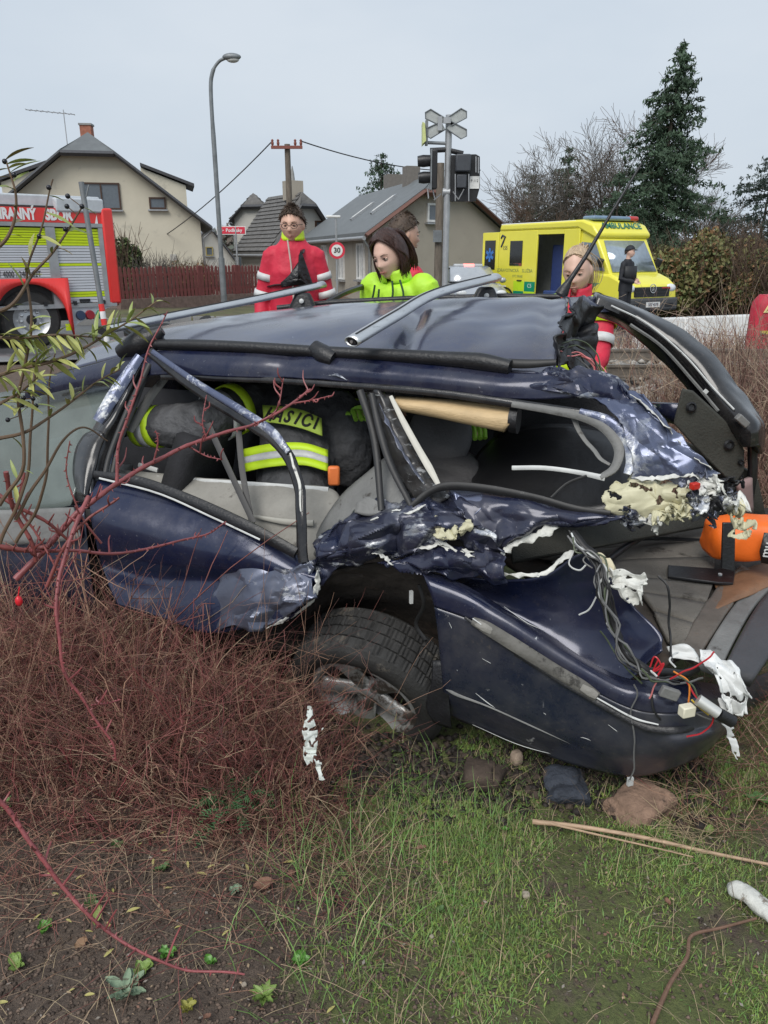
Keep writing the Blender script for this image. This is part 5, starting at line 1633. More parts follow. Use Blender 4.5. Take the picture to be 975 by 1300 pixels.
# ================================================================== vehicles
amb_y = mat('ambulance yellow paint', (.78, .72, .07), rough=.3, var=.04, scale=2, coat=.3)
amb_l = mat('lime reflective film', (.55, .80, .03), rough=.4, var=.05)
amb_g = mat('green reflective film', (.0, .26, .15), rough=.4, var=.06)
truck_r = mat('fire engine red paint', (.72, .035, .03), rough=.3, var=.05, coat=.3, spots=(.55, .04, .03), spot_scale=2, spot_at=.66)
shut_m = mat('silver shutter', (.58, .60, .64), rough=.4, var=.06, scale=3)
lime_t = mat('lime warning stripe', (.58, .74, .01), rough=.4, var=.05)
silver = mat('silver car paint', (.48, .50, .53), rough=.25, metal=.4, var=.06, coat=.3)
wglass = mat('vehicle window glass', (.16, .20, .24), rough=.04, spec=.9)
wglass_l = mat('windscreen reflecting sky', (.30, .36, .42), rough=.08, spec=.9, metal=.3)
chrome = mat('bright metal', (.6, .6, .6), rough=.25, metal=.9)
lampw = mat('headlamp glass', (.72, .74, .75), rough=.1)
ink = mat('dark blue lettering', (.02, .03, .07), rough=.5)


def loc_wheel(root, c, r, w_, axis=(0, 1, 0), rimm=None, hubs=8):
    ax = V(axis).normalized()
    t = MB().lathe([(r * .62, -w_ / 2), (r * .9, -w_ / 2), (r, -w_ * .36), (r, w_ * .36), (r * .9, w_ / 2), (r * .62, w_ / 2)], c, ax, 36, caps=False).build('wheel', tyre_m, root)
    MB().lathe([(r * .66, w_ * .48), (r * .62, w_ * .44), (r * .56, w_ * .30), (r * .40, w_ * .22), (r * .22, w_ * .34), (.001, w_ * .36)], c, ax, 32, caps=False).build('rim', rimm or metal_g, t)
    MB().lathe([(.001, w_ * .36), (r * .17, w_ * .36), (r * .16, w_ * .5), (.001, w_ * .52)], c, ax, 16).build('hub', blk, t)
    e = ax.orthogonal().normalized(); f = ax.cross(e)
    for k in range(hubs):
        a = 2 * math.pi * k / hubs
        MB().lathe([(r * .05, w_ * .2), (r * .05, w_ * .36), (.002, w_ * .4)], V(c) + (e * math.cos(a) + f * math.sin(a)) * r * .33, ax, 7).build('wheel_nut', chrome, t)
    return t


# ---- ambulance: local x forward, y left, z up; its right flank faces the photograph
ph = math.radians(60)
fr = P(797, 322, 20.4)
h_ = V((math.cos(ph), -math.sin(ph), 0)); lf = V((math.sin(ph), math.cos(ph), 0))
AL, AW = 5.2, 1.95
org = fr - h_ * AL + lf * AW / 2
amb = thing('ambulance', 'yellow ambulance with open side door and green chequers parked by the hedge', 'ambulance', (org.x, org.y, ground_z(org.x, org.y) + .02), rz=-ph)
W2 = AW / 2
lower = [(0, .42), (5.18, .36), (5.24, .62), (5.20, .98), (4.95, 1.16), (4.3, 1.34), (0, 1.34)]
def ext(poly, y0, y1): return [V((x, y0, z)) for x, z in poly], (0, y1 - y0, 0)
# box flank with a real door opening between x=1.75 and 2.85
def slab(x0, x1, z0, z1, y0, y1): return ((x0 + x1) / 2, (y0 + y1) / 2, (z0 + z1) / 2), (x1 - x0, y1 - y0, z1 - z0)
MB().box(*slab(0, 1.75, .42, 2.40, -W2, -W2 + .06)).build('rear_side_panel', amb_y, amb, bevel=.015)
MB().box(*slab(2.85, 3.45, .55, 2.40, -W2, -W2 + .06)).build('front_side_panel', amb_y, amb, bevel=.015)
MB().box(*slab(1.75, 2.85, 2.28, 2.40, -W2, -W2 + .06)).build('door_header', amb_y, amb)
MB().box(*slab(0, 3.45, .42, 2.40, W2 - .06, W2)).build('far_side_panel', amb_y, amb, bevel=.015)
MB().box(*slab(.06, 3.9, .38, .46, -W2 + .01, W2 - .01)).build('floor', blk, amb)
MB().prism(*ext([(-.02, 2.40), (3.35, 2.40), (4.06, 2.12), (4.14, 2.24), (3.9, 2.50), (3.5, 2.62), (.05, 2.60)], -W2 - .01, W2 + .01)).build('roof', amb_y, amb, bevel=.06)
MB().box((1.65, -W2 + .07, 2.585), (3.2, .12, .05)).build('roof_edge', win_w, amb, bevel=.015)
MB().box(*slab(3.0, 3.05, .46, 2.4, -W2 + .06, W2 - .06)).build('bulkhead', mat('pale cabin lining', (.5, .52, .52), rough=.6), amb)
MB().box(*slab(.1, 2.95, .47, 2.3, .35, .40)).build('cabin_lining', mat('pale cabin lining', (.5, .52, .52)), amb)
MB().box((2.1, -.25, 1.25), (.45, .5, 1.5)).build('cabinet', mat('dark blue cabinet', (.03, .05, .16), rough=.5), amb, bevel=.03)
MB().box((2.62, -.6, 1.5), (.08, .06, 1.5)).build('grab_rail', chrome, amb)
MB().box((2.3, -.45, .62), (.9, .6, .25)).build('stretcher_base', mat('mid blue pad', (.04, .07, .2), rough=.5), amb, bevel=.04)
# cab
MB().prism(*ext([(3.4, .42), (5.18, .36), (5.25, .62), (5.2, .96), (4.95, 1.14), (4.62, 1.26), (3.4, 1.34)], -W2 + .02, W2 - .02)).build('bonnet', amb_y, amb, bevel=.07)
MB().prism(*ext([(3.4, 1.30), (4.62, 1.22), (4.05, 2.16), (3.4, 2.40)], -W2 + .06, W2 - .06)).build('cab', amb_y, amb, bevel=.05)
MB().add([V((4.60, -W2 + .16, 1.31)), V((4.60, W2 - .16, 1.31)), V((4.12, W2 - .24, 2.09)), V((4.12, -W2 + .24, 2.09))], [(0, 1, 2, 3)]).build('windscreen', wglass_l, amb, solid=.02)
MB().prism([V((3.5, -W2 + .05, 1.36)), V((4.42, -W2 + .05, 1.33)), V((4.02, -W2 + .05, 2.02)), V((3.5, -W2 + .05, 2.06))], (0, -.012, 0)).build('cab_side_window', wglass, amb)
MB().tube([V((4.35, -W2 - .1, 1.45)), V((4.42, -W2 - .12, 1.62))], .09, 8).build('wing_mirror', blk, amb)
MB().tube([V((4.35, W2 + .1, 1.45)), V((4.42, W2 + .12, 1.62))], .09, 8).build('wing_mirror', blk, amb)
MB().box((5.17, 0, .50), (.26, AW - .02, .34)).build('front_bumper', mat('dark grey bumper', (.06, .062, .065), rough=.5), amb, bevel=.06)
for k, z in enumerate((.72, .80, .88)):
    MB().box((5.235, 0, z), (.05, 1.25, .045)).build('grille_bar', blk, amb)
MB().box((5.225, 0, .80), (.03, 1.3, .28)).build('grille', mat('dark grille grey', (.03, .03, .03), rough=.5), amb)  # plain dark grey backing behind the black bars
for s_ in (-1, 1):
    MB().ell((5.16, s_ * (W2 - .22), .90), (.10, .19, .11)).build('headlamp', lampw, amb)
    MB().box((5.29, s_ * .62, .48), (.03, .3, .10)).build('fog_lamp', blk, amb)
MB().lathe([(.10, 0), (.115, 0), (.115, .02), (.10, .02), (.10, 0)], (5.25, 0, .90), (1, 0, .1), 24, caps=False).build('emblem_ring', chrome, amb)
RF = basis((0, 1, 0), (-.05, 0, 1))
text_mesh('V', .12, chrome, amb, 'emblem', loc=(5.265, 0, .935), R=RF, sx=.9)
text_mesh('W', .12, chrome, amb, 'emblem', loc=(5.265, 0, .865), R=RF, sx=.9)
MB().box((5.31, 0, .50), (.015, .5, .13)).build('number_plate', win_w, amb)
text_mesh('5E7 4378', .10, ink, amb, 'plate_lettering', loc=(5.322, 0, .50), R=RF)
RT = basis((0, 1, 0), (-.85, 0, .8))
text_mesh('AMBULANCE', .25, mat('dark green lettering', (.02, .16, .10), rough=.5), amb, loc=(3.97, 0, 2.46), R=basis((0, 1, 0), (-.74, 0, 1)), bold=.006)
MB().box((3.5, 0, 2.66), (.45, 1.55, .12)).build('light_bar', mat('blue grey light bar', (.16, .24, .34), rough=.15), amb, bevel=.05)
MB().box((3.5, .72, 2.665), (.46, .36, .125)).build('light_bar_end', mat('red lamp cover', (.5, .05, .05), rough=.2), amb, bevel=.05)
MB().box((5.24, .5, .90), (.04, .3, .05)).build('grille_flasher', mat('red lamp cover', (.5, .05, .05)), amb)
RS = basis((1, 0, 0), (0, 0, 1))
yo = -W2 - .004
MB().prism([V((.55, yo, 1.42)), V((1.12, yo, 1.42)), V((1.12, yo, 2.12)), V((.55, yo, 2.12))], (0, -.012, 0)).build('side_window', mat('dark tinted window', (.02, .022, .022), rough=.05), amb, bevel=.005)
text_mesh('\u260e 155', .18, ink, amb, loc=(.30, yo, 2.05), R=RS) if False else text_mesh('155', .16, ink, amb, loc=(.30, yo, 1.92), R=RS)
MB().tube([V((.1, yo, 2.2)), V((.16, yo - .004, 2.28)), V((.3, yo, 2.24)), V((.2, yo, 2.08)), V((.12, yo, 1.95))], .03, 5).build('handset_symbol', ink, amb)
text_mesh('ZDRAVOTNICK\u00c1', .135, mat('grey green lettering', (.25, .30, .10), rough=.5), amb, loc=(.47, yo, 1.28), R=RS)
text_mesh('SLU\u017dBA', .135, mat('grey green lettering', (.25, .30, .10)), amb, loc=(1.38, yo, 1.28), R=RS)
text_mesh('STC KRAJE', .10, mat('grey green lettering', (.25, .30, .10)), amb, loc=(.95, yo, 1.12), R=RS)
for (x0, z0, m_) in ((.78, .70, amb_l), (1.28, .70, amb_g), (.78, .42, amb_g), (1.28, .42, amb_l)):
    MB().box((x0 + .235, yo, z0 + .14), (.47, .006, .28)).build('chequer', m_, amb)
text_mesh('C5', .16, win_w, amb, loc=(1.52, yo - .006, .86), R=RS)
MB().box((.3, yo, .72), (.24, .008, .24)).build('emblem_plate', win_w, amb)
text_mesh('\u2020', .2, amb_g, amb, 'emblem', loc=(.3, yo - .006, .72), R=RS)
MB().tube([V((.95, yo - .01, 1.0)), V((1.15, yo - .01, 1.0))], .02, 6).build('handle', blk, amb)
MB().prism([V((2.9, yo, .62)), V((3.5, yo, .62)), V((4.3, yo + .03, 1.02)), V((3.6, yo, 1.05)), V((2.9, yo, .9))], (0, -.006, 0)).build('green_swoosh', amb_g, amb)
MB().prism([V((2.9, yo, .52)), V((3.4, yo, .52)), V((3.6, yo, .66)), V((2.9, yo, .66))], (0, -.006, 0)).build('lime_swoosh', amb_l, amb)
for x in (.42, 4.28):
    for s_ in (-1, 1):
        loc_wheel(amb, (x, s_ * (W2 - .10), .34), .34, .22, (0, s_, 0), metal_g, 5)
    MB().lathe([(.40, 0), (.44, 0), (.44, .03), (.40, .03), (.40, 0)], (x, -W2 - .005, .36), (0, -1, 0), 28, caps=False).build('wheel_arch', blk, amb)
# open rear door, swung outwards
rd = MB().box((-.42, -W2 + .02, 1.40), (.80, .05, 1.95)).build('rear_door', amb_y, amb, bevel=.01)
MB().box((-.42, -W2 - .012, 1.72), (.52, .012, .85)).build('door_window', mat('dark tinted window', (.02, .022, .022)), rd)
st_ = mat('blue star film', (.05, .18, .50), rough=.4)
for k in range(3):
    MB().box((-.42, -W2 - .022, 1.72), (.40, .006, .085), Matrix.Rotation(math.pi / 3 * k + math.pi / 2, 3, 'Y')).build('star_arm', st_, rd)
MB().box((-.42, -W2 - .01, .72), (.70, .012, .42)).build('orange_panel', mat('orange film', (.8, .30, .03), rough=.5), rd)
MB().box((-.02, 0, 1.4), (.03, AW - .1, 1.9)).build('rear_opening', blk, amb)

# ---- fire engine: local x towards its rear, y away from the photograph
a_ = V((.77, .64, 0)); rc = P(141, 322, 15.0)
ang_t = math.atan2(a_.y, a_.x)
zg = ground_z(rc.x, rc.y)
trk = thing('fire_engine', 'red and silver fire engine with lime striped roller shutters at the left edge', 'fire engine', (rc.x, rc.y, zg), rz=ang_t)
TB, TT = zz(384, 15.0) - zg, zz(262, 15.0) - zg     # body bottom and top
TL = 5.2
zb1 = zz(284, 15.0) - zg                            # underside of the red lettered band
def TX(px): # local x along the flank for a pixel column
    p = on_plane(px, 350, rc, rc + a_); return (p - rc).dot(a_)
x0s = [TX(79), TX(77), TX(0)]
MB().box(*slab(-TL, 0, TB + .03, TT - .02, .08, 2.3)).build('body_core', mat('dark locker interior', (.04, .04, .04), rough=.7), trk)
MB().box(*slab(-TL, -.0, zb1, TT - .06, -.0, .08)).build('lettered_band', truck_r, trk)
MB().box(*slab(-TL, .06, zb1 - .07, zb1 - .005, -.02, .08)).build('silver_rail', metal_g, trk)
MB().box(*slab(-TL, -.06, TT - .06, TT + .16, .1, 2.2)).build('roof_gallery', mat('pale grey roof rail', (.5, .53, .56), rough=.4), trk, bevel=.03)
MB().box(*slab(-.9, -.05, TT - .12, TT + .12, -.03, .3)).build('roof_box', mat('pale grey roof rail', (.5, .53, .56)), trk, bevel=.03)
MB().box(*slab(-.12, .10, TB - .02, TT - .03, -.04, 2.34)).build('rear_corner', truck_r, trk, bevel=.04)
MB().box(*slab(-.20, -.12, TB, zb1 - .08, -.02, .08)).build('corner_rail', metal_g, trk)
xd = TX(72)
MB().box(*slab(xd - .10, xd + .06, TB, zb1 - .08, -.02, .08)).build('shutter_post', metal_g, trk)
MB().box(*slab(-TL, -.0, TB - .06, TB + .01, -.03, .1)).build('lower_rail', metal_g, trk)
zs = [zb1 - .08 - (zb1 - .08 - TB) * u for u in (0, .24, .43, .49, .84, .90, 1)]
TB2 = zz(354, 13.9) - zg
for (xa, xb, tb_) in ((xd + .06, -.20, TB), (xd - 2.6, xd - .10, TB2)):
    nsl = 26 if tb_ == TB else 20
    zlist = np.linspace(tb_ + .02, zb1 - .09, nsl + 1)
    for k in range(nsl):
        zc = (zlist[k] + zlist[k + 1]) / 2
        f_ = (zb1 - .08 - zc) / (zb1 - .08 - TB)
        m_ = lime_t if (f_ < .24 or .44 < f_ < .50 or .82 < f_ < .90) else shut_m
        MB().box(*slab(xa, xb, zlist[k] + .004, zlist[k + 1] - .004, .012 + .004 * (k % 2), .06)).build('shutter_slat', m_, trk)
    MB().box(((xa + xb) / 2, -.01, tb_ + .06), (.18, .05, .05)).build('shutter_handle', blk, trk)
# red wheel skirt and wheel
wx = TX(33)
xr = TX(84)
WR = .51
wz = WR + .01
sk = [V((xr, -.03, TB - .08)), V((xr + .02, -.03, TB - .60))]
arc = [V((wx + (WR + .12) * math.cos(t), -.03, wz + (WR + .12) * math.sin(t))) for t in np.linspace(.12, math.pi - .12, 22)]
zlow = TB - .62
a0_ = math.asin((zlow - wz) / (WR + .10)) if zlow > wz else 0
arc = [V((wx + (WR + .10) * math.cos(t), -.03, wz + (WR + .10) * math.sin(t))) for t in np.linspace(a0_, math.pi, 26)]
b = MB()
xq = [xr] + [p.x for p in arc] + [wx - 1.2]
low = [V((xr, -.03, zlow))] + arc + [V((wx - 1.2, -.03, wz))]
tops = [V((x, -.03, TB2)) for x in xq]
b.grid([low, tops])
b.build('wheel_skirt', truck_r, trk, solid=.06)
MB().box(*slab(-TL, xd - .1, TB2 - .04, TB2 + .02, -.04, .1)).build('lower_rail', metal_g, trk)
loc_wheel(trk, (wx, .16, wz), WR, .32, (0, -1, 0), mat('grey truck rim', (.52, .53, .54), rough=.4, metal=.5), 10)
loc_wheel(trk, (wx, 2.1, wz), WR, .32, (0, 1, 0), metal_g, 10)
MB().box(*slab(xr - .12, xr + .02, .18, TB - .62, .0, .4)).build('mud_flap', blk, trk)
MB().box(*slab(xr - .12, xr + .02, .30, .42, -.006, -.0)).build('flap_stripe', lime_t, trk)
MB().prism([V((xr + .03, .0, TB - .05)), V((-.05, .0, TB - .05)), V((-.25, .0, TB - .12)), V((-.75, .0, TB - .34)), V((xr + .03, .0, TB - .44))], (0, .05, 0)).build('pump_panel', mat('pale grey roof rail', (.5, .53, .56)), trk)
for px_, c_ in ((96, (.03, .05, .10)), (108, (.30, .02, .03)), (122, (.02, .20, .10))):
    x = TX(px_)
    MB().lathe([(.001, .06), (.075, .06), (.085, .03), (.085, 0)], (x, 0, TB - .20), (0, -1, 0), 18).build('hose_cap', mat('cap %d' % px_, c_, rough=.4), trk)
for k in range(4):
    MB().box((-.25 - k * .02 + TX(100 + 20 * k) * 0 - k * .5, -.03, TB + .02), (.06, .04, .07)).build('latch', blk, trk)
MB().box(*slab(-TL + .1, -.3, .45, TB, .4, 1.9)).build('chassis', blk, trk)
MB().box(*slab(-TL - 2.2, -TL - .05, .45, TT + .1, -.02, 2.32)).build('crew_cab', truck_r, trk, bevel=.12)
MB().box(*slab(-TL - 1.6, -TL - .6, 1.2, TT - .2, -.035, -.02)).build('cab_window', wglass, trk)
loc_wheel(trk, (-TL - 1.0, .16, wz), WR, .32, (0, -1, 0), metal_g, 10)
loc_wheel(trk, (-TL - 1.0, 2.1, wz), WR, .32, (0, 1, 0), metal_g, 10)
RTk = basis((1, 0, 0), (0, 0, 1))
bz = (zb1 + TT - .06) / 2
text_mesh('SBOR', .24, wtxt, trk, loc=(TX(84), -.006, bz), R=RTk, sx=.78, bold=.012)
text_mesh('Z\u00c1CHRANN\u00dd', .24, wtxt, trk, loc=(TX(18), -.006, bz), R=RTk, sx=.66, bold=.012)
text_mesh('HASI\u010cSK\u00dd', .24, wtxt, trk, loc=(TX(18) - 1.6, -.006, bz), R=RTk, sx=.7, bold=.012)
text_mesh('20 / 4000 / 240 - S2T', .15, mat('black lettering', (.02, .02, .02)), trk, loc=(TX(22), .004, TB + .38 * (zb1 - TB)), R=RTk, sx=.62)
MB().prism([V((TX(128), -.008, bz - .12)), V((TX(131.5), -.008, bz - .12)), V((TX(131), -.008, bz + .02)), V((TX(130), -.008, bz - .02))], (0, .006, 0)).build('flame_emblem', wtxt, trk)
# barrier pole standing by the fire engine
pb = P(133, 414, 12.6)
pb_g = V((pb.x + .02, pb.y, ground_z(pb.x, pb.y) - .03))
brp = thing('striped_pole', 'grey pole with red and white striped foot leaning by the fire engine', 'pole', pb)
pt = P(103, 231, pb.y + .1)
def bp_(u): return pb.lerp(pt, u)
part(MB().tube([pb_g, pb], .046, 10), 'stripe', wtxt, brp)
part(MB().tube([bp_(.16), bp_(1)], .042, 10), 'pole', lamp_g, brp)
part(MB().tube([bp_(.9) + V((.05, -.03, 0)), bp_(.98) + V((.12, -.03, 0))], .012, 6), 'hook', lamp_g, brp)
for k in range(3):
    part(MB().tube([bp_(.16 * k / 3), bp_(.16 * (k + 1) / 3)], .046, 10), 'stripe', truck_r if k != 1 else wtxt, brp)

# ---- silver police car facing the photograph
pcp = GP(594, 24.5)
pol = thing('police_car', 'silver patrol car with glowing red light bar between signal post and ambulance', 'car', (pcp.x, pcp.y, pcp.z), rz=math.radians(-84), sc=.92)
sec = [(-2.1, .84, .35, .95), (-1.9, .87, .28, 1.0), (-.9, .88, .25, 1.02), (.3, .88, .25, .98), (1.1, .87, .26, .93), (1.9, .84, .28, .80), (2.15, .76, .35, .62)]
b = MB()
b.grid([[V((x, w_ * s_, z0 + (z1 - z0) * t)) for s_, t in ((-.9, 0), (-1, .25), (-1, .7), (-.93, .95), (-.6, 1.0), (0, 1.02), (.6, 1.0), (.93, .95), (1, .7), (1, .25), (.9, 0))] for x, w_, z0, z1 in sec])
n_ = len(b.v)
b.f.append(tuple(range(11))); b.m.append(0); b.f.append(tuple(range(n_ - 1, n_ - 12, -1))); b.m.append(0)
b.build('body', silver, pol, angle=50)
b = MB()
ch_ = [(-1.95, .98, .78), (-1.55, 1.34, .66), (-.2, 1.40, .66), (.25, 1.36, .66), (1.0, .96, .78)]
b.grid([[V((x, w_ * s_, z)) for s_ in (-1, -.5, 0, .5, 1)] for x, z, w_ in ch_])
b.build('roof', silver, pol, solid=.03, angle=60)
MB().add([V((.96, -.70, .98)), V((.96, .70, .98)), V((.30, .60, 1.345)), V((.30, -.60, 1.345))], [(0, 1, 2, 3)]).build('windscreen', wglass_l, pol, solid=.02)
for s_ in (-1, 1):
    MB().prism([V((-1.8, s_ * .77, .98)), V((.95, s_ * .77, .96)), V((.25, s_ * .66, 1.33)), V((-1.5, s_ * .66, 1.32))], (0, s_ * .01, 0)).build('side_window', wglass, pol)
    MB().ell((.75, s_ * .98, 1.0), (.07, .12, .085)).build('wing_mirror', silver, pol)
    MB().ell((2.05, s_ * .62, .66), (.08, .17, .09)).build('headlamp', lampw, pol)
    for x in (-1.35, 1.35): loc_wheel(pol, (x, s_ * .80, .31), .31, .2, (0, s_, 0), metal_g, 5)
MB().box((2.13, 0, .5), (.06, .9, .18)).build('grille', blk, pol)
lbm = MB().box((-.1, 0, 1.45), (.22, .95, .08)).build('light_bar', mat('clear light bar', (.5, .52, .55), rough=.2), pol, bevel=.02)
MB().box((-.1, 0.02, 1.452), (.235, .34, .085)).build('lit_lamp', mat('lit red lamp', (.9, .25, .25), rough=.3, emit=(1, .18, .16), estr=1.6), lbm, bevel=.01)
# ================================================================== trees and hedges
bark = mat('dark bark', (.085, .07, .055), rough=.9, var=.35, scale=6, bump=.6, stretch=(4, 4, 1))
twig_g = mat('grey twig bark', (.13, .115, .10), rough=.9, var=.3, scale=3)
twig_b = mat('brown twig bark', (.10, .065, .045), rough=.9, var=.3, scale=3)
needle = mat('dark spruce needles', (.052, .088, .052), rough=.8, var=.45, scale=.8)
needle2 = mat('bluish pine needles', (.035, .055, .045), rough=.8, var=.45, scale=.8)
olive = mat('olive hedge leaves', (.17, .165, .065), rough=.75, var=.45, scale=1.2)
greenlf = mat('green hedge leaves', (.095, .125, .045), rough=.75, var=.45, scale=1.2)
rust_lf = mat('rusty hedge leaves', (.22, .125, .06), rough=.8, var=.4, scale=1.5)


def leaf_quads(cen, size, rs_, elong=1.6, droop=0.):
    """one rhombic leaf at each centre; returns verts, faces"""
    n = len(cen)
    d = rs_.normal(size=(n, 3)); d[:, 2] -= droop
    d /= np.linalg.norm(d, axis=1, keepdims=True)
    s_ = np.cross(d, rs_.normal(size=(n, 3))); s_ /= np.maximum(np.linalg.norm(s_, axis=1, keepdims=True), 1e-6)
    sz = size * rs_.uniform(.6, 1.4, (n, 1))
    a = cen - d * sz * elong * .5; c_ = cen + d * sz * elong * .5
    b_ = cen + s_ * sz * .5; e_ = cen - s_ * sz * .5
    v = np.stack([a, b_, c_, e_], 1).reshape(-1, 3)
    return v, np.arange(4 * n).reshape(n, 4)


def tree_thing(name, label, base, group=None):
    return thing(name, label, 'tree', base, group=group)


def add_soup(name, root, v, f, mats, midx=None, kind=None, world=True):
    v = np.asarray(v)
    if world:
        v = v - np.array(ROOTM[root].translation)
    o = link_mesh(name, soup(name, v, f, mats, midx), root)
    if kind: o['kind'] = kind
    return o


def spruce(label, base, h, r, seed, nm=needle, dens=1., sway=0., name='spruce_tree', power=.85, gap=.1):
    r_ = np.random.RandomState(seed)
    base = V(base)
    root = tree_thing(name, label, base)
    b0 = np.array(base)
    MB().tube([V((0, 0, -.2)), V((sway * .4, 0, h * .5)), V((sway, 0, h * .98))], [h * .018, h * .011, .015], 8).build('trunk', bark, root)
    lines, pts = [], []
    nw = int(h * 3.4 * dens)
    for i in range(nw):
        u = .05 + .95 * (i + r_.uniform(0, .8)) / nw
        z = h * u
        L0 = r * (1 - u) ** power * 1.02 + .10
        for k in range(7):
            if r_.rand() < gap: continue
            a = r_.uniform(0, 6.283)
            Lb = L0 * r_.uniform(.5, 1.22)
            up = .28 * u - .10
            s_ = np.linspace(0, 1, 6)[:, None]
            d = np.array([math.cos(a), math.sin(a), 0])
            p = b0 + np.array([sway * u, 0, z]) + d * Lb * s_ + np.array([0, 0, 1.]) * (Lb * (up * s_ - .42 * s_ ** 2 + .22 * s_ ** 4))
            lines.append((p, np.linspace(.022, .004, 6) * (h / 12)))
            m_ = max(4, int(Lb * 13 * dens))
            t = r_.uniform(.12, 1, m_)[:, None]
            q = b0 + np.array([sway * u, 0, z]) + d * Lb * t + np.array([0, 0, 1.]) * (Lb * (up * t - .42 * t ** 2 + .22 * t ** 4))
            side = np.array([-math.sin(a), math.cos(a), 0])
            wd = .22 * Lb * (1.05 - t)
            q = q + side * r_.uniform(-1, 1, (m_, 1)) * wd + np.array([0, 0, -1.]) * np.abs(r_.normal(0, .10, (m_, 1)))
            pts.append(q)
    v, f = tubes_np(lines, 3)
    add_soup('branches', root, v, f, bark)
    pts = np.concatenate(pts)
    pts = np.repeat(pts, 3, axis=0) + r_.normal(0, .055, (len(pts) * 3, 3))
    v, f = leaf_quads(pts, .075 * (h / 12) ** .3, r_, 3.2, .7)
    add_soup('crown', root, v, f, nm)
    return root


def bare_tree(label, base, h, spread, seed, m=twig_g, levels=5, lean=0., name='bare_tree', tw=1.):
    r_ = random.Random(seed)
    base = V(base)
    root = tree_thing(name, label, base)
    tl, bl_ = [], []

    def grow(p, d, ln, rad, lv, out_):
        k = 6
        pts = [p]
        q = p
        dd = d
        for i in range(k):
            dd = (dd + V((r_.gauss(0, .14), r_.gauss(0, .14), r_.gauss(.03, .10)))).normalized()
            q = q + dd * ln / k
            pts.append(q)
        out_.append((np.array([tuple(x) for x in pts]), np.linspace(rad, rad * .55, k + 1)))
        if lv <= 0: return
        nb = 4 if lv > 2 else 5
        for i in range(nb):
            j = r_.randint(2, k)
            a = r_.uniform(.35, 1.0)
            ax = dd.orthogonal(); ax.rotate(Matrix.Rotation(r_.uniform(0, 6.28), 3, dd))
            nd = (Matrix.Rotation(a, 3, ax) @ dd)
            nd = (nd + V((0, 0, .16))).normalized()
            nd = V((nd.x * spread, nd.y * spread, nd.z)).normalized()
            grow(pts[j], nd, ln * r_.uniform(.55, .82), rad * .5, lv - 1, bl_)
    grow(base + V((0, 0, -.1)), V((lean, 0, 1)).normalized(), h * .30, h * .016, 0, tl)
    tp = V(tl[0][0][-1])
    for i in range(4):
        a = r_.uniform(0, 6.28)
        grow(tp - V((0, 0, h * .03 * i)), V((math.cos(a) * .6 * spread + lean, math.sin(a) * .6 * spread, 1)).normalized(), h * .34, h * .010, levels - 1, bl_)
    v, f = tubes_np(tl, 7)
    add_soup('trunk', root, v, f, bark)
    for p, rr_ in bl_: rr_[:] = np.maximum(rr_, .009 * tw)
    v, f = tubes_np(bl_, 3)
    add_soup('branches', root, v, f, m)
    return root


def bush(label, base, size, seed, mats, n=2600, leaf=.09, name='bush', twigs=160, upright=.5, cat='bush', kind=None, group=None, lobes=9, stem_m=None):
    r_ = np.random.RandomState(seed)
    base = V(base)
    root = thing(name, label, cat, base, group=group)
    sx, sy, sz = size
    lob = [(r_.uniform(-.6, .6) * sx, r_.uniform(-.6, .6) * sy, r_.uniform(.25, .75) * sz, r_.uniform(.22, .5)) for _ in range(lobes)]
    c_ = []
    for (x, y, z, s_) in lob:
        m_ = n // lobes
        d = r_.normal(size=(m_, 3)); d /= np.linalg.norm(d, axis=1, keepdims=True)
        rad = r_.uniform(.25, 1.05, (m_, 1)) ** .6
        c_.append(d * rad * np.array([sx * s_, sy * s_, sz * s_ * .75]) + np.array([x, y, z]))
    c_ = np.concatenate(c_)
    c_ = c_[c_[:, 2] > .02]
    if n:
        v, f = leaf_quads(c_, leaf, r_, 1.7, .1)
        add_soup('foliage', root, v, f, mats, r_.randint(0, len(mats), len(f)), world=False)
    lines = []
    for i in range(twigs):
        a = r_.uniform(0, 6.28); q = r_.uniform(0, .75) ** .6
        p0 = np.array([math.cos(a) * sx * q * .7, math.sin(a) * sy * q * .7, -.05])
        d = np.array([math.cos(a) * (1 - upright) * r_.uniform(.2, 1.2) * sx, math.sin(a) * (1 - upright) * r_.uniform(.2, 1.2) * sy, sz * r_.uniform(.6, 1.12)])
        s_ = np.linspace(0, 1, 7)[:, None]
        p = p0 + d * s_ + r_.normal(0, .035 * sz, (7, 3)) * s_
        lines.append((p, np.linspace(.012, .004, 7) * max(1, sz / 1.5)))
        for k in range(3):
            j = r_.randint(2, 6)
            d2 = d * .4 + r_.normal(0, .22, 3) * sz
            lines.append((p[j] + d2 * .5 * np.linspace(0, 1, 4)[:, None], np.linspace(.008, .003, 4) * max(1, sz / 1.5)))
    v, f = tubes_np(lines, 3)
    add_soup('stems', root, v, f, stem_m or twig_b, world=False)
    return root


def at(px, Y):
    return GP(px, Y)


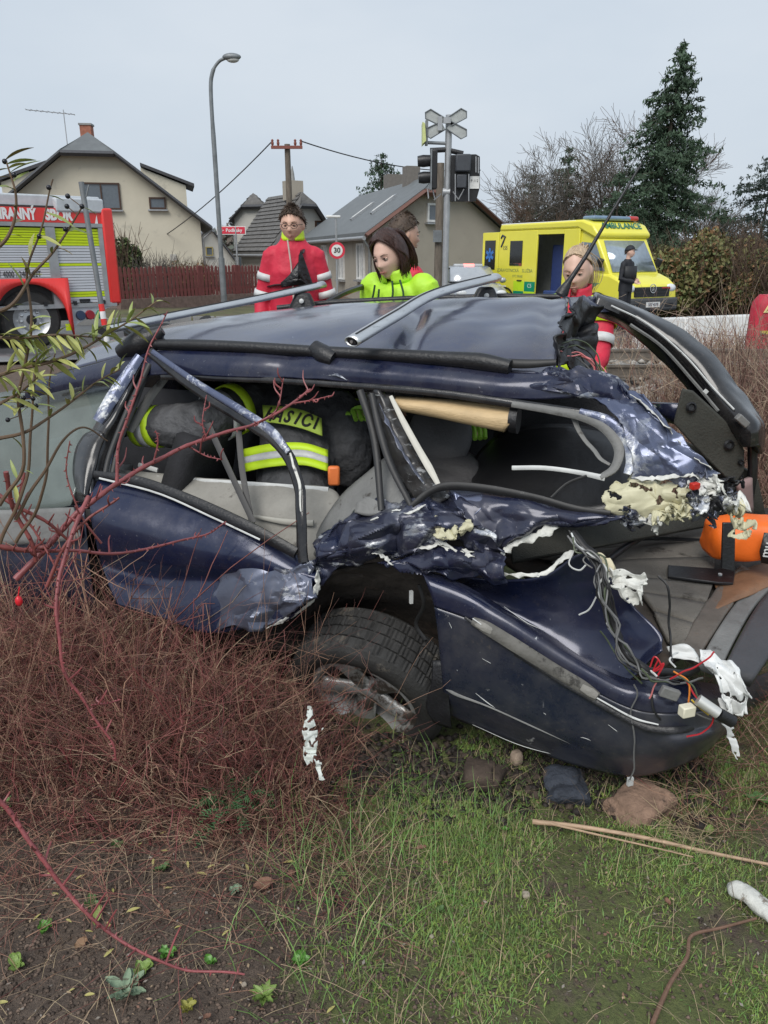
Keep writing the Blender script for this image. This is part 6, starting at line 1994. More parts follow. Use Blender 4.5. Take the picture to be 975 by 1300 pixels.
spruce('tall dark spruce tree, the tallest tree, rising behind the ambulance', at(822, 42), zz(52, 42, 835) - ground_z(20, 42), 4.5, 3, sway=.55, dens=1.3, gap=.05)
spruce('mid height dark spruce left of the tallest one, tangled in bare branches', at(712, 47), zz(178, 47) - .1, 3.9, 5, dens=1.0)
spruce('squat dark spruce at left edge of the bare trees', at(668, 50), zz(215, 50) - .1, 3.6, 8, dens=1.0)
spruce('dark spruce standing right behind the ambulance roof', at(775, 40), zz(205, 40) - .1, 3.3, 15, dens=1.0)
spruce('broad bluish green spruce at the right edge of the picture', at(955, 50), zz(190, 50, 955) - .1, 4.6, 11, needle2, sway=.3, power=.5, gap=.15, dens=1.0)
spruce('far spruce showing above the ridge of the beige house', at(484, 52), zz(193, 52) - .1, 3.0, 14, power=.6, gap=.1, dens=1.1)
for i, (px, Y, top, lab, m_) in enumerate([(735, 44, 150, 'large bare tree with fine branches left of the tallest spruce', twig_g), (668, 46, 178, 'bare spreading tree at the right of the beige house roof', twig_g),
                                           (776, 46, 142, 'tall bare tree touching the left side of the tallest spruce', twig_b), (700, 40, 232, 'low tangled brown bare tree behind the ambulance', twig_b),
                                           (893, 50, 215, 'small bare tree between the two dark conifers at right', twig_g)]):
    bare_tree(lab, at(px, Y), zz(top, Y) - .1, 1.25, 30 + i, m_, 5, tw=1.1)
# hedge on the right
bush('tall olive green hedge bush beside the ambulance front', at(880, 25), (1.9, 1.5, 2.5), 21, [olive, greenlf, olive, rust_lf], 16000, .085, twigs=90)
bush('reddish topped hedge bush right of the olive one', at(925, 26), (1.7, 1.5, 2.7), 22, [rust_lf, olive, olive], 15000, .085, twigs=120)
bush('hedge bush cut by the right picture edge', at(975, 24), (1.7, 1.4, 2.4), 23, [olive, rust_lf, greenlf], 15000, .085, twigs=100)
bush('dark green low bush behind the olive hedge', at(850, 28), (1.6, 1.2, 2.3), 24, [greenlf, olive], 9000, .085, twigs=80)
bush('hedge bush further right beyond the picture edge', at(1040, 23), (1.8, 1.4, 2.5), 25, [olive, greenlf], 9000, .085, twigs=80)
# by the cream house
bush('dark ivy covered shrub between fire engine and cream house', at(158, 27.5), (.75, .6, 2.3), 26, [greenlf, greenlf, mat('ivy leaf', (.03, .05, .02), rough=.6)], 4200, .07, twigs=60)
bush('leafless grey twiggy shrub along the picket fence', at(192, 27.5), (1.0, .5, 1.5), 27, [twig_g], 300, .05, twigs=230, stem_m=twig_g)
bush('rusty brown twiggy shrub behind the picket fence by the lamp', at(243, 29), (1.1, .5, 1.35), 28, [rust_lf, rust_lf, olive], 1700, .07, twigs=220)
bush('small bare shrub beside the lamp post', at(300, 31), (.8, .5, 1.2), 29, [twig_g], 200, .05, twigs=140, stem_m=twig_g)
# far off wood closing the view
r_ = np.random.RandomState(77)
n = 34000
x = r_.uniform(-110, 120, n); y = r_.uniform(82, 100, n)
hh = np.array([3.2 + 1.6 * noise.noise(V((a * .09, 3.3, 0))) + 1.1 * noise.noise(V((a * .31, 1.3, 0))) for a in x])
z = r_.uniform(0, 1, n) ** .8 * np.maximum(1.2, hh)
v, f = leaf_quads(np.stack([x, y, z], 1), .5, r_, 1.7)
o = link_mesh('distant_wood', soup('distant_wood', v, f, [mat('hazy grey green foliage', (.10, .115, .095), rough=.9, var=.3, scale=.2), mat('hazy brown twigs', (.15, .125, .105), rough=.9, var=.3, scale=.2)], r_.randint(0, 2, n)))
o['kind'] = 'stuff'
b = MB()
b.grid([[V((xx, 96 + 4 * noise.noise(V((xx * .05, 0, 0))), zz_ * (2.2 + 1.2 * noise.noise(V((xx * .09, 3.3, 0)))))) for xx in np.linspace(-160, 170, 90)] for zz_ in (-.2, .5, 1)])
b.build('hills', mat('hazy grey green foliage', (.10, .115, .095)), kind='structure', solid=3)

# ---- red brown brush on the bank behind and right of the wreck
brush_r = mat('red brown dry stems', (.26, .145, .115), rough=.85, var=.35, scale=5)
brush_t = mat('tan dry stems', (.42, .32, .23), rough=.85, var=.3, scale=5)
brush_d = mat('dark dry stems', (.075, .042, .032), rough=.85, var=.3, scale=5)


def brush(name, n, area, hgt, seed, mats, probs, rad=.0022, curl=.35, seg=8, nrm=None, forks=1):
    """tangle of thin dry stems: area(r_) -> (x, y), hgt(x, y) -> height"""
    r_ = np.random.RandomState(seed)
    lines, mi = [], []
    for i in range(n):
        x, y = area(r_)
        h = hgt(x, y) * r_.uniform(.45, 1.15)
        if h <= .02: continue
        a = r_.uniform(0, 6.28)
        d = np.array([math.cos(a), math.sin(a), 0]) * h * curl * r_.uniform(.2, 1.6)
        s_ = np.linspace(0, 1, seg)[:, None]
        dr = r_.uniform(0, 1) ** 2
        p = np.array([x, y, ground_z(x, y) - .01]) + d * (s_ ** 1.3) + np.array([0, 0, h]) * (s_ * (1 + .5 * dr) - .75 * dr * s_ ** 2.5)
        p = p + np.cumsum(r_.normal(0, .018 * h + .004, (seg, 3)), axis=0) * s_
        rr_ = rad * r_.uniform(.6, 1.5)
        m_ = r_.choice(len(mats), p=probs)
        lines.append((p, np.linspace(rr_, rr_ * .4, seg))); mi.append((m_, (seg - 1) * 3))
        for k in range(forks):
            j = r_.randint(2, seg - 1)
            d2 = (p[-1] - p[j]) * .5 + r_.normal(0, .16 * h + .01, 3)
            q = p[j] + d2 * np.linspace(0, 1, 5)[:, None] + r_.normal(0, .006, (5, 3)) * np.linspace(0, 1, 5)[:, None]
            lines.append((q, np.linspace(rr_ * .6, rr_ * .3, 5))); mi.append((m_, 12))
    v, f = tubes_np(lines, 3)
    o = link_mesh(name, soup(name, v, f, mats, np.concatenate([np.full(c_, m_) for m_, c_ in mi])))
    o['kind'] = 'stuff'
    return o


brush('dry_brush_bank', 8500, lambda r_: (r_.uniform(1.75, 6.0), r_.uniform(3.6, 7.2)), lambda x, y: (.90 + .25 * min(1, max(0, x - 2.0))) * min(1, max(.25, (x - 1.6) / .9)), 51, [brush_r, brush_t, brush_d], [.55, .28, .17], .0028, .25, forks=2)
brush('tall_dry_stalks', 150, lambda r_: (r_.uniform(2.3, 6.5), r_.uniform(5.5, 9)), lambda x, y: 1.25, 52, [brush_t, brush_r], [.7, .3], .0035, .35, forks=4)
brush('dry_brush_far_bank', 2600, lambda r_: (r_.uniform(3, 16), r_.uniform(12.2, 15)), lambda x, y: .5, 53, [brush_r, brush_t, brush_d], [.5, .3, .2], .006, .4, forks=1)
# red rescue backpack standing in the brush
bp0 = P(978, 420, 12.6)
bp0.z = ground_z(bp0.x, bp0.y) + .0
ztop = P(966, 374, 12.6).z
root = thing('rescue_backpack', 'red rescue backpack with yellow triangle emblem standing in the dry brush', 'backpack', (bp0.x, bp0.y, bp0.z))
red_bag = mat('red bag fabric', (.48, .025, .05), rough=.6, var=.25, scale=5, bump=.5, bscale=16)
hgt_ = ztop - bp0.z
b = MB()
G = []
for i in range(11):
    u = i / 10
    k_ = (1 - abs(2 * u - 1) ** 5) ** .5
    G.append([V((math.copysign(abs(math.cos(a)) ** .6, math.cos(a)) * .34 * (.7 + .3 * k_), math.copysign(abs(math.sin(a)) ** .6, math.sin(a)) * .2 * (.7 + .3 * k_), hgt_ * u)) for a in np.linspace(0, 2 * math.pi, 25)[:-1]])
b.grid(G, closed=True)
b.f.append(tuple(range(23, -1, -1))); b.m.append(0); b.f.append(tuple(range(240, 264))); b.m.append(0)
b.build('bag_body', red_bag, root)
yellow_e = mat('pale yellow emblem', (.75, .68, .30), rough=.5)
zc_ = P(950, 397, 12.4).z - bp0.z
MB().prism([V((-.25, -.205, zc_ - .0)), V((-.09, -.205, zc_ - .0)), V((-.17, -.205, zc_ + .16))], (0, .01, 0)).build('triangle_emblem', yellow_e, root)
MB().prism([V((-.20, -.210, zc_ + .03)), V((-.14, -.210, zc_ + .03)), V((-.17, -.210, zc_ + .09))], (0, .01, 0)).build('emblem_centre', red_bag, root)
MB().tube([V((-.1, 0, hgt_ - .01)), V((0, 0, hgt_ + .05)), V((.1, 0, hgt_ - .01))], .012, 6).build('handle', blk, root)
MB().box((0, -.20, zc_ - .30), (.5, .02, .05)).build('reflective_strip', mat('yellow strip', (.6, .5, .1), rough=.5), root)
# ================================================================== people
skin_a = mat('warm skin', (.62, .38, .285), rough=.5, var=.10, scale=14, sss=.0, spots=(.60, .31, .235), spot_scale=9, spot_at=.62)
skin_b = mat('fair skin', (.68, .44, .345), rough=.5, var=.08, scale=14, spots=(.66, .37, .29), spot_scale=9, spot_at=.64)
hair_br = mat('dark brown hair', (.045, .018, .013), rough=.38, var=.5, scale=16, bump=.6, bscale=60, stretch=(6, 6, 1))
hair_sh = mat('short brown hair', (.06, .038, .025), rough=.6, var=.4, scale=20, bump=.7, bscale=80)
hair_bl = mat('blonde hair', (.52, .38, .25), rough=.45, var=.35, scale=14, bump=.6, bscale=60, stretch=(6, 6, 1))
red_j = mat('red rescue jacket', (.58, .020, .052), rough=.62, var=.14, scale=6, bump=.8, bscale=11, bdist=.018)
lime_j = mat('lime high visibility jacket', (.46, .80, .04), rough=.55, var=.10, scale=6, bump=.8, bscale=11, bdist=.018)
dark_j = mat('dark fire service fabric', (.068, .069, .074), rough=.7, var=.35, scale=9, bump=1, bscale=10, bdist=.04)
navy_u = mat('black police uniform', (.012, .013, .018), rough=.7, var=.3, scale=8, bump=.5, bscale=16)
trous = mat('dark trousers', (.02, .022, .03), rough=.8, var=.3, bump=.4, bscale=18)
lime_b = mat('lime yellow band', (.60, .86, .03), rough=.5, var=.06)
silver_b = mat('silver reflective band', (.60, .61, .61), rough=.45, var=.12, scale=20)
eye_w = mat('eye white', (.50, .46, .44), rough=.2)
eye_d = mat('dark iris', (.02, .013, .01), rough=.15)
lip_m = mat('lips', (.46, .17, .15), rough=.4)
lip_n = mat('pale lips', (.47, .25, .20), rough=.5)
brow_m = mat('eyebrow', (.05, .03, .02), rough=.8)
boot_m = mat('black boots', (.012, .012, .012), rough=.5)
TEX = bpy.data.textures.new('wrinkles', 'CLOUDS'); TEX.noise_scale = .15; TEX.noise_depth = 2


def bez(a, m, b_, n=8): return curve([a, m, b_], n)


def head_pts(sx=1., nth=40, nph=30, jaw=.27):
    """face grid in head space: x to its left, y forward, z up, centre of the skull"""
    rows = []
    for i in range(nph + 1):
        ph = math.pi * (i / nph) - math.pi / 2
        ph = max(-1.52, min(1.52, ph))
        row = []
        for k in range(nth):
            a = 2 * math.pi * k / nth
            x, y, z = math.cos(ph) * math.sin(a) * .076 * sx, math.cos(ph) * math.cos(a) * .098, math.sin(ph) * .122
            s_ = max(0, -z / .122)
            x *= 1 - jaw * s_ ** 1.6
            if y < 0: y *= 1 - .35 * s_
            else: y *= 1 - .02 * s_; y += .012 * s_
            if y > .02:
                g = lambda cx, cz, wx, wz: math.exp(-((x - cx) / wx) ** 2 - ((z - cz) / wz) ** 2)
                y += .006 * g(0, .032, .05, .014)
                y -= .010 * (g(.031, .006, .017, .013) + g(-.031, .006, .017, .013))
                y += .014 * g(0, -.006, .0095, .024) + .020 * g(0, -.026, .012, .013)
                y += .005 * (g(.014, -.030, .010, .008) + g(-.014, -.030, .010, .008))
                y += .005 * (g(.040, -.022, .022, .02) + g(-.040, -.022, .022, .02))
                y += .007 * g(0, -.058, .022, .012)
                y -= .004 * g(0, -.076, .026, .006)
                y += .009 * g(0, -.098, .022, .016)
            row.append(V((x, y, z)))
        rows.append(row)
    return rows


def person(label, base, J, face, skin, jacket=None, trousers=trous, hair='short', hair_m=hair_sh, scale=1., group=None, bands=None, collar=None, glasses=False, cap=None, sit=False, jack_disp=.014,
           gloves=None, sex=1., helmet=None, brow=brow_m, vox=.0075, armr=1., lids=True):
    """J: joints in world space; face = (forward, up) of the head. One remeshed body under separate garments."""
    root = thing('person', label, 'person', base, group=group)
    M_ = ROOTM[root].inverted()
    g = {k: M_ @ V(p) for k, p in J.items()}
    q = scale
    fw = V(face[0]).normalized(); rt_ = fw.cross(V(face[1])).normalized(); up_ = rt_.cross(fw)
    HM = Matrix((-rt_, fw, up_)).transposed()          # columns: left, forward, up
    hc = g['head']
    bfw = (g['sl'] - g['sr']).cross(g['chest'] - g['pelvis']).normalized()   # body forward
    bl_ = (g['sl'] - g['sr']).normalized()

    def hp(x, y, z): return hc + HM @ V((x * q, y * q, z * q))

    def ring(c, rx, ry, n=20, fwd=bfw, left=bl_):
        return [c + left * (math.sin(2 * math.pi * k / n) * rx * q) + fwd * (math.cos(2 * math.pi * k / n) * ry * q) for k in range(n)]

    def loft(b, secs, n=20):
        G = [ring(c, rx, ry, n) for c, rx, ry in secs]
        o = len(b.v)
        b.grid(G, closed=True)
        b.f.append(tuple(o + k for k in range(n - 1, -1, -1))); b.m.append(0)
        e = o + (len(G) - 1) * n
        b.f.append(tuple(e + k for k in range(n))); b.m.append(0)
    ch, pe, nk = g['chest'], g['pelvis'], g['neck']
    sm = (g['sl'] + g['sr']) / 2
    mid = pe.lerp(ch, .5)
    # ---- body
    b = MB()
    G = [[hc + HM @ (p * q) for p in r] for r in head_pts(sex)]
    o = len(b.v)
    b.grid([list(reversed(r)) for r in G], closed=True)
    n = 40
    b.f.append(tuple(o + k for k in range(n))); b.m.append(0)
    e = o + (len(G) - 1) * n
    b.f.append(tuple(e + k for k in range(n - 1, -1, -1))); b.m.append(0)
    for s_ in (-1, 1):
        b.ell(hp(s_ * .077 * sex, -.008, -.006), (.010 * q, .018 * q, .030 * q), 10, 7, HM)
    b.tube([hp(0, -.025, -.06), nk.lerp(hp(0, -.02, -.06), .3), nk, sm + V((0, 0, -.02))], [.052 * q * sex, .052 * q * sex, .058 * q * sex, .075 * q], 14)
    loft(b, [(pe - V((0, 0, .06 * q)), .15, .10), (pe, .165, .115), (mid, .14, .10), (ch, .165, .115), (sm - (sm - ch) * .15, .16, .095), (sm + (nk - sm) * .4, .09, .07)])
    for s_ in ('l', 'r'):
        b.tube(bez(g['s' + s_], g['e' + s_], g['w' + s_], 12) if False else [g['s' + s_], g['s' + s_].lerp(g['e' + s_], .5), g['e' + s_], g['e' + s_].lerp(g['w' + s_], .35), g['w' + s_]],
               [.055 * q, .046 * q, .040 * q, .042 * q, .028 * q], 12)
        # hand
        d = (g['w' + s_] - g['e' + s_]).normalized()
        sd = d.cross(bfw)
        if sd.length < .1: sd = d.orthogonal()
        sd.normalize(); nrm = sd.cross(d).normalized()
        w0 = g['w' + s_]
        b.tube([w0, w0 + d * .03 * q, w0 + d * .085 * q], [.027 * q, .036 * q, .038 * q], 12, flat=.5, up=tuple(nrm))
        fl_ = (.066, .075, .070, .055)
        for k in range(4):
            o_ = (k - 1.5) * .019 * q
            p0 = w0 + d * .075 * q + sd * o_
            cur = nrm * (.012 if s_ == 'l' else .012) * q
            b.tube([p0, p0 + d * fl_[k] * .45 * q + cur * .4, p0 + d * fl_[k] * .78 * q + cur * 1.6, p0 + d * fl_[k] * .95 * q + cur * 3.0], [.0105 * q, .0100 * q, .0095 * q, .0085 * q], 8)
        p0 = w0 + d * .03 * q - sd * .028 * q
        b.tube([p0, p0 + d * .03 * q - sd * .022 * q + nrm * .01 * q, p0 + d * .062 * q - sd * .026 * q + nrm * .02 * q], [.013 * q, .012 * q, .010 * q], 8)
        # leg
        b.tube([g['h' + s_], g['h' + s_].lerp(g['k' + s_], .5), g['k' + s_], g['k' + s_].lerp(g['a' + s_], .3), g['a' + s_]], [.088 * q, .072 * q, .055 * q, .058 * q, .038 * q], 14)
        b.tube([g['a' + s_] + V((0, 0, -.03 * q)) - bfw * .05 * q, g['a' + s_] + V((0, 0, -.05 * q)) + bfw * .17 * q], [.042 * q, .035 * q], 10)
    body = b.build('body', skin, root)
    md = body.modifiers.new('remesh', 'REMESH'); md.mode = 'VOXEL'; md.voxel_size = vox; md.use_smooth_shade = True
    md = body.modifiers.new('smooth', 'SMOOTH'); md.factor = .5; md.iterations = 2

    def garment(name, bb, m, disp, v_=.011):
        o = bb.build(name, m, root)
        md = o.modifiers.new('remesh', 'REMESH'); md.mode = 'VOXEL'; md.voxel_size = v_; md.use_smooth_shade = True
        md = o.modifiers.new('smooth', 'SMOOTH'); md.factor = .5; md.iterations = 3
        if disp:
            md = o.modifiers.new('wrinkle', 'DISPLACE'); md.texture = TEX; md.strength = disp; md.mid_level = .5; md.texture_coords = 'LOCAL'
        return o
    # ---- jacket
    if jacket:
        b = MB()
        loft(b, [(pe - (ch - pe) * .25, .19, .145), (pe, .19, .145), (mid, .178, .138), (ch, .188, .142), (sm - (sm - ch) * .12, .18, .12), (sm + (nk - sm) * .35, .150, .108), (sm + (nk - sm) * .72, .098, .090), (nk + (nk - sm) * .12, .076, .080)])
        for s_ in ('l', 'r'):
            b.ell(g['s' + s_] - (g['s' + s_] - sm) * .12, (.078 * q, .078 * q, .074 * q))
            b.tube([g['s' + s_] - (g['s' + s_] - sm) * .3, g['s' + s_], g['s' + s_].lerp(g['e' + s_], .5), g['e' + s_], g['e' + s_].lerp(g['w' + s_], .5), g['w' + s_] + (g['w' + s_] - g['e' + s_]) * .02],
                   [.066 * q, .073 * q, .067 * q * armr, .062 * q * armr, .058 * q * armr, .048 * q * armr], 16)
        garment('jacket', b, jacket, jack_disp)
    # ---- trousers and boots
    b = MB()
    loft(b, [(pe + (ch - pe) * .18, .17, .125), (pe, .185, .135), (pe - V((0, 0, .08 * q)), .18, .13)])
    for s_ in ('l', 'r'):
        b.tube([g['h' + s_] + V((0, 0, .02)), g['h' + s_].lerp(g['k' + s_], .5), g['k' + s_], g['k' + s_].lerp(g['a' + s_], .5), g['a' + s_] + V((0, 0, .02))], [.105 * q, .095 * q, .08 * q, .075 * q, .07 * q], 14)
    garment('trousers', b, trousers, .01, .016)
    for s_ in ('l', 'r'):
        b = MB()
        a_ = g['a' + s_]
        b.tube([a_ + V((0, 0, .05 * q)), a_ + V((0, 0, -.02 * q))], .055 * q, 12)
        b.tube([a_ - bfw * .06 * q + V((0, 0, -.035 * q)), a_ + bfw * .06 * q + V((0, 0, -.04 * q)), a_ + bfw * .19 * q + V((0, 0, -.055 * q))], [.05 * q, .052 * q, .036 * q], 12)
        garment('boot', b, boot_m, 0, .014)
    # ---- face
    for s_ in (-1, 1):
        ey = b = MB().ell(hp(s_ * .031, .083, .006), (.0135 * q, .008 * q, .0046 * q), 12, 8, HM).build('eye', eye_w, root)
        if lids: MB().ell(hp(s_ * .031, .0835, .0105), (.0150 * q, .0090 * q, .0068 * q), 12, 8, HM).build('upper_eyelid', skin, ey)
        MB().ell(hp(s_ * .031, .0895, .0045), (.0058 * q, .003 * q, .0056 * q), 10, 6, HM).build('iris', eye_d, ey)
        MB().tube([hp(s_ * .045, .083, .010), hp(s_ * .031, .0945, .0135), hp(s_ * .017, .090, .009)], [.0018 * q, .0028 * q, .0015 * q], 6).build('eyelid', brow if hair == 'bob' else skin, ey)
        MB().tube([hp(s_ * .052, .080, .026), hp(s_ * .036, .0965, .0315), hp(s_ * .016, .1005, .027)], [.0018 * q, .0042 * q, .0030 * q], 6, flat=.6).build('eyebrow', brow, root)
    MB().tube([hp(-.024, .0905, -.062), hp(-.010, .1045, -.0575), hp(0, .1055, -.0595), hp(.010, .1045, -.0575), hp(.024, .0905, -.062)], [.001 * q, .0032 * q, .0030 * q, .0032 * q, .001 * q], 7).build('upper_lip', lip_m if hair == 'bob' else lip_n, root)
    MB().tube([hp(-.022, .0900, -.066), hp(0, .1030, -.0690), hp(.022, .0900, -.066)], [.001 * q, .0042 * q, .001 * q], 7).build('lower_lip', lip_m if hair == 'bob' else lip_n, root)
    # ---- hair
    rr = random.Random(hash(label) % 1000 if False else len(label))

    def cap_grid(th0, off, zcut, n=36, m=16, ysh=-.006, grow=0., ex=1.4):
        """skull cap: polar angle up to a limit that depends on the azimuth"""
        G = []
        for i in range(m + 1):
            row = []
            for k in range(n):
                a = 2 * math.pi * k / n
                f_ = (1 + math.cos(a)) / 2                 # 1 at the face, 0 at the back
                lim = th0 * f_ ** ex + zcut * (1 - f_ ** ex)
                t = .02 + (lim - .02) * i / m
                r_ = off + grow * (i / m)
                w_ = 1 + .018 * math.sin(a * 23 + i) + .012 * math.sin(a * 41)
                row.append(hp(math.sin(t) * math.sin(a) * (.076 * sex + r_) * w_, math.sin(t) * math.cos(a) * (.098 + r_) * w_ + ysh, math.cos(t) * (.122 + r_) * w_))
            G.append(row)
        return G
    if hair == 'short':
        h_ = MB().grid(cap_grid(.86, .008, 2.0, ex=.8), closed=True).build('hair', hair_m, root, solid=.007)
        tl = []
        for i in range(900):
            a = rr.uniform(0, 6.28); f_ = (1 + math.cos(a)) / 2
            t = rr.uniform(.02, .86 * f_ ** .8 + 1.95 * (1 - f_ ** .8))
            p0 = V((math.sin(t) * math.sin(a) * .081 * sex, math.sin(t) * math.cos(a) * .103 - .006, math.cos(t) * .127))
            d = V((rr.gauss(0, .4), .5 * f_ + rr.gauss(0, .3), .25 - .9 * math.sin(t))).normalized()
            p1 = p0 + p0.normalized() * .010 + d * .026
            tl.append((np.array([tuple(hp(*p0)), tuple(hp(*(p0.lerp(p1, .5) + p0.normalized() * .004))), tuple(hp(*p1))]), np.array([.0030, .0026, .0008]) * q))
        v, f = tubes_np(tl, 3)
        link_mesh('hair_tuft', soup('hair_tuft', v, f, hair_m), root)
    elif hair == 'bob':
        # locks fall from a centre parting over a full shell, open at the face
        MB().grid(cap_grid(.72, .014, 2.15), closed=True).build('hair', hair_m, root, solid=.012)
        tl = []
        for i in range(620):
            s_ = rr.choice((-1, 1))
            u = rr.uniform(-.6, 1)                         # start along the parting, back to front
            st = V((s_ * rr.uniform(.001, .006), .075 * u - .01, .128 * math.cos(u * .62)))
            back = max(0, (.45 - u))
            side = V((s_ * (.086 * sex + rr.uniform(-.002, .008)), .052 * u - .030 + .012 * rr.random(), rr.uniform(.0, .03)))
            if u < -.1: side = V((s_ * rr.uniform(.02, .085), -.115 - rr.uniform(0, .012), rr.uniform(0, .03)))
            end = side + V((-s_ * rr.uniform(.0, .022), rr.uniform(-.012, .022) - .012, -rr.uniform(.085, .135)))
            m1 = st.lerp(side, .45) + V((s_ * .020, .012 * (u > .3), .034))
            c_ = curve([st, m1, side, side.lerp(end, .5) + V((s_ * .008, 0, 0)), end], 11)
            tl.append((np.array([tuple(hp(*p)) for p in c_]), np.linspace(.0042, .0022, 11) * q * rr.uniform(.7, 1.2)))
        v, f = tubes_np(tl, 4)
        link_mesh('hair_lock', soup('hair_lock', v, f, hair_m, smooth=True), root)
    elif hair == 'ponytail':
        MB().grid(cap_grid(.62, .004, 1.95, ex=.9), closed=True).build('hair', hair_m, root, solid=.006)
        tl = []
        kn = V((0, -.105, .062))
        for i in range(420):
            a = rr.uniform(-2.6, 2.6)
            lim = .60 + .95 * (abs(a) / 2.6)
            t = lim
            st = V((math.sin(t) * math.sin(a) * .080 * sex, math.sin(t) * math.cos(a) * .102 - .006, math.cos(t) * .126))
            m1 = (st + kn) / 2; m1 = m1.normalized() * max(.112, m1.length) ; m1 = V((m1.x * .85, m1.y, m1.z * 1.10))
            c_ = curve([st, m1, kn], 8)
            tl.append((np.array([tuple(hp(*p)) for p in c_]), np.linspace(.0026, .0030, 8) * q))
        for i in range(260):
            o_ = V((rr.gauss(0, .012), rr.gauss(0, .010), rr.gauss(0, .010)))
            sp_ = V((rr.gauss(0, .024), rr.gauss(0, .020), 0))
            c_ = curve([kn + o_ * .6, kn + V((0, -.045, .012)) + o_ * 1.4, kn + V((0, -.065, -.07)) + sp_, kn + V((0, -.055, -.16)) + sp_ * 1.1, kn + V((0, -.045, -.205 - rr.random() * .05)) + sp_ * .6], 12)
            tl.append((np.array([tuple(hp(*p)) for p in c_]), np.linspace(.0034, .0014, 12) * q))
        v, f = tubes_np(tl, 4)
        link_mesh('hair_lock', soup('hair_lock', v, f, hair_m, smooth=True), root)
        MB().lathe([(.016 * q, -.008 * q), (.021 * q, 0), (.016 * q, .008 * q)], hp(0, -.115, .066), HM @ V((0, -1, .2)), 14).build('hair_band', blk, root)
    if glasses:
        gl = MB()
        for s_ in (-1, 1):
            c_ = [hp(s_ * .033 + .025 * math.cos(t) * (1 if True else 1), .104 - .006 * abs(math.cos(t)), .004 + .016 * math.sin(t)) for t in np.linspace(0, 2 * math.pi, 17)]
            gl.tube(c_, .0020 * q, 6, caps=False)
            gl.tube([hp(s_ * .058, .098, .010), hp(s_ * .078, .04, .010), hp(s_ * .082, -.01, .004)], .0018 * q, 6)
        gl.tube([hp(-.009, .106, .006), hp(.009, .106, .006)], .0018 * q, 6)
        gl.build('glasses', blk, root)
    if cap:
        b = MB().grid(cap_grid(1.02, .020, 1.40, m=10, ysh=-.004), closed=True)
        b.build('cap', cap, root, solid=.01)
        G = [[hp(.078 * math.sin(a) * (1 - .15 * u), .088 * math.cos(a) + .028 + .055 * u, .058 - .018 * u - .012 * (1 - math.cos(a))) for a in np.linspace(-1.1, 1.1, 12)] for u in (0, .5, 1)]
        MB().grid(G).build('cap_peak', cap, root, solid=.004)
    if helmet:
        MB().grid(cap_grid(1.2, .040, 1.9, m=12), closed=True).build('helmet', helmet, root, solid=.008)
    if collar:
        c0 = nk - (nk - sm) * .25
        ax = (hp(0, -.02, -.06) - sm).normalized()
        G = []
        for i in range(5):
            u = i / 4
            cc_ = c0 + ax * (.085 * q * u)
            G.append([cc_ + bl_ * (math.sin(a) * (.088 - .012 * u) * q) + bfw * (math.cos(a) * (.088 - .006 * u) * q + (.012 - .0 * u) * q) - ax * (.022 * q * max(0, math.cos(a)) * (u)) for a in np.linspace(.22, 2 * math.pi - .22, 30)])
        MB().grid(G).build('collar', collar, root, solid=.008)
    if gloves:
        for s_ in ('l', 'r'):
            d = (g['w' + s_] - g['e' + s_]).normalized(); sd = d.cross(bfw)
            if sd.length < .1: sd = d.orthogonal()
            sd.normalize(); nrm = sd.cross(d).normalized(); w0 = g['w' + s_]
            b = MB()
            b.tube([w0 - d * .05 * q, w0 + d * .02 * q, w0 + d * .09 * q], [.050 * q, .042 * q, .045 * q], 12, flat=.6, up=tuple(nrm))
            for k in range(4):
                o_ = (k - 1.5) * .023 * q
                p0 = w0 + d * .08 * q + sd * o_; fl_ = (.066, .078, .072, .056)[k]
                b.tube([p0, p0 + d * fl_ * .5 * q + nrm * .008 * q, p0 + d * fl_ * q + nrm * .038 * q], [.0135 * q, .013 * q, .011 * q], 8)
            p0 = w0 + d * .03 * q - sd * .034 * q
            b.tube([p0, p0 + d * .035 * q - sd * .024 * q, p0 + d * .068 * q - sd * .026 * q + nrm * .015 * q], [.016 * q, .015 * q, .012 * q], 8)
            b.build('glove', gloves, root)
    # ---- reflective bands round the limbs: (limb, fraction, width, material)
    for (limb, u, wd, m_) in (bands or []):
        if limb in ('l', 'r', 'fl', 'fr'):
            s_ = limb[-1]
            a_, c_ = (g['s' + s_], g['e' + s_]) if len(limb) == 1 else (g['e' + s_], g['w' + s_])
            r0 = armr * ((.073 + (.062 - .073) * u) if len(limb) == 1 else (.062 + (.048 - .062) * u))
            d = (c_ - a_).normalized(); p0 = a_.lerp(c_, u)
            MB().tube([p0 - d * wd * q / 2, p0 + d * wd * q / 2], (r0 + .010) * q, 24, caps=False).build('reflective_band', m_, root, solid=.008)
        elif limb in ('tl', 'tr'):
            s_ = limb[-1]
            d = (g['a' + s_] - g['k' + s_]).normalized(); p0 = g['k' + s_].lerp(g['a' + s_], u)
            MB().tube([p0 - d * wd * q / 2, p0 + d * wd * q / 2], .088 * q, 20, caps=False).build('reflective_band', m_, root, solid=.006)
        else:
            p0 = pe.lerp(ch, u); d = (ch - pe).normalized()
            rx, ry = np.interp(u, [-.25, 0, .5, 1], [.19, .19, .178, .188]) + .012, np.interp(u, [-.25, 0, .5, 1], [.145, .145, .138, .142]) + .012
            MB().grid([ring(p0 + d * wd * q * (t - .5), rx, ry, 36) for t in (0, .5, 1)], closed=True).build('reflective_band', m_, root, solid=.006)
    root['_hp'] = 0
    del root['_hp']
    return root, hp, g, bfw, bl_


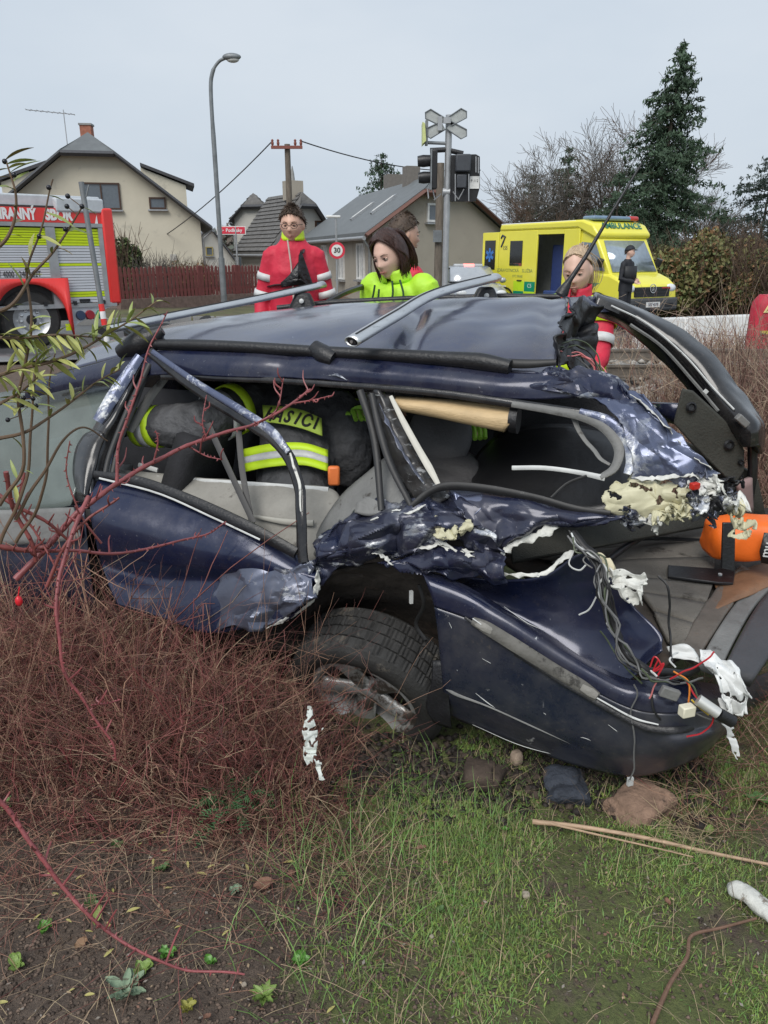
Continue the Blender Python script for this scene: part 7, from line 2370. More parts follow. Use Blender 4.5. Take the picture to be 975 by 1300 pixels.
def standing(x, y, z0, h, yaw, arms='down', lean=0., wk=None):
    """joints of a standing adult of height h; yaw = 0 faces the photograph, positive turns to its left (picture right)"""
    k = h / 1.75
    f = V((math.sin(yaw), -math.cos(yaw), 0)); l = V((math.cos(yaw), math.sin(yaw), 0)); u = V((0, 0, 1))
    o = V((x, y, z0))
    wk = wk or min(k, 1.0)
    def Pt(a, b_, c_): return o + (l * a + f * (b_ + lean * max(0, c_ - .9))) * wk + u * c_ * k
    J = dict(pelvis=Pt(0, 0, .95), chest=Pt(0, .01, 1.28), neck=Pt(0, .0, 1.485), head=Pt(0, .035, 1.628), sl=Pt(.162, 0, 1.40), sr=Pt(-.162, 0, 1.40), hl=Pt(.09, 0, .92), hr=Pt(-.09, 0, .92),
             kl=Pt(.10, .02, .50), kr=Pt(-.10, .02, .50), al=Pt(.11, 0, .09), ar=Pt(-.11, 0, .09))
    if arms == 'down':
        J.update(el=Pt(.222, -.02, 1.12), er=Pt(-.222, -.02, 1.12), wl=Pt(.235, .06, .87), wr=Pt(-.235, .06, .87))
    elif arms == 'fold':
        J.update(el=Pt(.25, .0, 1.12), er=Pt(-.25, .0, 1.12), wl=Pt(.05, .22, 1.10), wr=Pt(-.06, .24, 1.06))
    elif arms == 'reach':
        J.update(el=Pt(.24, .10, 1.14), er=Pt(-.24, .10, 1.14), wl=Pt(.20, .34, 1.04), wr=Pt(-.20, .34, 1.04))
    return J, f, l


def head_at(J, p): 
    """shift the whole figure sideways so that its head stands at p, and set the height of the head"""
    d = V(p) - J['head']
    for k in J: J[k] = J[k] + V((d.x, d.y, 0))
    return d.z


# ---- man in the red jacket facing the photograph
hpos = P(371, 286, 6.05)
gz = ground_z(hpos.x, 6.05)
H = (hpos.z - gz) / 1.628 * 1.75
J, f, l = standing(hpos.x, 6.05, gz, H, .05)
head_at(J, hpos)
k_ = 1.02
for n_ in ('pelvis', 'chest', 'neck', 'hl', 'hr', 'sl', 'sr', 'el', 'er', 'wl', 'wr'): J[n_] += V((0, 0, .10 if n_ == 'neck' else (.055 if n_[0] == 's' else .08)))
for n_ in ('el', 'er', 'wl', 'wr'): J[n_] += V((0, 0, -.03))
J['el'] += V((.03, 0, 0)); J['er'] += V((-.03, 0, 0)); J['wl'] += V((.04, 0, 0)); J['wr'] += V((-.04, 0, 0))
pass
man, hp, g, bf, bl_ = person('man with glasses in a red rescue jacket and black chest strap standing behind the wreck', (hpos.x, 6.05, gz), J, ((-.10, -1, -.12), (0, 0, 1)), skin_a, red_j, hair='short', hair_m=hair_sh, scale=k_,
    bands=[('l', .45, .05, silver_b), ('r', .45, .05, silver_b), ('l', .82, .05, silver_b), ('r', .82, .05, silver_b), ('t', .12, .06, silver_b), ('fl', .6, .05, silver_b), ('fr', .6, .05, silver_b)], collar=lime_b, glasses=True, sex=1.07)
sm = (g['sl'] + g['sr']) / 2
def onchest(a, z, o_=.0): 
    """point on the jacket front: a = sideways metres, z above the pelvis"""
    ry = .142 * k_; rx = .188 * k_
    t = max(-1, min(1, a / rx))
    return g['pelvis'] + V((0, 0, z)) + bl_ * a + bf * (ry * math.sqrt(max(0, 1 - t * t)) + .012 + o_)
zc = (g['chest'] - g['pelvis']).z + .02
tri = [(.06, zc + .14), (.055, zc + .06), (-.02, zc - .03), (-.09, zc - .085), (-.085, zc - .12), (.02, zc - .10), (.10, zc - .11), (.155, zc - .14), (.115, zc - .03), (.085, zc + .07)]
cm = V((.05, zc - .05))
b = MB()
ctr = onchest(.045, zc - .055, .028)
rim_ = []
for i in range(len(tri)):
    a, z = tri[i]; a2, z2 = tri[(i + 1) % len(tri)]
    for t in (0, .5): rim_.append(onchest(a + (a2 - a) * t, z + (z2 - z) * t, .014))
G = [[ctr.lerp(p, u) + bf * (.014 * (1 - u) + .008 * noise.noise(p * 40 + V((u * 5, 0, 0)))) for p in rim_] for u in (0.02, .3, .6, .85, 1)]
b.grid(G, closed=True)
b.build('chest_pouch', mat('crinkled black nylon', (.012, .012, .014), rough=.35, bump=.9, bscale=30), man, solid=.012)
part_pts = [onchest(a, z, .012) for a, z in ((-.085, zc - .10), (-.14, zc - .105), (-.19, zc - .12))]
MB().tube(part_pts, .017, 8, flat=.4).build('chest_strap', blk, man)
MB().tube([onchest(.07, zc + .12, .012), g['sl'].lerp(sm, .5) + V((0, 0, .055)) + bf * .06, g['sl'].lerp(sm, .55) + V((0, 0, .075))], .014, 8, flat=.4).build('chest_strap', blk, man)
MB().tube([onchest(-.03, zc + .21, .006), onchest(-.012, zc + .05, .006), onchest(-.004, zc - .1, .006), onchest(.004, -.02, .008)], .006, 6).build('zip', mat('pale zip', (.6, .5, .45), rough=.5), man)

# ---- woman in the lime jacket
hpos = P(494, 325, 4.42)
gz = ground_z(hpos.x, 4.4)
k_ = .99
J, f, l = standing(hpos.x, 4.45, gz, 1.75, -.62, lean=.10, wk=1.12)
dz = head_at(J, hpos)
for n_ in J:
    J[n_] = J['head'] + (J[n_] - J['head']) * (1.0 if n_ != 'x' else 1)
zs_ = (hpos.z - gz) / (J['head'].z - gz)
for n_ in J: J[n_].z = gz + (J[n_].z - gz) * zs_
J['head'] += V((0, 0, 0))
J['neck'] = J['head'] + V((.055, .045, -.125)); 
shift = J['neck'] - V((0, 0, .085)) - (J['sl'] + J['sr']) / 2
for n_ in ('sl', 'sr', 'el', 'er', 'wl', 'wr', 'chest'): J[n_] = J[n_] + V((shift.x, shift.y, shift.z * (1 if n_[0] == 's' else .7)))
for n_ in ('sl', 'sr'): J[n_] += V((0, 0, .055))
for n_ in ('el', 'er', 'chest'): J[n_] += V((0, 0, .03))
wom, hp, g, bf, bl_ = person('woman with dark bob in a lime high visibility jacket looking down behind the wreck', (hpos.x, 4.42, gz), J, ((-.54, -.80, -.30), (-.20, -.08, 1)), skin_b, lime_j, hair='bob', hair_m=hair_br, scale=k_, sex=.95, lids=True,
    bands=[], collar=lime_j, vox=.007)
sm = (g['sl'] + g['sr']) / 2
zfront = lambda a, z, o_=0: sm + bl_ * a + V((0, 0, z)) + bf * (.118 * k_ * math.sqrt(max(.05, 1 - (a / .24) ** 2)) + .02 + o_)
for pts in (((.10, .05), (.12, -.02), (.115, -.07)), ((.055, .045), (.06, -.02), (.045, -.075)), ((-.06, .02), (-.075, -.04), (-.10, -.09)), ((-.03, .0), (-.035, -.05))):
    MB().tube(curve([zfront(a, z, .012) for a, z in pts], 8), .0055, 6).build('drawstring', mat('dark green cord', (.03, .08, .03), rough=.6), wom)
for a in (-.09, .08):
    MB().tube([zfront(a - .03, -.13, .008), zfront(a + .03, -.13, .008)], .028, 8, flat=.3).build('reflective_patch', silver_b, wom)

# ---- man behind her, turned away
hpos = P(513, 298, 5.5)
gz = ground_z(hpos.x, 5.5)
H = (hpos.z - gz) / 1.628 * 1.75
J, f, l = standing(hpos.x + .05, 5.5, gz, H, 2.2)
head_at(J, hpos)
m2, hp, g, bf, bl_ = person('short haired man in red jacket half hidden behind the woman in lime', (hpos.x, 5.5, gz), J, ((.80, .35, -.1), (0, 0, 1)), skin_a, red_j, hair='short', hair_m=hair_sh, scale=1.0,
    bands=[('l', .5, .05, silver_b), ('r', .5, .05, silver_b), ('t', .3, .05, lime_b)], collar=lime_b)

# ---- blonde girl
hpos = P(733, 344, 4.72)
gz = ground_z(hpos.x, 4.7)
k_ = 1.08
J, f, l = standing(hpos.x, 4.75, gz, 1.75, -.45, arms='reach')
head_at(J, hpos)
zs_ = (hpos.z - gz) / (J['head'].z - gz)
for n_ in J: J[n_].z = gz + (J[n_].z - gz) * zs_
vest = red_j
J['el'] += V((-.07, 0, 0)); J['wl'] += V((-.10, 0, 0))
wg, hp, g, bf, bl_ = person('blonde woman with ponytail in red and lime jacket looking down behind the wreck tail', (hpos.x, 4.72, gz), J, ((-.40, -.88, -.26), (-.10, 0, 1)), skin_b, red_j, hair='ponytail', hair_m=hair_bl, scale=k_, sex=.94, lids=True,
    bands=[('l', .12, .09, lime_b), ('r', .12, .09, lime_b), ('l', .6, .05, silver_b), ('r', .6, .05, silver_b), ('t', .75, .06, silver_b), ('t', .45, .12, lime_b), ('t', .1, .06, silver_b)], collar=red_j, brow=mat('light brow', (.16, .10, .06), rough=.8))
sm = (g['sl'] + g['sr']) / 2
for s_ in ('sl', 'sr'):
    MB().ell(g[s_] - (g[s_] - sm) * .25 + V((0, 0, .018)), (.105, .098, .082)).build('lime_yoke', lime_j, wg)
MB().tube([hp(.02, .11, -.19), hp(.05, .12, -.155)], .016, 8).build('radio', blk, wg)

# ---- policeman by the ambulance
pp = P(797, 322, 19.0)
gz = ground_z(pp.x, 19.0)
hpos = P(800, 320, 19.0)
H = (hpos.z - gz) / 1.628 * 1.75
J, f, l = standing(pp.x, 19.0, gz, H, .75, arms='fold')
head_at(J, hpos)
pm, hp, g, bf, bl_ = person('police officer in black uniform and cap walking past the ambulance front', (pp.x, 19.0, gz), J, ((.85, -.45, 0), (0, 0, 1)), skin_b, navy_u, trousers=navy_u, hair='short', hair_m=hair_sh, scale=1.02, cap=navy_u, vox=.011)
MB().tube([g['pelvis'] + bl_ * .19, g['pelvis'] + bl_ * .19 - V((0, 0, .2))], .04, 8, flat=.5).build('holster', blk, pm)
MB().grid([[g['chest'] + V((0, 0, z)) + bl_ * (math.sin(a) * .22) + bf * (math.cos(a) * .165 + .01) for a in np.linspace(-1.3, 1.3, 14)] for z in (.10, -.05, -.2)]).build('vest', mat('dark vest', (.02, .021, .024), rough=.6, bump=.6, bscale=20), pm, solid=.03)

# ---- fire fighter kneeling inside the wreck with back to the photograph
def SI(px, py, o_): return S(px, py, o_)


ce = SI(368, 560, .50)
hipc = SI(372, 655, .42)
shc = SI(384, 497, .62)
up_ = (shc - hipc).normalized()
lef = (SI(300, 545, .5) - SI(440, 560, .5)).normalized()      # his left is picture left when seen from behind
J = dict(pelvis=hipc, chest=hipc.lerp(shc, .68), neck=shc + up_ * .05, head=shc + up_ * .10 + V((-.03, .16, -.02)))
hw = .19
J['sl'] = shc + lef * hw - up_ * .04; J['sr'] = shc - lef * hw - up_ * .04
J['el'] = SI(250, 540, .20); J['wl'] = SI(180, 542, .24)
J['er'] = SI(447, 560, .62); J['wr'] = SI(440, 610, .75)
fwdv = -(lef.cross(up_)).normalized()
if fwdv.y < 0: fwdv = -fwdv
for s_, sg in (('l', 1), ('r', -1)):
    J['h' + s_] = hipc + lef * .09 * sg - up_ * .03
    J['k' + s_] = hipc + lef * .12 * sg + fwdv * .34 + V((0, 0, -.16))
    J['a' + s_] = J['k' + s_] + V((0, 0, -.20)) - fwdv * .28
b0 = V((hipc.x, hipc.y, hipc.z - .4))
ff, hp, g, bf, bl_ = person('fire fighter in dark jacket with lime stripes kneeling inside the wreck, back to the viewer', b0, J, ((-.5, .85, -.3), (0, .2, 1)), skin_a, dark_j, hair='short', hair_m=hair_sh, scale=1.02, jack_disp=.035, armr=1.6,
    helmet=mat('yellow helmet shell', (.62, .60, .05), rough=.3), gloves=dark_j,
    bands=[('l', .50, .045, lime_b), ('l', .70, .04, silver_b), ('fl', .70, .035, lime_b), ('fl', .84, .04, silver_b), ('fl', .98, .035, lime_b)])


def onback(px, py, gap=.018):
    """point on the back of the jacket under a pixel: ray against the torso's elliptical tube"""
    d = ray(px, py); o = V((0, 0, CAMZ))
    pe, ch = J['pelvis'], shc
    ax = (ch - pe).normalized(); bb = -fwdv
    bb = (bb - ax * bb.dot(ax)).normalized(); ll = ax.cross(bb)
    # ellipse radii
    rx, ry = .212, .155
    def comp(v): return v.dot(ll) / rx, v.dot(bb) / ry
    o1, d1 = comp(o - pe), comp(d)
    A_ = d1[0] ** 2 + d1[1] ** 2; B_ = o1[0] * d1[0] + o1[1] * d1[1]; C_ = o1[0] ** 2 + o1[1] ** 2 - (1 + gap / .15) ** 2
    D_ = B_ * B_ - A_ * C_
    t = (-B_ - math.sqrt(max(0, D_))) / A_
    return o + d * t


def backstrip(name, top, bot, m, n=22, gap=.02):
    a = curve([V((x, y, 0)) for x, y in top], n); c_ = curve([V((x, y, 0)) for x, y in bot], n)
    G = [[onback(p.x, p.y, gap) for p in a], [onback((p.x + r.x) / 2, (p.y + r.y) / 2, gap) for p, r in zip(a, c_)], [onback(p.x, p.y, gap) for p in c_]]
    return part(MB().grid(G), name, m, ff, solid=.006)


backstrip('back_band', [(308, 571), (345, 564), (385, 563), (416, 572)], [(310, 581), (345, 574), (385, 572), (416, 581)], lime_b, gap=.030)
backstrip('back_band', [(310, 581), (345, 574), (385, 572), (416, 581)], [(311, 589), (345, 583), (385, 581), (416, 589)], silver_b, gap=.030)
backstrip('back_band', [(311, 589), (345, 583), (385, 581), (416, 589)], [(313, 599), (345, 593), (385, 591), (416, 599)], lime_b, gap=.030)
bp_ = backstrip('name_panel', [(334, 515), (360, 517), (385, 522), (408, 532)], [(336, 536), (360, 539), (385, 545), (409, 554)], mat('lime name panel', (.50, .68, .10), rough=.6), gap=.032)
blackl = mat('black lettering', (.02, .02, .02))
word = 'HASI\u010cI'
for i, chr_ in enumerate(word):
    u = (i + .6) / 6.2
    x = 336 + 72 * u; y = 526 + 18 * u * u * .55 + 8 * u * .55
    a = onback(x - 4, y - 1.2, .040); c_ = onback(x + 4, y + 1.8, .040); up2 = onback(x, y - 6, .040) - onback(x, y + 6, .040)
    M3 = basis(c_ - a, up2)
    text_mesh(chr_, .085, blackl, ff, 'lettering', loc=ROOTM[ff].inverted() @ onback(x, y, .040), R=M3, sx=.78, bold=.002)
part(MB().box(SI(424, 604, .36), (.05, .03, .085)), 'orange_pouch', mat('orange pouch', (.85, .22, .06), rough=.5), ff, bevel=.01)
part(MB().box(SI(267, 541, .22), (.10, .012, .024), .15), 'name_tag', silver_b, ff)

# ---- second fire fighter leaning in from the far side
hip = SI(520, 590, 1.75); hip.z = .95
gz = ground_z(hip.x, hip.y)
J, f, l = standing(hip.x, hip.y, gz, 1.70, -.15)
ch2 = SI(505, 530, 1.15)
d = ch2 - J['chest']
for n_ in ('chest', 'sl', 'sr', 'neck', 'head'): J[n_] += d
J['neck'] = J['chest'] + V((0, -.14, .13)); J['head'] = J['chest'] + V((0, -.26, .18))
J['sl'] = J['chest'] + V((.18, -.08, .09)); J['sr'] = J['chest'] + V((-.18, -.08, .09))
J['wl'] = SI(600, 540, .72); J['el'] = (J['sl'] + J['wl']) / 2 + V((.06, .04, -.03))
J['wr'] = SI(452, 522, .62); J['er'] = (J['sr'] + J['wr']) / 2 + V((-.06, .04, -.03))
f2, hp, g, bf, bl_ = person('second fire fighter in dark gear leaning into the wreck with lime gloves', (hip.x, hip.y, gz), J, ((-.1, -.7, -.7), (0, -.6, .8)), skin_a, dark_j, hair='short', hair_m=hair_sh, scale=.98,
    helmet=mat('dark helmet shell', (.03, .03, .035), rough=.3), gloves=mat('lime glove', (.32, .62, .06), rough=.6, var=.2), bands=[('fl', .6, .03, lime_b), ('fr', .6, .03, lime_b)])
# ================================================================== foreground: grass, soil, brush, briars, leaves
grass_a = mat('fresh grass', (.13, .25, .055), rough=.55, var=.4, scale=4)
grass_b = mat('dull grass', (.17, .22, .07), rough=.65, var=.4, scale=4)
grass_c = mat('dead straw', (.40, .31, .19), rough=.8, var=.3, scale=6)
moss = mat('moss', (.20, .27, .06), rough=.9, var=.4, scale=12)
fallen_lit = mat('brown litter', (.19, .10, .07), rough=.8, var=.35)
clod_m = mat('earth clod', (.13, .092, .070), rough=.9, var=.4, scale=14, bump=.7)
clod_shade = mat('earth blackened as shade', (.022, .016, .013), rough=.7, var=.4, scale=14, bump=.7)  # dark soil, blackened further to paint the shade under the tail
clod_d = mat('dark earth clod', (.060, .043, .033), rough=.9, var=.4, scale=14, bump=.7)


def cover(x, y):
    """grass density 0..1: thick to the right, bare soil on the left, muddy patches"""
    e = min(1, max(0, (x + .28 + .25 * (y - 1.6)) / .35))
    n = noise.noise(V((x * 2.3, y * 2.3, 4.2))) + .55 * noise.noise(V((x * 6.1, y * 6.1, 1.2)))
    return e * min(1, max(.02, .42 + 1.7 * n))


def blades(name, n, area, ln, wd, mats, probs, seed, dens=True, lay=.6):
    r_ = np.random.RandomState(seed)
    Vs, mi = [], []
    tries = 0
    P_ = []
    while len(P_) < n and tries < n * 8:
        tries += 1
        x, y = area(r_)
        if dens and r_.rand() > cover(x, y): continue
        P_.append((x, y, ground_z(x, y)))
    P_ = np.array(P_); n = len(P_)
    L_ = ln * r_.uniform(.35, 1.5, n)
    a = r_.uniform(0, 6.283, n)
    tilt = r_.uniform(.15, 1.25, n) * lay
    d = np.stack([np.cos(a) * np.sin(tilt), np.sin(a) * np.sin(tilt), np.cos(tilt)], 1)
    hor = np.stack([np.cos(a), np.sin(a), np.zeros(n)], 1)
    sd_ = np.stack([-np.sin(a), np.cos(a), np.zeros(n)], 1) * (wd * r_.uniform(.6, 1.4, n))[:, None]
    m1 = P_ + d * L_[:, None] * .5
    tp = m1 + (d * .45 + hor * .30 * lay - np.array([0, 0, .12 * lay])) * L_[:, None]
    tp[:, 2] = np.maximum(tp[:, 2], P_[:, 2] + .004)
    v = np.stack([P_ - sd_ * .6 - [0, 0, .004], P_ + sd_ * .6 - [0, 0, .004], m1 + sd_ * .5, m1 - sd_ * .5, tp + sd_ * .08, tp - sd_ * .08], 1).reshape(-1, 3)
    i = np.arange(n)[:, None] * 6
    f = np.concatenate([i + [0, 1, 2, 3], i + [3, 2, 4, 5]], 1).reshape(-1, 4)
    mi = np.repeat(r_.choice(len(mats), n, p=probs), 2)
    o = link_mesh(name, soup(name, v, f, mats, mi))
    o['kind'] = 'stuff'
    return o


blades('grass', 22000, lambda r_: (r_.uniform(-.75, 1.9), r_.uniform(.85, 2.9)), .031, .0015, [grass_a, grass_b, grass_c], [.5, .34, .16], 1)
blades('moss_carpet', 42000, lambda r_: (r_.uniform(-.6, 1.9), r_.uniform(.85, 2.7)), .015, .0028, [moss, grass_b, grass_a], [.55, .25, .2], 2, lay=1.1)
blades('long_grass', 420, lambda r_: (r_.normal(-.10, .16), r_.normal(1.78, .22)), .15, .0018, [grass_a, grass_b, grass_c], [.6, .2, .2], 3, dens=False, lay=.9)
blades('long_grass', 260, lambda r_: (r_.uniform(-.12, .45), r_.uniform(1.9, 2.5)), .12, .0017, [grass_a, grass_b, grass_c], [.6, .2, .2], 4, dens=False, lay=.9)
blades('dead_straw', 2300, lambda r_: (r_.uniform(-1.0, 1.8), r_.uniform(.9, 2.6)), .10, .0011, [grass_c, mat('dark straw', (.12, .085, .055), rough=.9)], [.6, .4], 5, dens=False, lay=1.25)
blades('weeds', 2500, lambda r_: (r_.uniform(-2.2, -.3), r_.uniform(.9, 2.2)), .022, .003, [moss, grass_a, grass_b], [.6, .2, .2], 6, dens=False, lay=1.0) if False else None


def clod_pos(r_, n):
    x = np.where(r_.rand(n) < .7, r_.uniform(-1.1, .15, n), r_.uniform(-.1, 1.6, n)); y = r_.uniform(.85, 2.5, n)
    return np.stack([x, y, np.array([ground_z(a, b_) for a, b_ in zip(x, y)]) + .001], 1)


o = link_mesh('soil_clods', stones('soil_clods', 14000, clod_pos, .0055, [clod_m, clod_d, clod_m], 9)); o['kind'] = 'stuff'
o = link_mesh('rut_soil', stones('rut_soil', 1600, lambda r_, n: (lambda x, y: np.stack([x, y, np.array([ground_z(a, b_) for a, b_ in zip(x, y)]) + .006], 1))(r_.uniform(-.25, 1.2, n), r_.normal(2.42, .12, n)), .018, [clod_shade, clod_shade, clod_d], 10)); o['kind'] = 'stuff'

r_ = np.random.RandomState(31)
n = 3600
x = np.where(r_.rand(n) < .5, r_.uniform(-1.2, .1, n), r_.uniform(-.2, 1.7, n)); y = .85 + 1.75 * r_.rand(n) ** .8
cen = np.stack([x, y, np.array([ground_z(a, b_) for a, b_ in zip(x, y)]) + r_.uniform(.002, .014, n)], 1)
v, f = leaf_quads(cen, .0065, r_, 2.0)
v[:, 2] = np.repeat(cen[:, 2], 4) + (v[:, 2] - np.repeat(cen[:, 2], 4)) * .35
o = link_mesh('leaf_litter', soup('leaf_litter', v, f, [fallen_lit, mat('tan litter', (.33, .24, .15), rough=.8, var=.3), clod_d, mat('grey litter', (.24, .21, .18), rough=.8, var=.3)], r_.choice(4, n, p=[.35, .25, .2, .2])))
o['kind'] = 'stuff'

# ---- dry red brown brush in front of the wreck
br_a = mat('dry red stems', (.24, .088, .074), rough=.75, var=.35, scale=8)
br_b = mat('dry brown stems', (.32, .185, .125), rough=.8, var=.35, scale=8)
br_c = mat('pale straw stems', (.46, .33, .22), rough=.8, var=.3, scale=8)
br_d = mat('dark brown stems', (.105, .048, .040), rough=.8, var=.35, scale=8)


rose_x = mat('dull red stems', (.23, .06, .06), rough=.6, var=.3, scale=12)


def mound(x, y):
    """height of the brush: a heap on the left that thins out towards the wheel and the grass"""
    edge_r = min(1, max(0, (-.10 - x) / .26))
    front = min(1, max(0, (y - 1.92) / .4)) ** .7
    back = .34 * min(1, max(0, (-.35 - x) / .5)) * min(1, max(0, (y - 2.2) / .5))
    return (.36 + back) * edge_r * front * (.65 + .5 * noise.noise(V((x * 2.1, y * 2.1, 8))))


brush('dry_brush', 4300, lambda r_: (lambda x: (x, r_.uniform(1.9, 2.56 - .378 * x)))(r_.uniform(-2.0, .1)), mound, 61, [br_a, br_b, br_c, br_d], [.40, .24, .10, .26], .0019, 1.05, forks=2)
brush('arching_stems', 170, lambda r_: (lambda x: (x, r_.uniform(1.95, 2.5 - .378 * x)))(r_.uniform(-1.7, -.15)), lambda x, y: 1.7 * mound(x, y), 65, [br_a, br_b, br_d, rose_x], [.35, .25, .2, .2], .0034, .9, forks=4)
brush('fallen_stems', 900, lambda r_: (r_.uniform(-1.4, .05), r_.normal(1.9, .22)), lambda x, y: .10 * min(1, max(.1, (.2 - x) / .3)), 62, [br_a, br_b, br_c, br_d], [.3, .3, .2, .2], .0012, 2.6, forks=1)
brush('sparse_twigs', 260, lambda r_: (r_.uniform(-1.6, -.1), r_.uniform(2.1, 2.6)), lambda x, y: .62 * min(1, max(0, (.05 - x) / .3)), 63, [br_a, br_b, br_d], [.4, .3, .3], .0013, .45, forks=5)
brush('tail_brush', 900, lambda r_: (r_.uniform(.95, 2.2), r_.uniform(2.0, 3.0)), lambda x, y: .16 * min(1, max(0, (x - .85) / .2)), 64, [br_b, br_c, br_d, br_a], [.35, .15, .3, .2], .0013, 1.6, forks=1)

# ---- wild rose briars
thorn_m = mat('rose bark', (.25, .065, .068), rough=.45, var=.3, scale=20, bump=.3)
rose_d = mat('older rose bark', (.20, .05, .045), rough=.5, var=.3, scale=20)


def briar(label, paths, base, twigs=0, seed=0, m=thorn_m):
    """paths: lists of (px, py, Y) with start and end radius in mm"""
    r_ = random.Random(seed)
    root = thing('rose_briar', label, 'briar', base)
    for (pts, r0, r1) in paths:
        c_ = curve([P(*p) for p in pts], 10 * (len(pts) - 1))
        c_ = [p + noise.noise_vector(p * 11 + V((seed, 0, 0))) * .006 for p in c_]
        n = len(c_)
        o = part(MB().tube(c_, list(np.linspace(r0, r1, n) / 1000 * np.array([1 + .10 * math.sin(i * 1.9) for i in range(n)])), 9), 'stem', m, root)
        tb = MB()
        for i in range(2, n - 1, 2):
            t = (c_[i + 1] - c_[i - 1]).normalized()
            d = t.orthogonal(); d.rotate(Matrix.Rotation(r_.uniform(0, 6.28), 3, t)); d = (d - t * .35).normalized()
            rr_ = np.interp(i / n, [0, 1], [r0, r1]) / 1000
            tb.tube([c_[i] + d * rr_ * .6, c_[i] + d * (rr_ + .006)], [.0026, .0003], 5)
            if r_.random() < .28:
                L_ = r_.uniform(.03, .08)
                e_ = c_[i] + d * L_ * .5 + V((0, 0, L_ * .5)) + t * L_ * .3
                tb.tube(curve([c_[i], c_[i].lerp(e_, .5) + d * .008, e_], 6), [.0022, .0021, .002, .0018, .0016, .001], 5)
        o2 = part(tb, 'thorns', m, o)
        o2['kind'] = 'stuff'
    return root


b_ = GP(60, 1.55)
briar('thick red thorny briar rising diagonally in front of the front door to the firefighter', [
    ([(20, 735, 1.5), (62, 690, 1.55), (108, 641, 1.6), (160, 606, 1.68), (215, 577, 1.75), (265, 556, 1.82), (319, 540, 1.9), (370, 512, 1.98), (396, 494, 2.02)], 7, 3.0),
    ([(370, 512, 1.98), (398, 508, 2.0), (420, 503, 2.03)], 2.5, 1.2),
    ([(319, 540, 1.9), (350, 520, 1.92), (362, 480, 1.95)], 2.2, 1.2),
    ([(262, 557, 1.82), (256, 535, 1.82), (262, 500, 1.84)], 2.0, 1.0),
    ([(196, 588, 1.72), (200, 560, 1.72), (197, 545, 1.72)], 2.6, 1.0),
    ([(240, 568, 1.79), (262, 580, 1.78), (282, 584, 1.78)], 2.2, 1.0)], b_, seed=1)
briar('red briar stem climbing straight up past the front pillar', [
    ([(149, 611, 1.64), (150, 570, 1.66), (164, 525, 1.68), (176, 490, 1.7), (190, 443, 1.72), (212, 395, 1.74)], 4, 1.4)], GP(150, 1.64), seed=2)
briar('long red briar arching down over the dry brush', [
    ([(112, 632, 1.58), (96, 670, 1.52), (82, 710, 1.48), (74, 745, 1.45), (71, 790, 1.42), (82, 850, 1.40), (110, 900, 1.40), (141, 940, 1.40), (148, 964, 1.40)], 5, 2.2),
    ([(115, 897, 1.40), (135, 894, 1.43), (155, 888, 1.46)], 2, 1)], GP(74, 1.45), seed=3)
briar('thin red briar reaching level across the lower front door', [
    ([(40, 698, 1.5), (100, 700, 1.58), (160, 702, 1.66), (200, 694, 1.72), (240, 683, 1.78), (268, 676, 1.82), (289, 663, 1.85)], 4, 2)], GP(45, 1.5), seed=4)
briar('knot of dark red briar stems at the left edge under the windscreen', [
    ([(-20, 620, 1.5), (20, 640, 1.5), (60, 660, 1.52), (95, 690, 1.55)], 5, 3), ([(5, 600, 1.48), (20, 650, 1.5), (40, 690, 1.5), (46, 715, 1.5)], 5, 4), ([(60, 745, 1.5), (80, 700, 1.52), (110, 660, 1.55), (150, 630, 1.58)], 4, 2.5),
    ([(-10, 690, 1.48), (30, 700, 1.5), (62, 694, 1.52)], 6, 5), ([(30, 600, 1.52), (26, 640, 1.5), (45, 675, 1.5), (70, 720, 1.48)], 3, 2), ([(130, 690, 1.6), (100, 650, 1.6), (85, 600, 1.62), (90, 560, 1.63)], 2.6, 1.2)], GP(30, 1.5), seed=5, m=rose_d)
briar('red briar trailing over the bare soil at lower left', [
    ([(-10, 1010, 1.12), (20, 1040, 1.12), (50, 1086, 1.10), (78, 1125, 1.09), (100, 1151, 1.08), (132, 1178, 1.07), (166, 1201, 1.06), (231, 1231, 1.05), (311, 1236, 1.06)], 4.6, 2.0)], GP(50, 1.12), seed=6)
hip_ = P(24, 763, 1.42)
single(MB().ell(hip_, (.0075, .0075, .011), 12, 9).tube([hip_ + V((0, 0, .010)), hip_ + V((.004, .004, .03))], .0012, 5), 'rose_hip', mat('scarlet rose hip', (.62, .02, .03), rough=.25), 'bright red rose hip hanging in the brush at the left edge', 'rose hip', base=hip_)

# ---- leafy shrub with black berries at the left edge
leaf_g = mat('green lance leaf', (.28, .34, .10), rough=.45, var=.3, scale=12)
leaf_y = mat('yellowing lance leaf', (.42, .43, .13), rough=.5, var=.3, scale=12)
leaf_b = mat('bronze lance leaf', (.20, .15, .06), rough=.5, var=.3, scale=12)
berry_m = mat('black berry', (.012, .012, .018), rough=.2)
stem_o = mat('olive shrub bark', (.12, .075, .045), rough=.7, var=.3, scale=14)


def lance(m, L_=.068, w_=.0062):
    b = MB()
    G = []
    for i in range(7):
        u = i / 6
        wd = w_ * math.sin(math.pi * min(1, u * .92 + .06)) ** .8
        z = -.20 * L_ * u * u
        G.append([V((-wd, u * L_, z + wd * .45)), V((0, u * L_, z)), V((wd, u * L_, z + wd * .45))])
    b.grid(G)
    return b.mesh('leaf', m, angle=180)


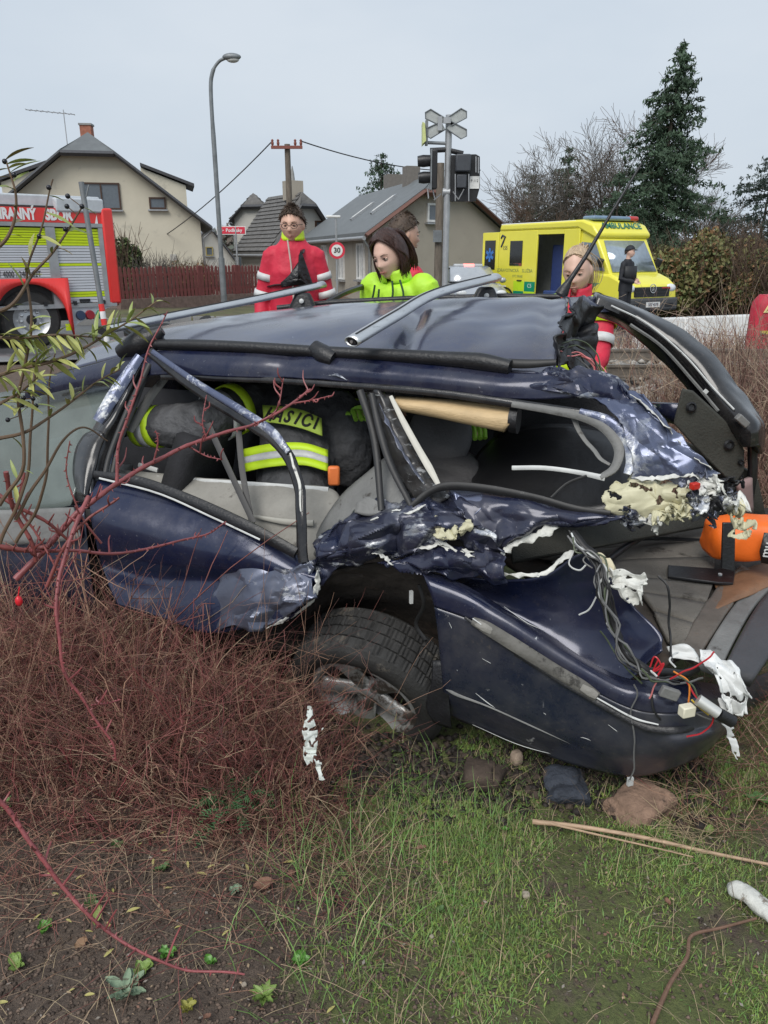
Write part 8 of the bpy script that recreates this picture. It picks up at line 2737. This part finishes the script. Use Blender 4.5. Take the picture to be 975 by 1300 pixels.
LM = [lance(leaf_g), lance(leaf_g, .055, .0052), lance(leaf_y), lance(leaf_b)]
sh = thing('berry_shrub', 'olive green shrub with lance shaped leaves and black berries at the left edge', 'shrub', GP(30, 1.4))
SHO = V(sh.location)
rr = random.Random(12)
stems = [[(0, 640, 1.3), (30, 590, 1.3), (24, 500, 1.32), (40, 420, 1.32), (34, 350, 1.33), (52, 290, 1.33), (68, 230, 1.34)],
         [(-20, 480, 1.25), (20, 470, 1.28), (62, 462, 1.3), (110, 440, 1.33), (150, 415, 1.36), (200, 385, 1.4)], [(-20, 400, 1.3), (14, 390, 1.3), (40, 350, 1.32), (64, 322, 1.33), (88, 290, 1.34), (108, 262, 1.34)],
         [(0, 690, 1.35), (30, 620, 1.36), (40, 540, 1.37), (46, 480, 1.38), (48, 430, 1.38)], [(20, 690, 1.4), (50, 640, 1.4), (62, 570, 1.41), (64, 500, 1.42), (70, 450, 1.42)],
         [(-20, 430, 1.28), (30, 432, 1.3), (80, 424, 1.32), (128, 430, 1.34)], [(-10, 560, 1.3), (40, 545, 1.32), (100, 500, 1.35), (150, 470, 1.38)], [(20, 660, 1.36), (60, 590, 1.38), (100, 545, 1.4), (135, 560, 1.42)],
         [(-20, 330, 1.3), (10, 300, 1.3), (22, 250, 1.31), (8, 205, 1.32)], [(-20, 520, 1.28), (20, 500, 1.3), (50, 480, 1.3)]]
# stems given by photograph direction at their own distance
allp = []
for st_pts in stems:
    c_ = curve([P(*p) for p in st_pts], 9 * (len(st_pts) - 1))
    c_ = [p + noise.noise_vector(p * 12) * .006 for p in c_]
    part(MB().tube(c_, list(np.linspace(.0036, .0012, len(c_))), 7), 'stem', stem_o, sh)
    allp.append(c_)
nl = 0
for ci, c_ in enumerate(allp):
    for i in range(4, len(c_)):
        x_, y_ = proj(c_[i])
        pr = .13 if 240 < y_ < 400 else (.62 if y_ < 520 else .06)
        if ci in (3, 4, 7): pr *= .3
        for _ in range(2):
            if rr.random() > pr or nl > 240: continue
            t = (c_[min(i + 1, len(c_) - 1)] - c_[i - 1]).normalized()
            d = t.orthogonal(); d.rotate(Matrix.Rotation(rr.uniform(0, 6.28), 3, t))
            d = (d + t * rr.uniform(.3, 1.0) + V((.25, 0, rr.uniform(-.5, .3)))).normalized()
            yv = d; xv = yv.cross(V((rr.gauss(0, .4), rr.gauss(0, .4), 1))).normalized(); zv = xv.cross(yv)
            me = LM[0] if y_ < 380 and rr.random() < .55 else rr.choice((LM[1], LM[2], LM[2], LM[0]) if y_ > 380 else LM)
            o = bpy.data.objects.new('leaf', me); COL.objects.link(o); o.parent = sh
            o.matrix_local = Matrix.Translation(c_[i] - SHO) @ Matrix((xv, yv, zv)).transposed().to_4x4() @ Matrix.Diagonal((1, 1, 1, 1)) * 1.0
            s_ = rr.uniform(.42, .8); o.scale = (s_, s_, s_)
            nl += 1
bm = MB().ell((0, 0, 0), .0042, 10, 7).mesh('berry', berry_m)
for (x, y, Y) in [(86, 249, 1.34), (85, 262, 1.34), (83, 291, 1.34), (50, 300, 1.33), (6, 205, 1.32), (18, 222, 1.31), (30, 505, 1.32), (36, 512, 1.32), (42, 506, 1.32), (38, 498, 1.33), (28, 514, 1.31), (10, 533, 1.3), (46, 515, 1.33), (62, 238, 1.33), (104, 262, 1.34)]:
    o = bpy.data.objects.new('berry', bm); COL.objects.link(o); o.parent = sh
    o.location = P(x, y, Y) - SHO
    q = min((p for c_ in allp for p in c_), key=lambda p_: (p_ - P(x, y, Y)).length)
    part(MB().tube([q, P(x, y, Y)], .0008, 5), 'berry_stalk', stem_o, sh)

# ---- leaves and weeds on the ground
fallen_y = mat('fallen yellow leaf', (.42, .38, .13), rough=.6, var=.25, scale=30)
fallen_b = mat('dry brown leaf', (.20, .10, .065), rough=.7, var=.35, scale=20, bump=.4)
ym = lance(fallen_y, .030, .0045)
for (x, y) in [(120, 1070), (66, 1134), (96, 1117), (144, 1133), (211, 1056), (213, 1080), (238, 1093), (250, 1108), (272, 1098), (315, 1105), (374, 1094), (161, 1158), (84, 1167), (108, 1182), (140, 1178), (232, 1175), (208, 1128), (120, 1262), (415, 1286), (95, 1255),
               (195, 1090), (180, 1070), (70, 1108), (52, 1160), (330, 1050), (10, 1272), (132, 1215), (282, 1188)]:
    p = PZ(x, y, 0); p = PZ(x, y, ground_z(p.x, p.y) + .008)
    o = link_mesh('fallen_leaf', ym, loc=p, rot=(rr.uniform(-.3, .3), rr.uniform(-.3, .3), rr.uniform(0, 6.28)), sc=rr.uniform(.7, 1.2))
    _label(o, 'small yellow willow shaped leaf lying on the dark soil', 'leaf', 'small yellow leaves on the bare soil')


def broad(m, L_=.05, w_=.02, wav=.004, seed=0):
    b = MB(); G = []
    for i in range(10):
        u = i / 9
        wd = w_ * (math.sin(math.pi * min(1, u * .94 + .03)) ** .7)
        G.append([V((wd * s_, u * L_, .006 * abs(s_) + wav * noise.noise(V((s_ * 2 + seed, u * 5, seed))))) for s_ in (-1, -.5, 0, .5, 1)])
    return b.grid(G).mesh('leaf', m, angle=180)


def groundleaf(x, y, me, label, rz, sc=1.):
    p = PZ(x, y, 0); p = PZ(x, y, ground_z(p.x, p.y) + .012)
    o = link_mesh('fallen_leaf', me, loc=p, rot=(.15, .1, rz), sc=sc)
    _label(o, label, 'leaf')


groundleaf(322, 1126, broad(fallen_b, .060, .021, .008, 1), 'large reddish brown dead leaf on bare soil left of the grass', -1.4)
groundleaf(366, 1112, broad(fallen_b, .022, .010, .004, 2), 'small curled brown leaf beside the large reddish one', -1.0)
groundleaf(528, 1078, broad(fallen_b, .034, .008, .006, 3), 'narrow brown leaf lying in the grass below the wheel', -1.5)
groundleaf(58, 972, broad(mat('tan dead leaf', (.27, .16, .09), rough=.7, var=.3), .075, .018, .010, 4), 'tan curled dead leaf caught in the dry brush', -1.3)
groundleaf(96, 1205, broad(mat('tan dead leaf', (.27, .16, .09)), .035, .014, .010, 5), 'tan crumpled leaf on soil by the trailing briar', -.6)
groundleaf(120, 1175, broad(leaf_g, .06, .012, .004, 6), 'upright long green leaf beside the trailing briar', .1)


def weed(name, label, x, y, n, L_, w_, m, seed, lift=.5, droop=.6, lobed=False):
    r_ = random.Random(seed)
    p = PZ(x, y, 0); p = PZ(x, y, ground_z(p.x, p.y))
    root = thing(name, label, 'plant', p)
    me = None
    for i in range(n):
        if i % 3 == 0: me = lance(m, L_, w_) if not lobed else broad(m, L_, w_, .008, seed + i)
        a = i * 2.399 + r_.uniform(-.3, .3); el = lift * r_.uniform(.3, 1.2)
        s_ = r_.uniform(.55, 1.1)
        link_mesh('leaf', me, root, (0, 0, .004 + .001 * i), (el, r_.uniform(-.2, .2), a), s_)
    return root


grey_lf = mat('grey green felted leaf', (.19, .26, .17), rough=.7, var=.25, scale=30, bump=.4)
weed('sage_weed', 'grey green rosette weed at the bottom left of the soil', 160, 1262, 14, .055, .012, grey_lf, 1, lobed=True)
weed('green_weed', 'fresh green seedling beside the end of the trailing briar', 213, 1215, 8, .032, .010, mat('fresh green leaf', (.10, .25, .04), rough=.4, var=.25), 2, lobed=True)
weed('green_weed', 'small bright green seedling in the grass near the bumper', 640, 1058, 6, .018, .007, mat('fresh green leaf', (.10, .25, .04)), 3, 1.0, lobed=True)
weed('green_weed', 'tiny green weed on the soil under the ferny clump', 207, 1106, 7, .028, .008, mat('mid green leaf', (.08, .16, .045), rough=.5, var=.3), 4, lobed=True)
weed('green_weed', 'grey green small weed above the large dead leaf', 298, 1136, 6, .026, .010, grey_lf, 5, lobed=True)
weed('green_weed', 'pale green weed clump at the bottom beside the grass edge', 335, 1270, 12, .040, .008, mat('pale green leaf', (.20, .30, .07), rough=.5, var=.3), 6, lobed=True)
weed('green_weed', 'yellow green moss like weed at the bottom edge', 238, 1285, 12, .026, .008, mat('yellow moss leaf', (.28, .27, .05), rough=.6, var=.3), 7, lobed=True)
weed('green_weed', 'cluster of long green leaves at the left edge in the brush', 14, 838, 6, .065, .011, grey_lf, 8, .9)
weed('green_weed', 'long pointed green leaves at the left edge over the soil', 2, 1035, 7, .075, .012, mat('fresh long leaf', (.17, .33, .09), rough=.4, var=.25), 9, 1.0)
weed('green_weed', 'leafy green plant by the right edge beside the bumper', 965, 1020, 8, .05, .016, mat('mid green leaf', (.08, .16, .045)), 10, lobed=True)
for k, (x, y, n_, L_, lab) in enumerate([(118, 1150, 5, .03, 'small green weed under the upright long leaf'), (60, 1180, 6, .028, 'low green weed at the left beside the trailing briar'), (180, 1235, 6, .03, 'green weed between grey rosette and seedling'),
                                         (420, 1150, 7, .022, 'little green plant where soil meets grass'), (268, 1225, 5, .022, 'small green shoots right of the seedling on bare soil'), (20, 1230, 6, .035, 'dusky green weed in the bottom left corner'),
                                         (150, 1075, 5, .026, 'green weed at the lower edge of the brush'), (380, 1225, 8, .03, 'tufted green weed near the bottom centre'), (900, 1060, 7, .03, 'green weed beside the straw heap'), (560, 1160, 6, .02, 'tiny clover like weed in the middle grass')]):
    weed('green_weed', lab, x, y, n_, L_, .008 + .002 * (k % 3), [mat('mid green leaf', (.08, .16, .045)), mat('fresh green leaf', (.10, .25, .04)), mat('pale green leaf', (.20, .30, .07))][k % 3], 20 + k, .5, lobed=True)
for k, (x, y, L_, rz, lab) in enumerate([(212, 1165, .024, .4, 'small brown leaf right of the upright green leaf'), (268, 1290, .02, 2.2, 'brown leaf scrap at the bottom left edge'), (440, 1120, .022, 1.0, 'brown leaf at the edge of the grass below the film'),
                                         (700, 1215, .018, 2.0, 'brown leaf flake in the muddy patch right of centre'), (850, 1150, .022, .3, 'brown leaf flake beside the white fragment'), (590, 1240, .02, 1.3, 'dark leaf flake in the bottom grass')]):
    groundleaf(x, y, broad(fallen_b, L_, L_ * .38, .006, 40 + k), lab, rz)
# ferny clump
p = PZ(292, 1040, 0); p = PZ(292, 1040, ground_z(p.x, p.y))
fern = thing('ferny_weed', 'dark green ferny clump of yarrow at the edge of the brush', 'plant', p)
fm = mat('dark ferny leaf', (.075, .17, .065), rough=.6, var=.35, scale=20)
lines = []
rs_ = np.random.RandomState(4)
for i in range(56):
    a = rs_.uniform(0, 6.28); L_ = rs_.uniform(.06, .16)
    d = np.array([math.cos(a), math.sin(a), 0])
    s_ = np.linspace(0, 1, 12)[:, None]
    c_ = d * L_ * s_ + np.array([0, 0, 1.]) * (.15 * s_ - .10 * s_ ** 2 + .02) * rs_.uniform(.5, 1.4) + rs_.normal(0, .02, 3) * [1, 1, 0]
    lines.append((c_, np.full(12, .0009)))
    sd_ = np.array([-d[1], d[0], 0])
    for j in range(1, 12):
        for k in (-1, 1):
            w_ = .014 * math.sin(math.pi * j / 12.5) * rs_.uniform(.7, 1.2)
            lines.append((c_[j] + (sd_ * k + d * .5 + np.array([0, 0, rs_.uniform(-.1, .4)])) * w_ * np.linspace(0, 1, 3)[:, None], np.array([.0016, .0022, .0005])))
v, f = tubes_np(lines, 3)
link_mesh('fronds', soup('fronds', v, f, fm), fern)

# ---- sticks, stones and scraps
stick_m = mat('peeled pale stick', (.42, .29, .19), rough=.6, var=.25, scale=10, stretch=(1, 8, 8))


def gp(x, y, up=.01):
    p = PZ(x, y, 0); return PZ(x, y, ground_z(p.x, p.y) + up)


single(MB().tube(curve([gp(676, 1043, .035), gp(740, 1050, .03), gp(820, 1064, .025), (gp(900, 1082, .02)), gp(990, 1100, .015)], 30), list(np.linspace(.0085, .0045, 30)), 9), 'stick', stick_m, 'long pale peeled stick lying under the bumper corner', 'stick', base=gp(820, 1064))
single(MB().tube(curve([gp(700, 1046, .04), gp(760, 1060, .03), gp(830, 1076, .03), gp(880, 1088, .02)], 20), list(np.linspace(.004, .002, 20)), 7), 'stick', stick_m, 'thin split pale stick beside the long peeled one', 'stick', base=gp(760, 1060))
single(MB().tube(curve([gp(828, 1300, .02), gp(850, 1250, .02), gp(872, 1215, .025), gp(878, 1188, .03), gp(915, 1178, .02), gp(960, 1166, .02)], 34), list(np.linspace(.006, .0035, 34)), 8), 'branch', mat('brown branch bark', (.16, .09, .06), rough=.7, var=.3, bump=.4), 'crooked brown branch in the grass at lower right', 'branch', base=gp(872, 1215))
r_ = np.random.RandomState(8)
ln_ = []
for i in range(110):
    a = gp(880 + r_.normal(0, 26), 1058 + r_.normal(0, 16), .02 + .02 * r_.rand())
    d = np.array([r_.normal(-.02, .05), r_.normal(0, .035), r_.uniform(-.005, .05)])
    ln_.append((np.array(a) + d * np.linspace(0, 1, 4)[:, None], np.array([.0010, .0010, .0008, .0004])))
v, f = tubes_np(ln_, 3)
o = link_mesh('straw_heap', soup('straw_heap', v, f, grass_c)); o['kind'] = 'stuff'


def rock(label, c, r, m, seed, name='stone', cat='stone'):
    b = MB().ell((0, 0, 0), r, 36, 24)
    for i, p in enumerate(b.v):
        q = p.copy()
        n_ = abs(noise.noise(q * 11 + V((seed, 0, 0)))) * .5 - .12 + noise.noise(q * 30 + V((0, seed, 0))) * .10 + noise.noise(q * 70) * .05
        b.v[i] = V((math.copysign(abs(p.x / r[0]) ** .5, p.x) * r[0], math.copysign(abs(p.y / r[1]) ** .5, p.y) * r[1], p.z)) * (1 + n_)
    o = single(b, name, m, label, cat, angle=30)
    o.location = c
    o.rotation_euler = (0, 0, seed * .7)
    return o


rock('brown sandstone block half buried under the bumper', gp(812, 1026, -.005), (.115, .085, .06), mat('brown sandstone', (.24, .155, .11), rough=.95, var=.4, scale=14, bump=1, bscale=50, spots=(.09, .06, .045), spot_scale=9, spot_at=.55), 1)
rock('dark blue grey block under the tail beside the sandstone', gp(718, 1002, -.012), (.105, .075, .065), mat('dark slate block', (.035, .042, .058), rough=.8, var=.4, scale=12, bump=.8, spots=(.11, .08, .06), spot_scale=8, spot_at=.56), 2)
rock('small beige stone in the rut between wheel and bumper', gp(656, 962, .04), (.022, .022, .032), mat('beige pebble', (.38, .29, .22), rough=.8, var=.2, bump=.4), 3)
rock('dry mud lump in the rut below the wheel arch', gp(612, 985, .03), (.07, .06, .05), clod_d, 4, 'mud_lump', 'mud lump')
for i, (x, y, s_) in enumerate([(548, 1189, .006), (668, 1136, .012), (310, 1250, .007), (795, 1010, .006)]):
    rock(['round pale pebble in the middle of the grass', 'rough grey lump in the grass right of centre', 'little pale stone near the bottom weeds', 'tiny white stone beside the sandstone block'][i], gp(x, y, .008), (s_, s_, s_ * .7), mat('pale pebble', (.34, .29, .23), rough=.8, var=.3), 10 + i, 'pebble', 'pebble')
# white boot toe cap like object cut by the right edge
root = thing('white_scrap', 'chipped white plastic fragment lying in the grass at the right edge', 'plastic scrap', gp(950, 1135))
c_ = curve([gp(926, 1122, .03), gp(945, 1134, .035), gp(970, 1152, .03), gp(1010, 1185, .03)], 16)
fb_ = MB().tube(c_, [.012, .021, .027, .029, .030] + [.030] * 11, 14, flat=.7)
fb_.v = [p + noise.noise_vector(p * 26) * .007 for p in fb_.v]
part(fb_, 'fragment', mat('scuffed white plastic', (.56, .56, .52), rough=.6, var=.2, scale=12, bump=.6, spots=(.20, .17, .14), spot_scale=18, spot_at=.53), root)
# white torn film hanging in the brush below the wheel
root = thing('white_plastic_film', 'ragged white plastic film hanging in the brush under the wheel', 'plastic film', gp(400, 960))
fm_ = mat('dirty white film', (.58, .61, .57), rough=.5, var=.2, scale=24, bump=.4, spots=(.30, .31, .28), spot_scale=30, spot_at=.6)
for k, film in enumerate(([[(391, 896), (394, 896), (396, 898)], [(389, 908), (393, 910), (397, 912)], [(384, 926), (394, 925), (404, 928)], [(388, 938), (394, 938), (402, 936)]],
                          [(385, 930), (398, 928), (411, 924)] and [[(386, 928), (398, 928), (411, 925)], [(386, 940), (397, 938), (405, 936)], [(388, 956), (395, 957), (402, 956)]],
                          [[(386, 944), (390, 945), (394, 946)], [(386, 958), (392, 960), (397, 962)], [(389, 972), (393, 970), (398, 968)]],
                          [[(395, 956), (399, 957), (402, 957)], [(400, 968), (403, 970), (408, 970)], [(404, 980), (406, 981), (409, 982)], [(405, 990), (409, 991), (413, 990)]])):
    G = patch([[P(x, y, 2.08 - .0012 * (y - 896) - .012 * (k % 2)) for x, y in r] for r in film], 60, 30, .018, 20, 3 + k, None, .004)
    part(shred(MB().grid(G), .24, 48., k), 'film', fm_, root, solid=.001, angle=30)
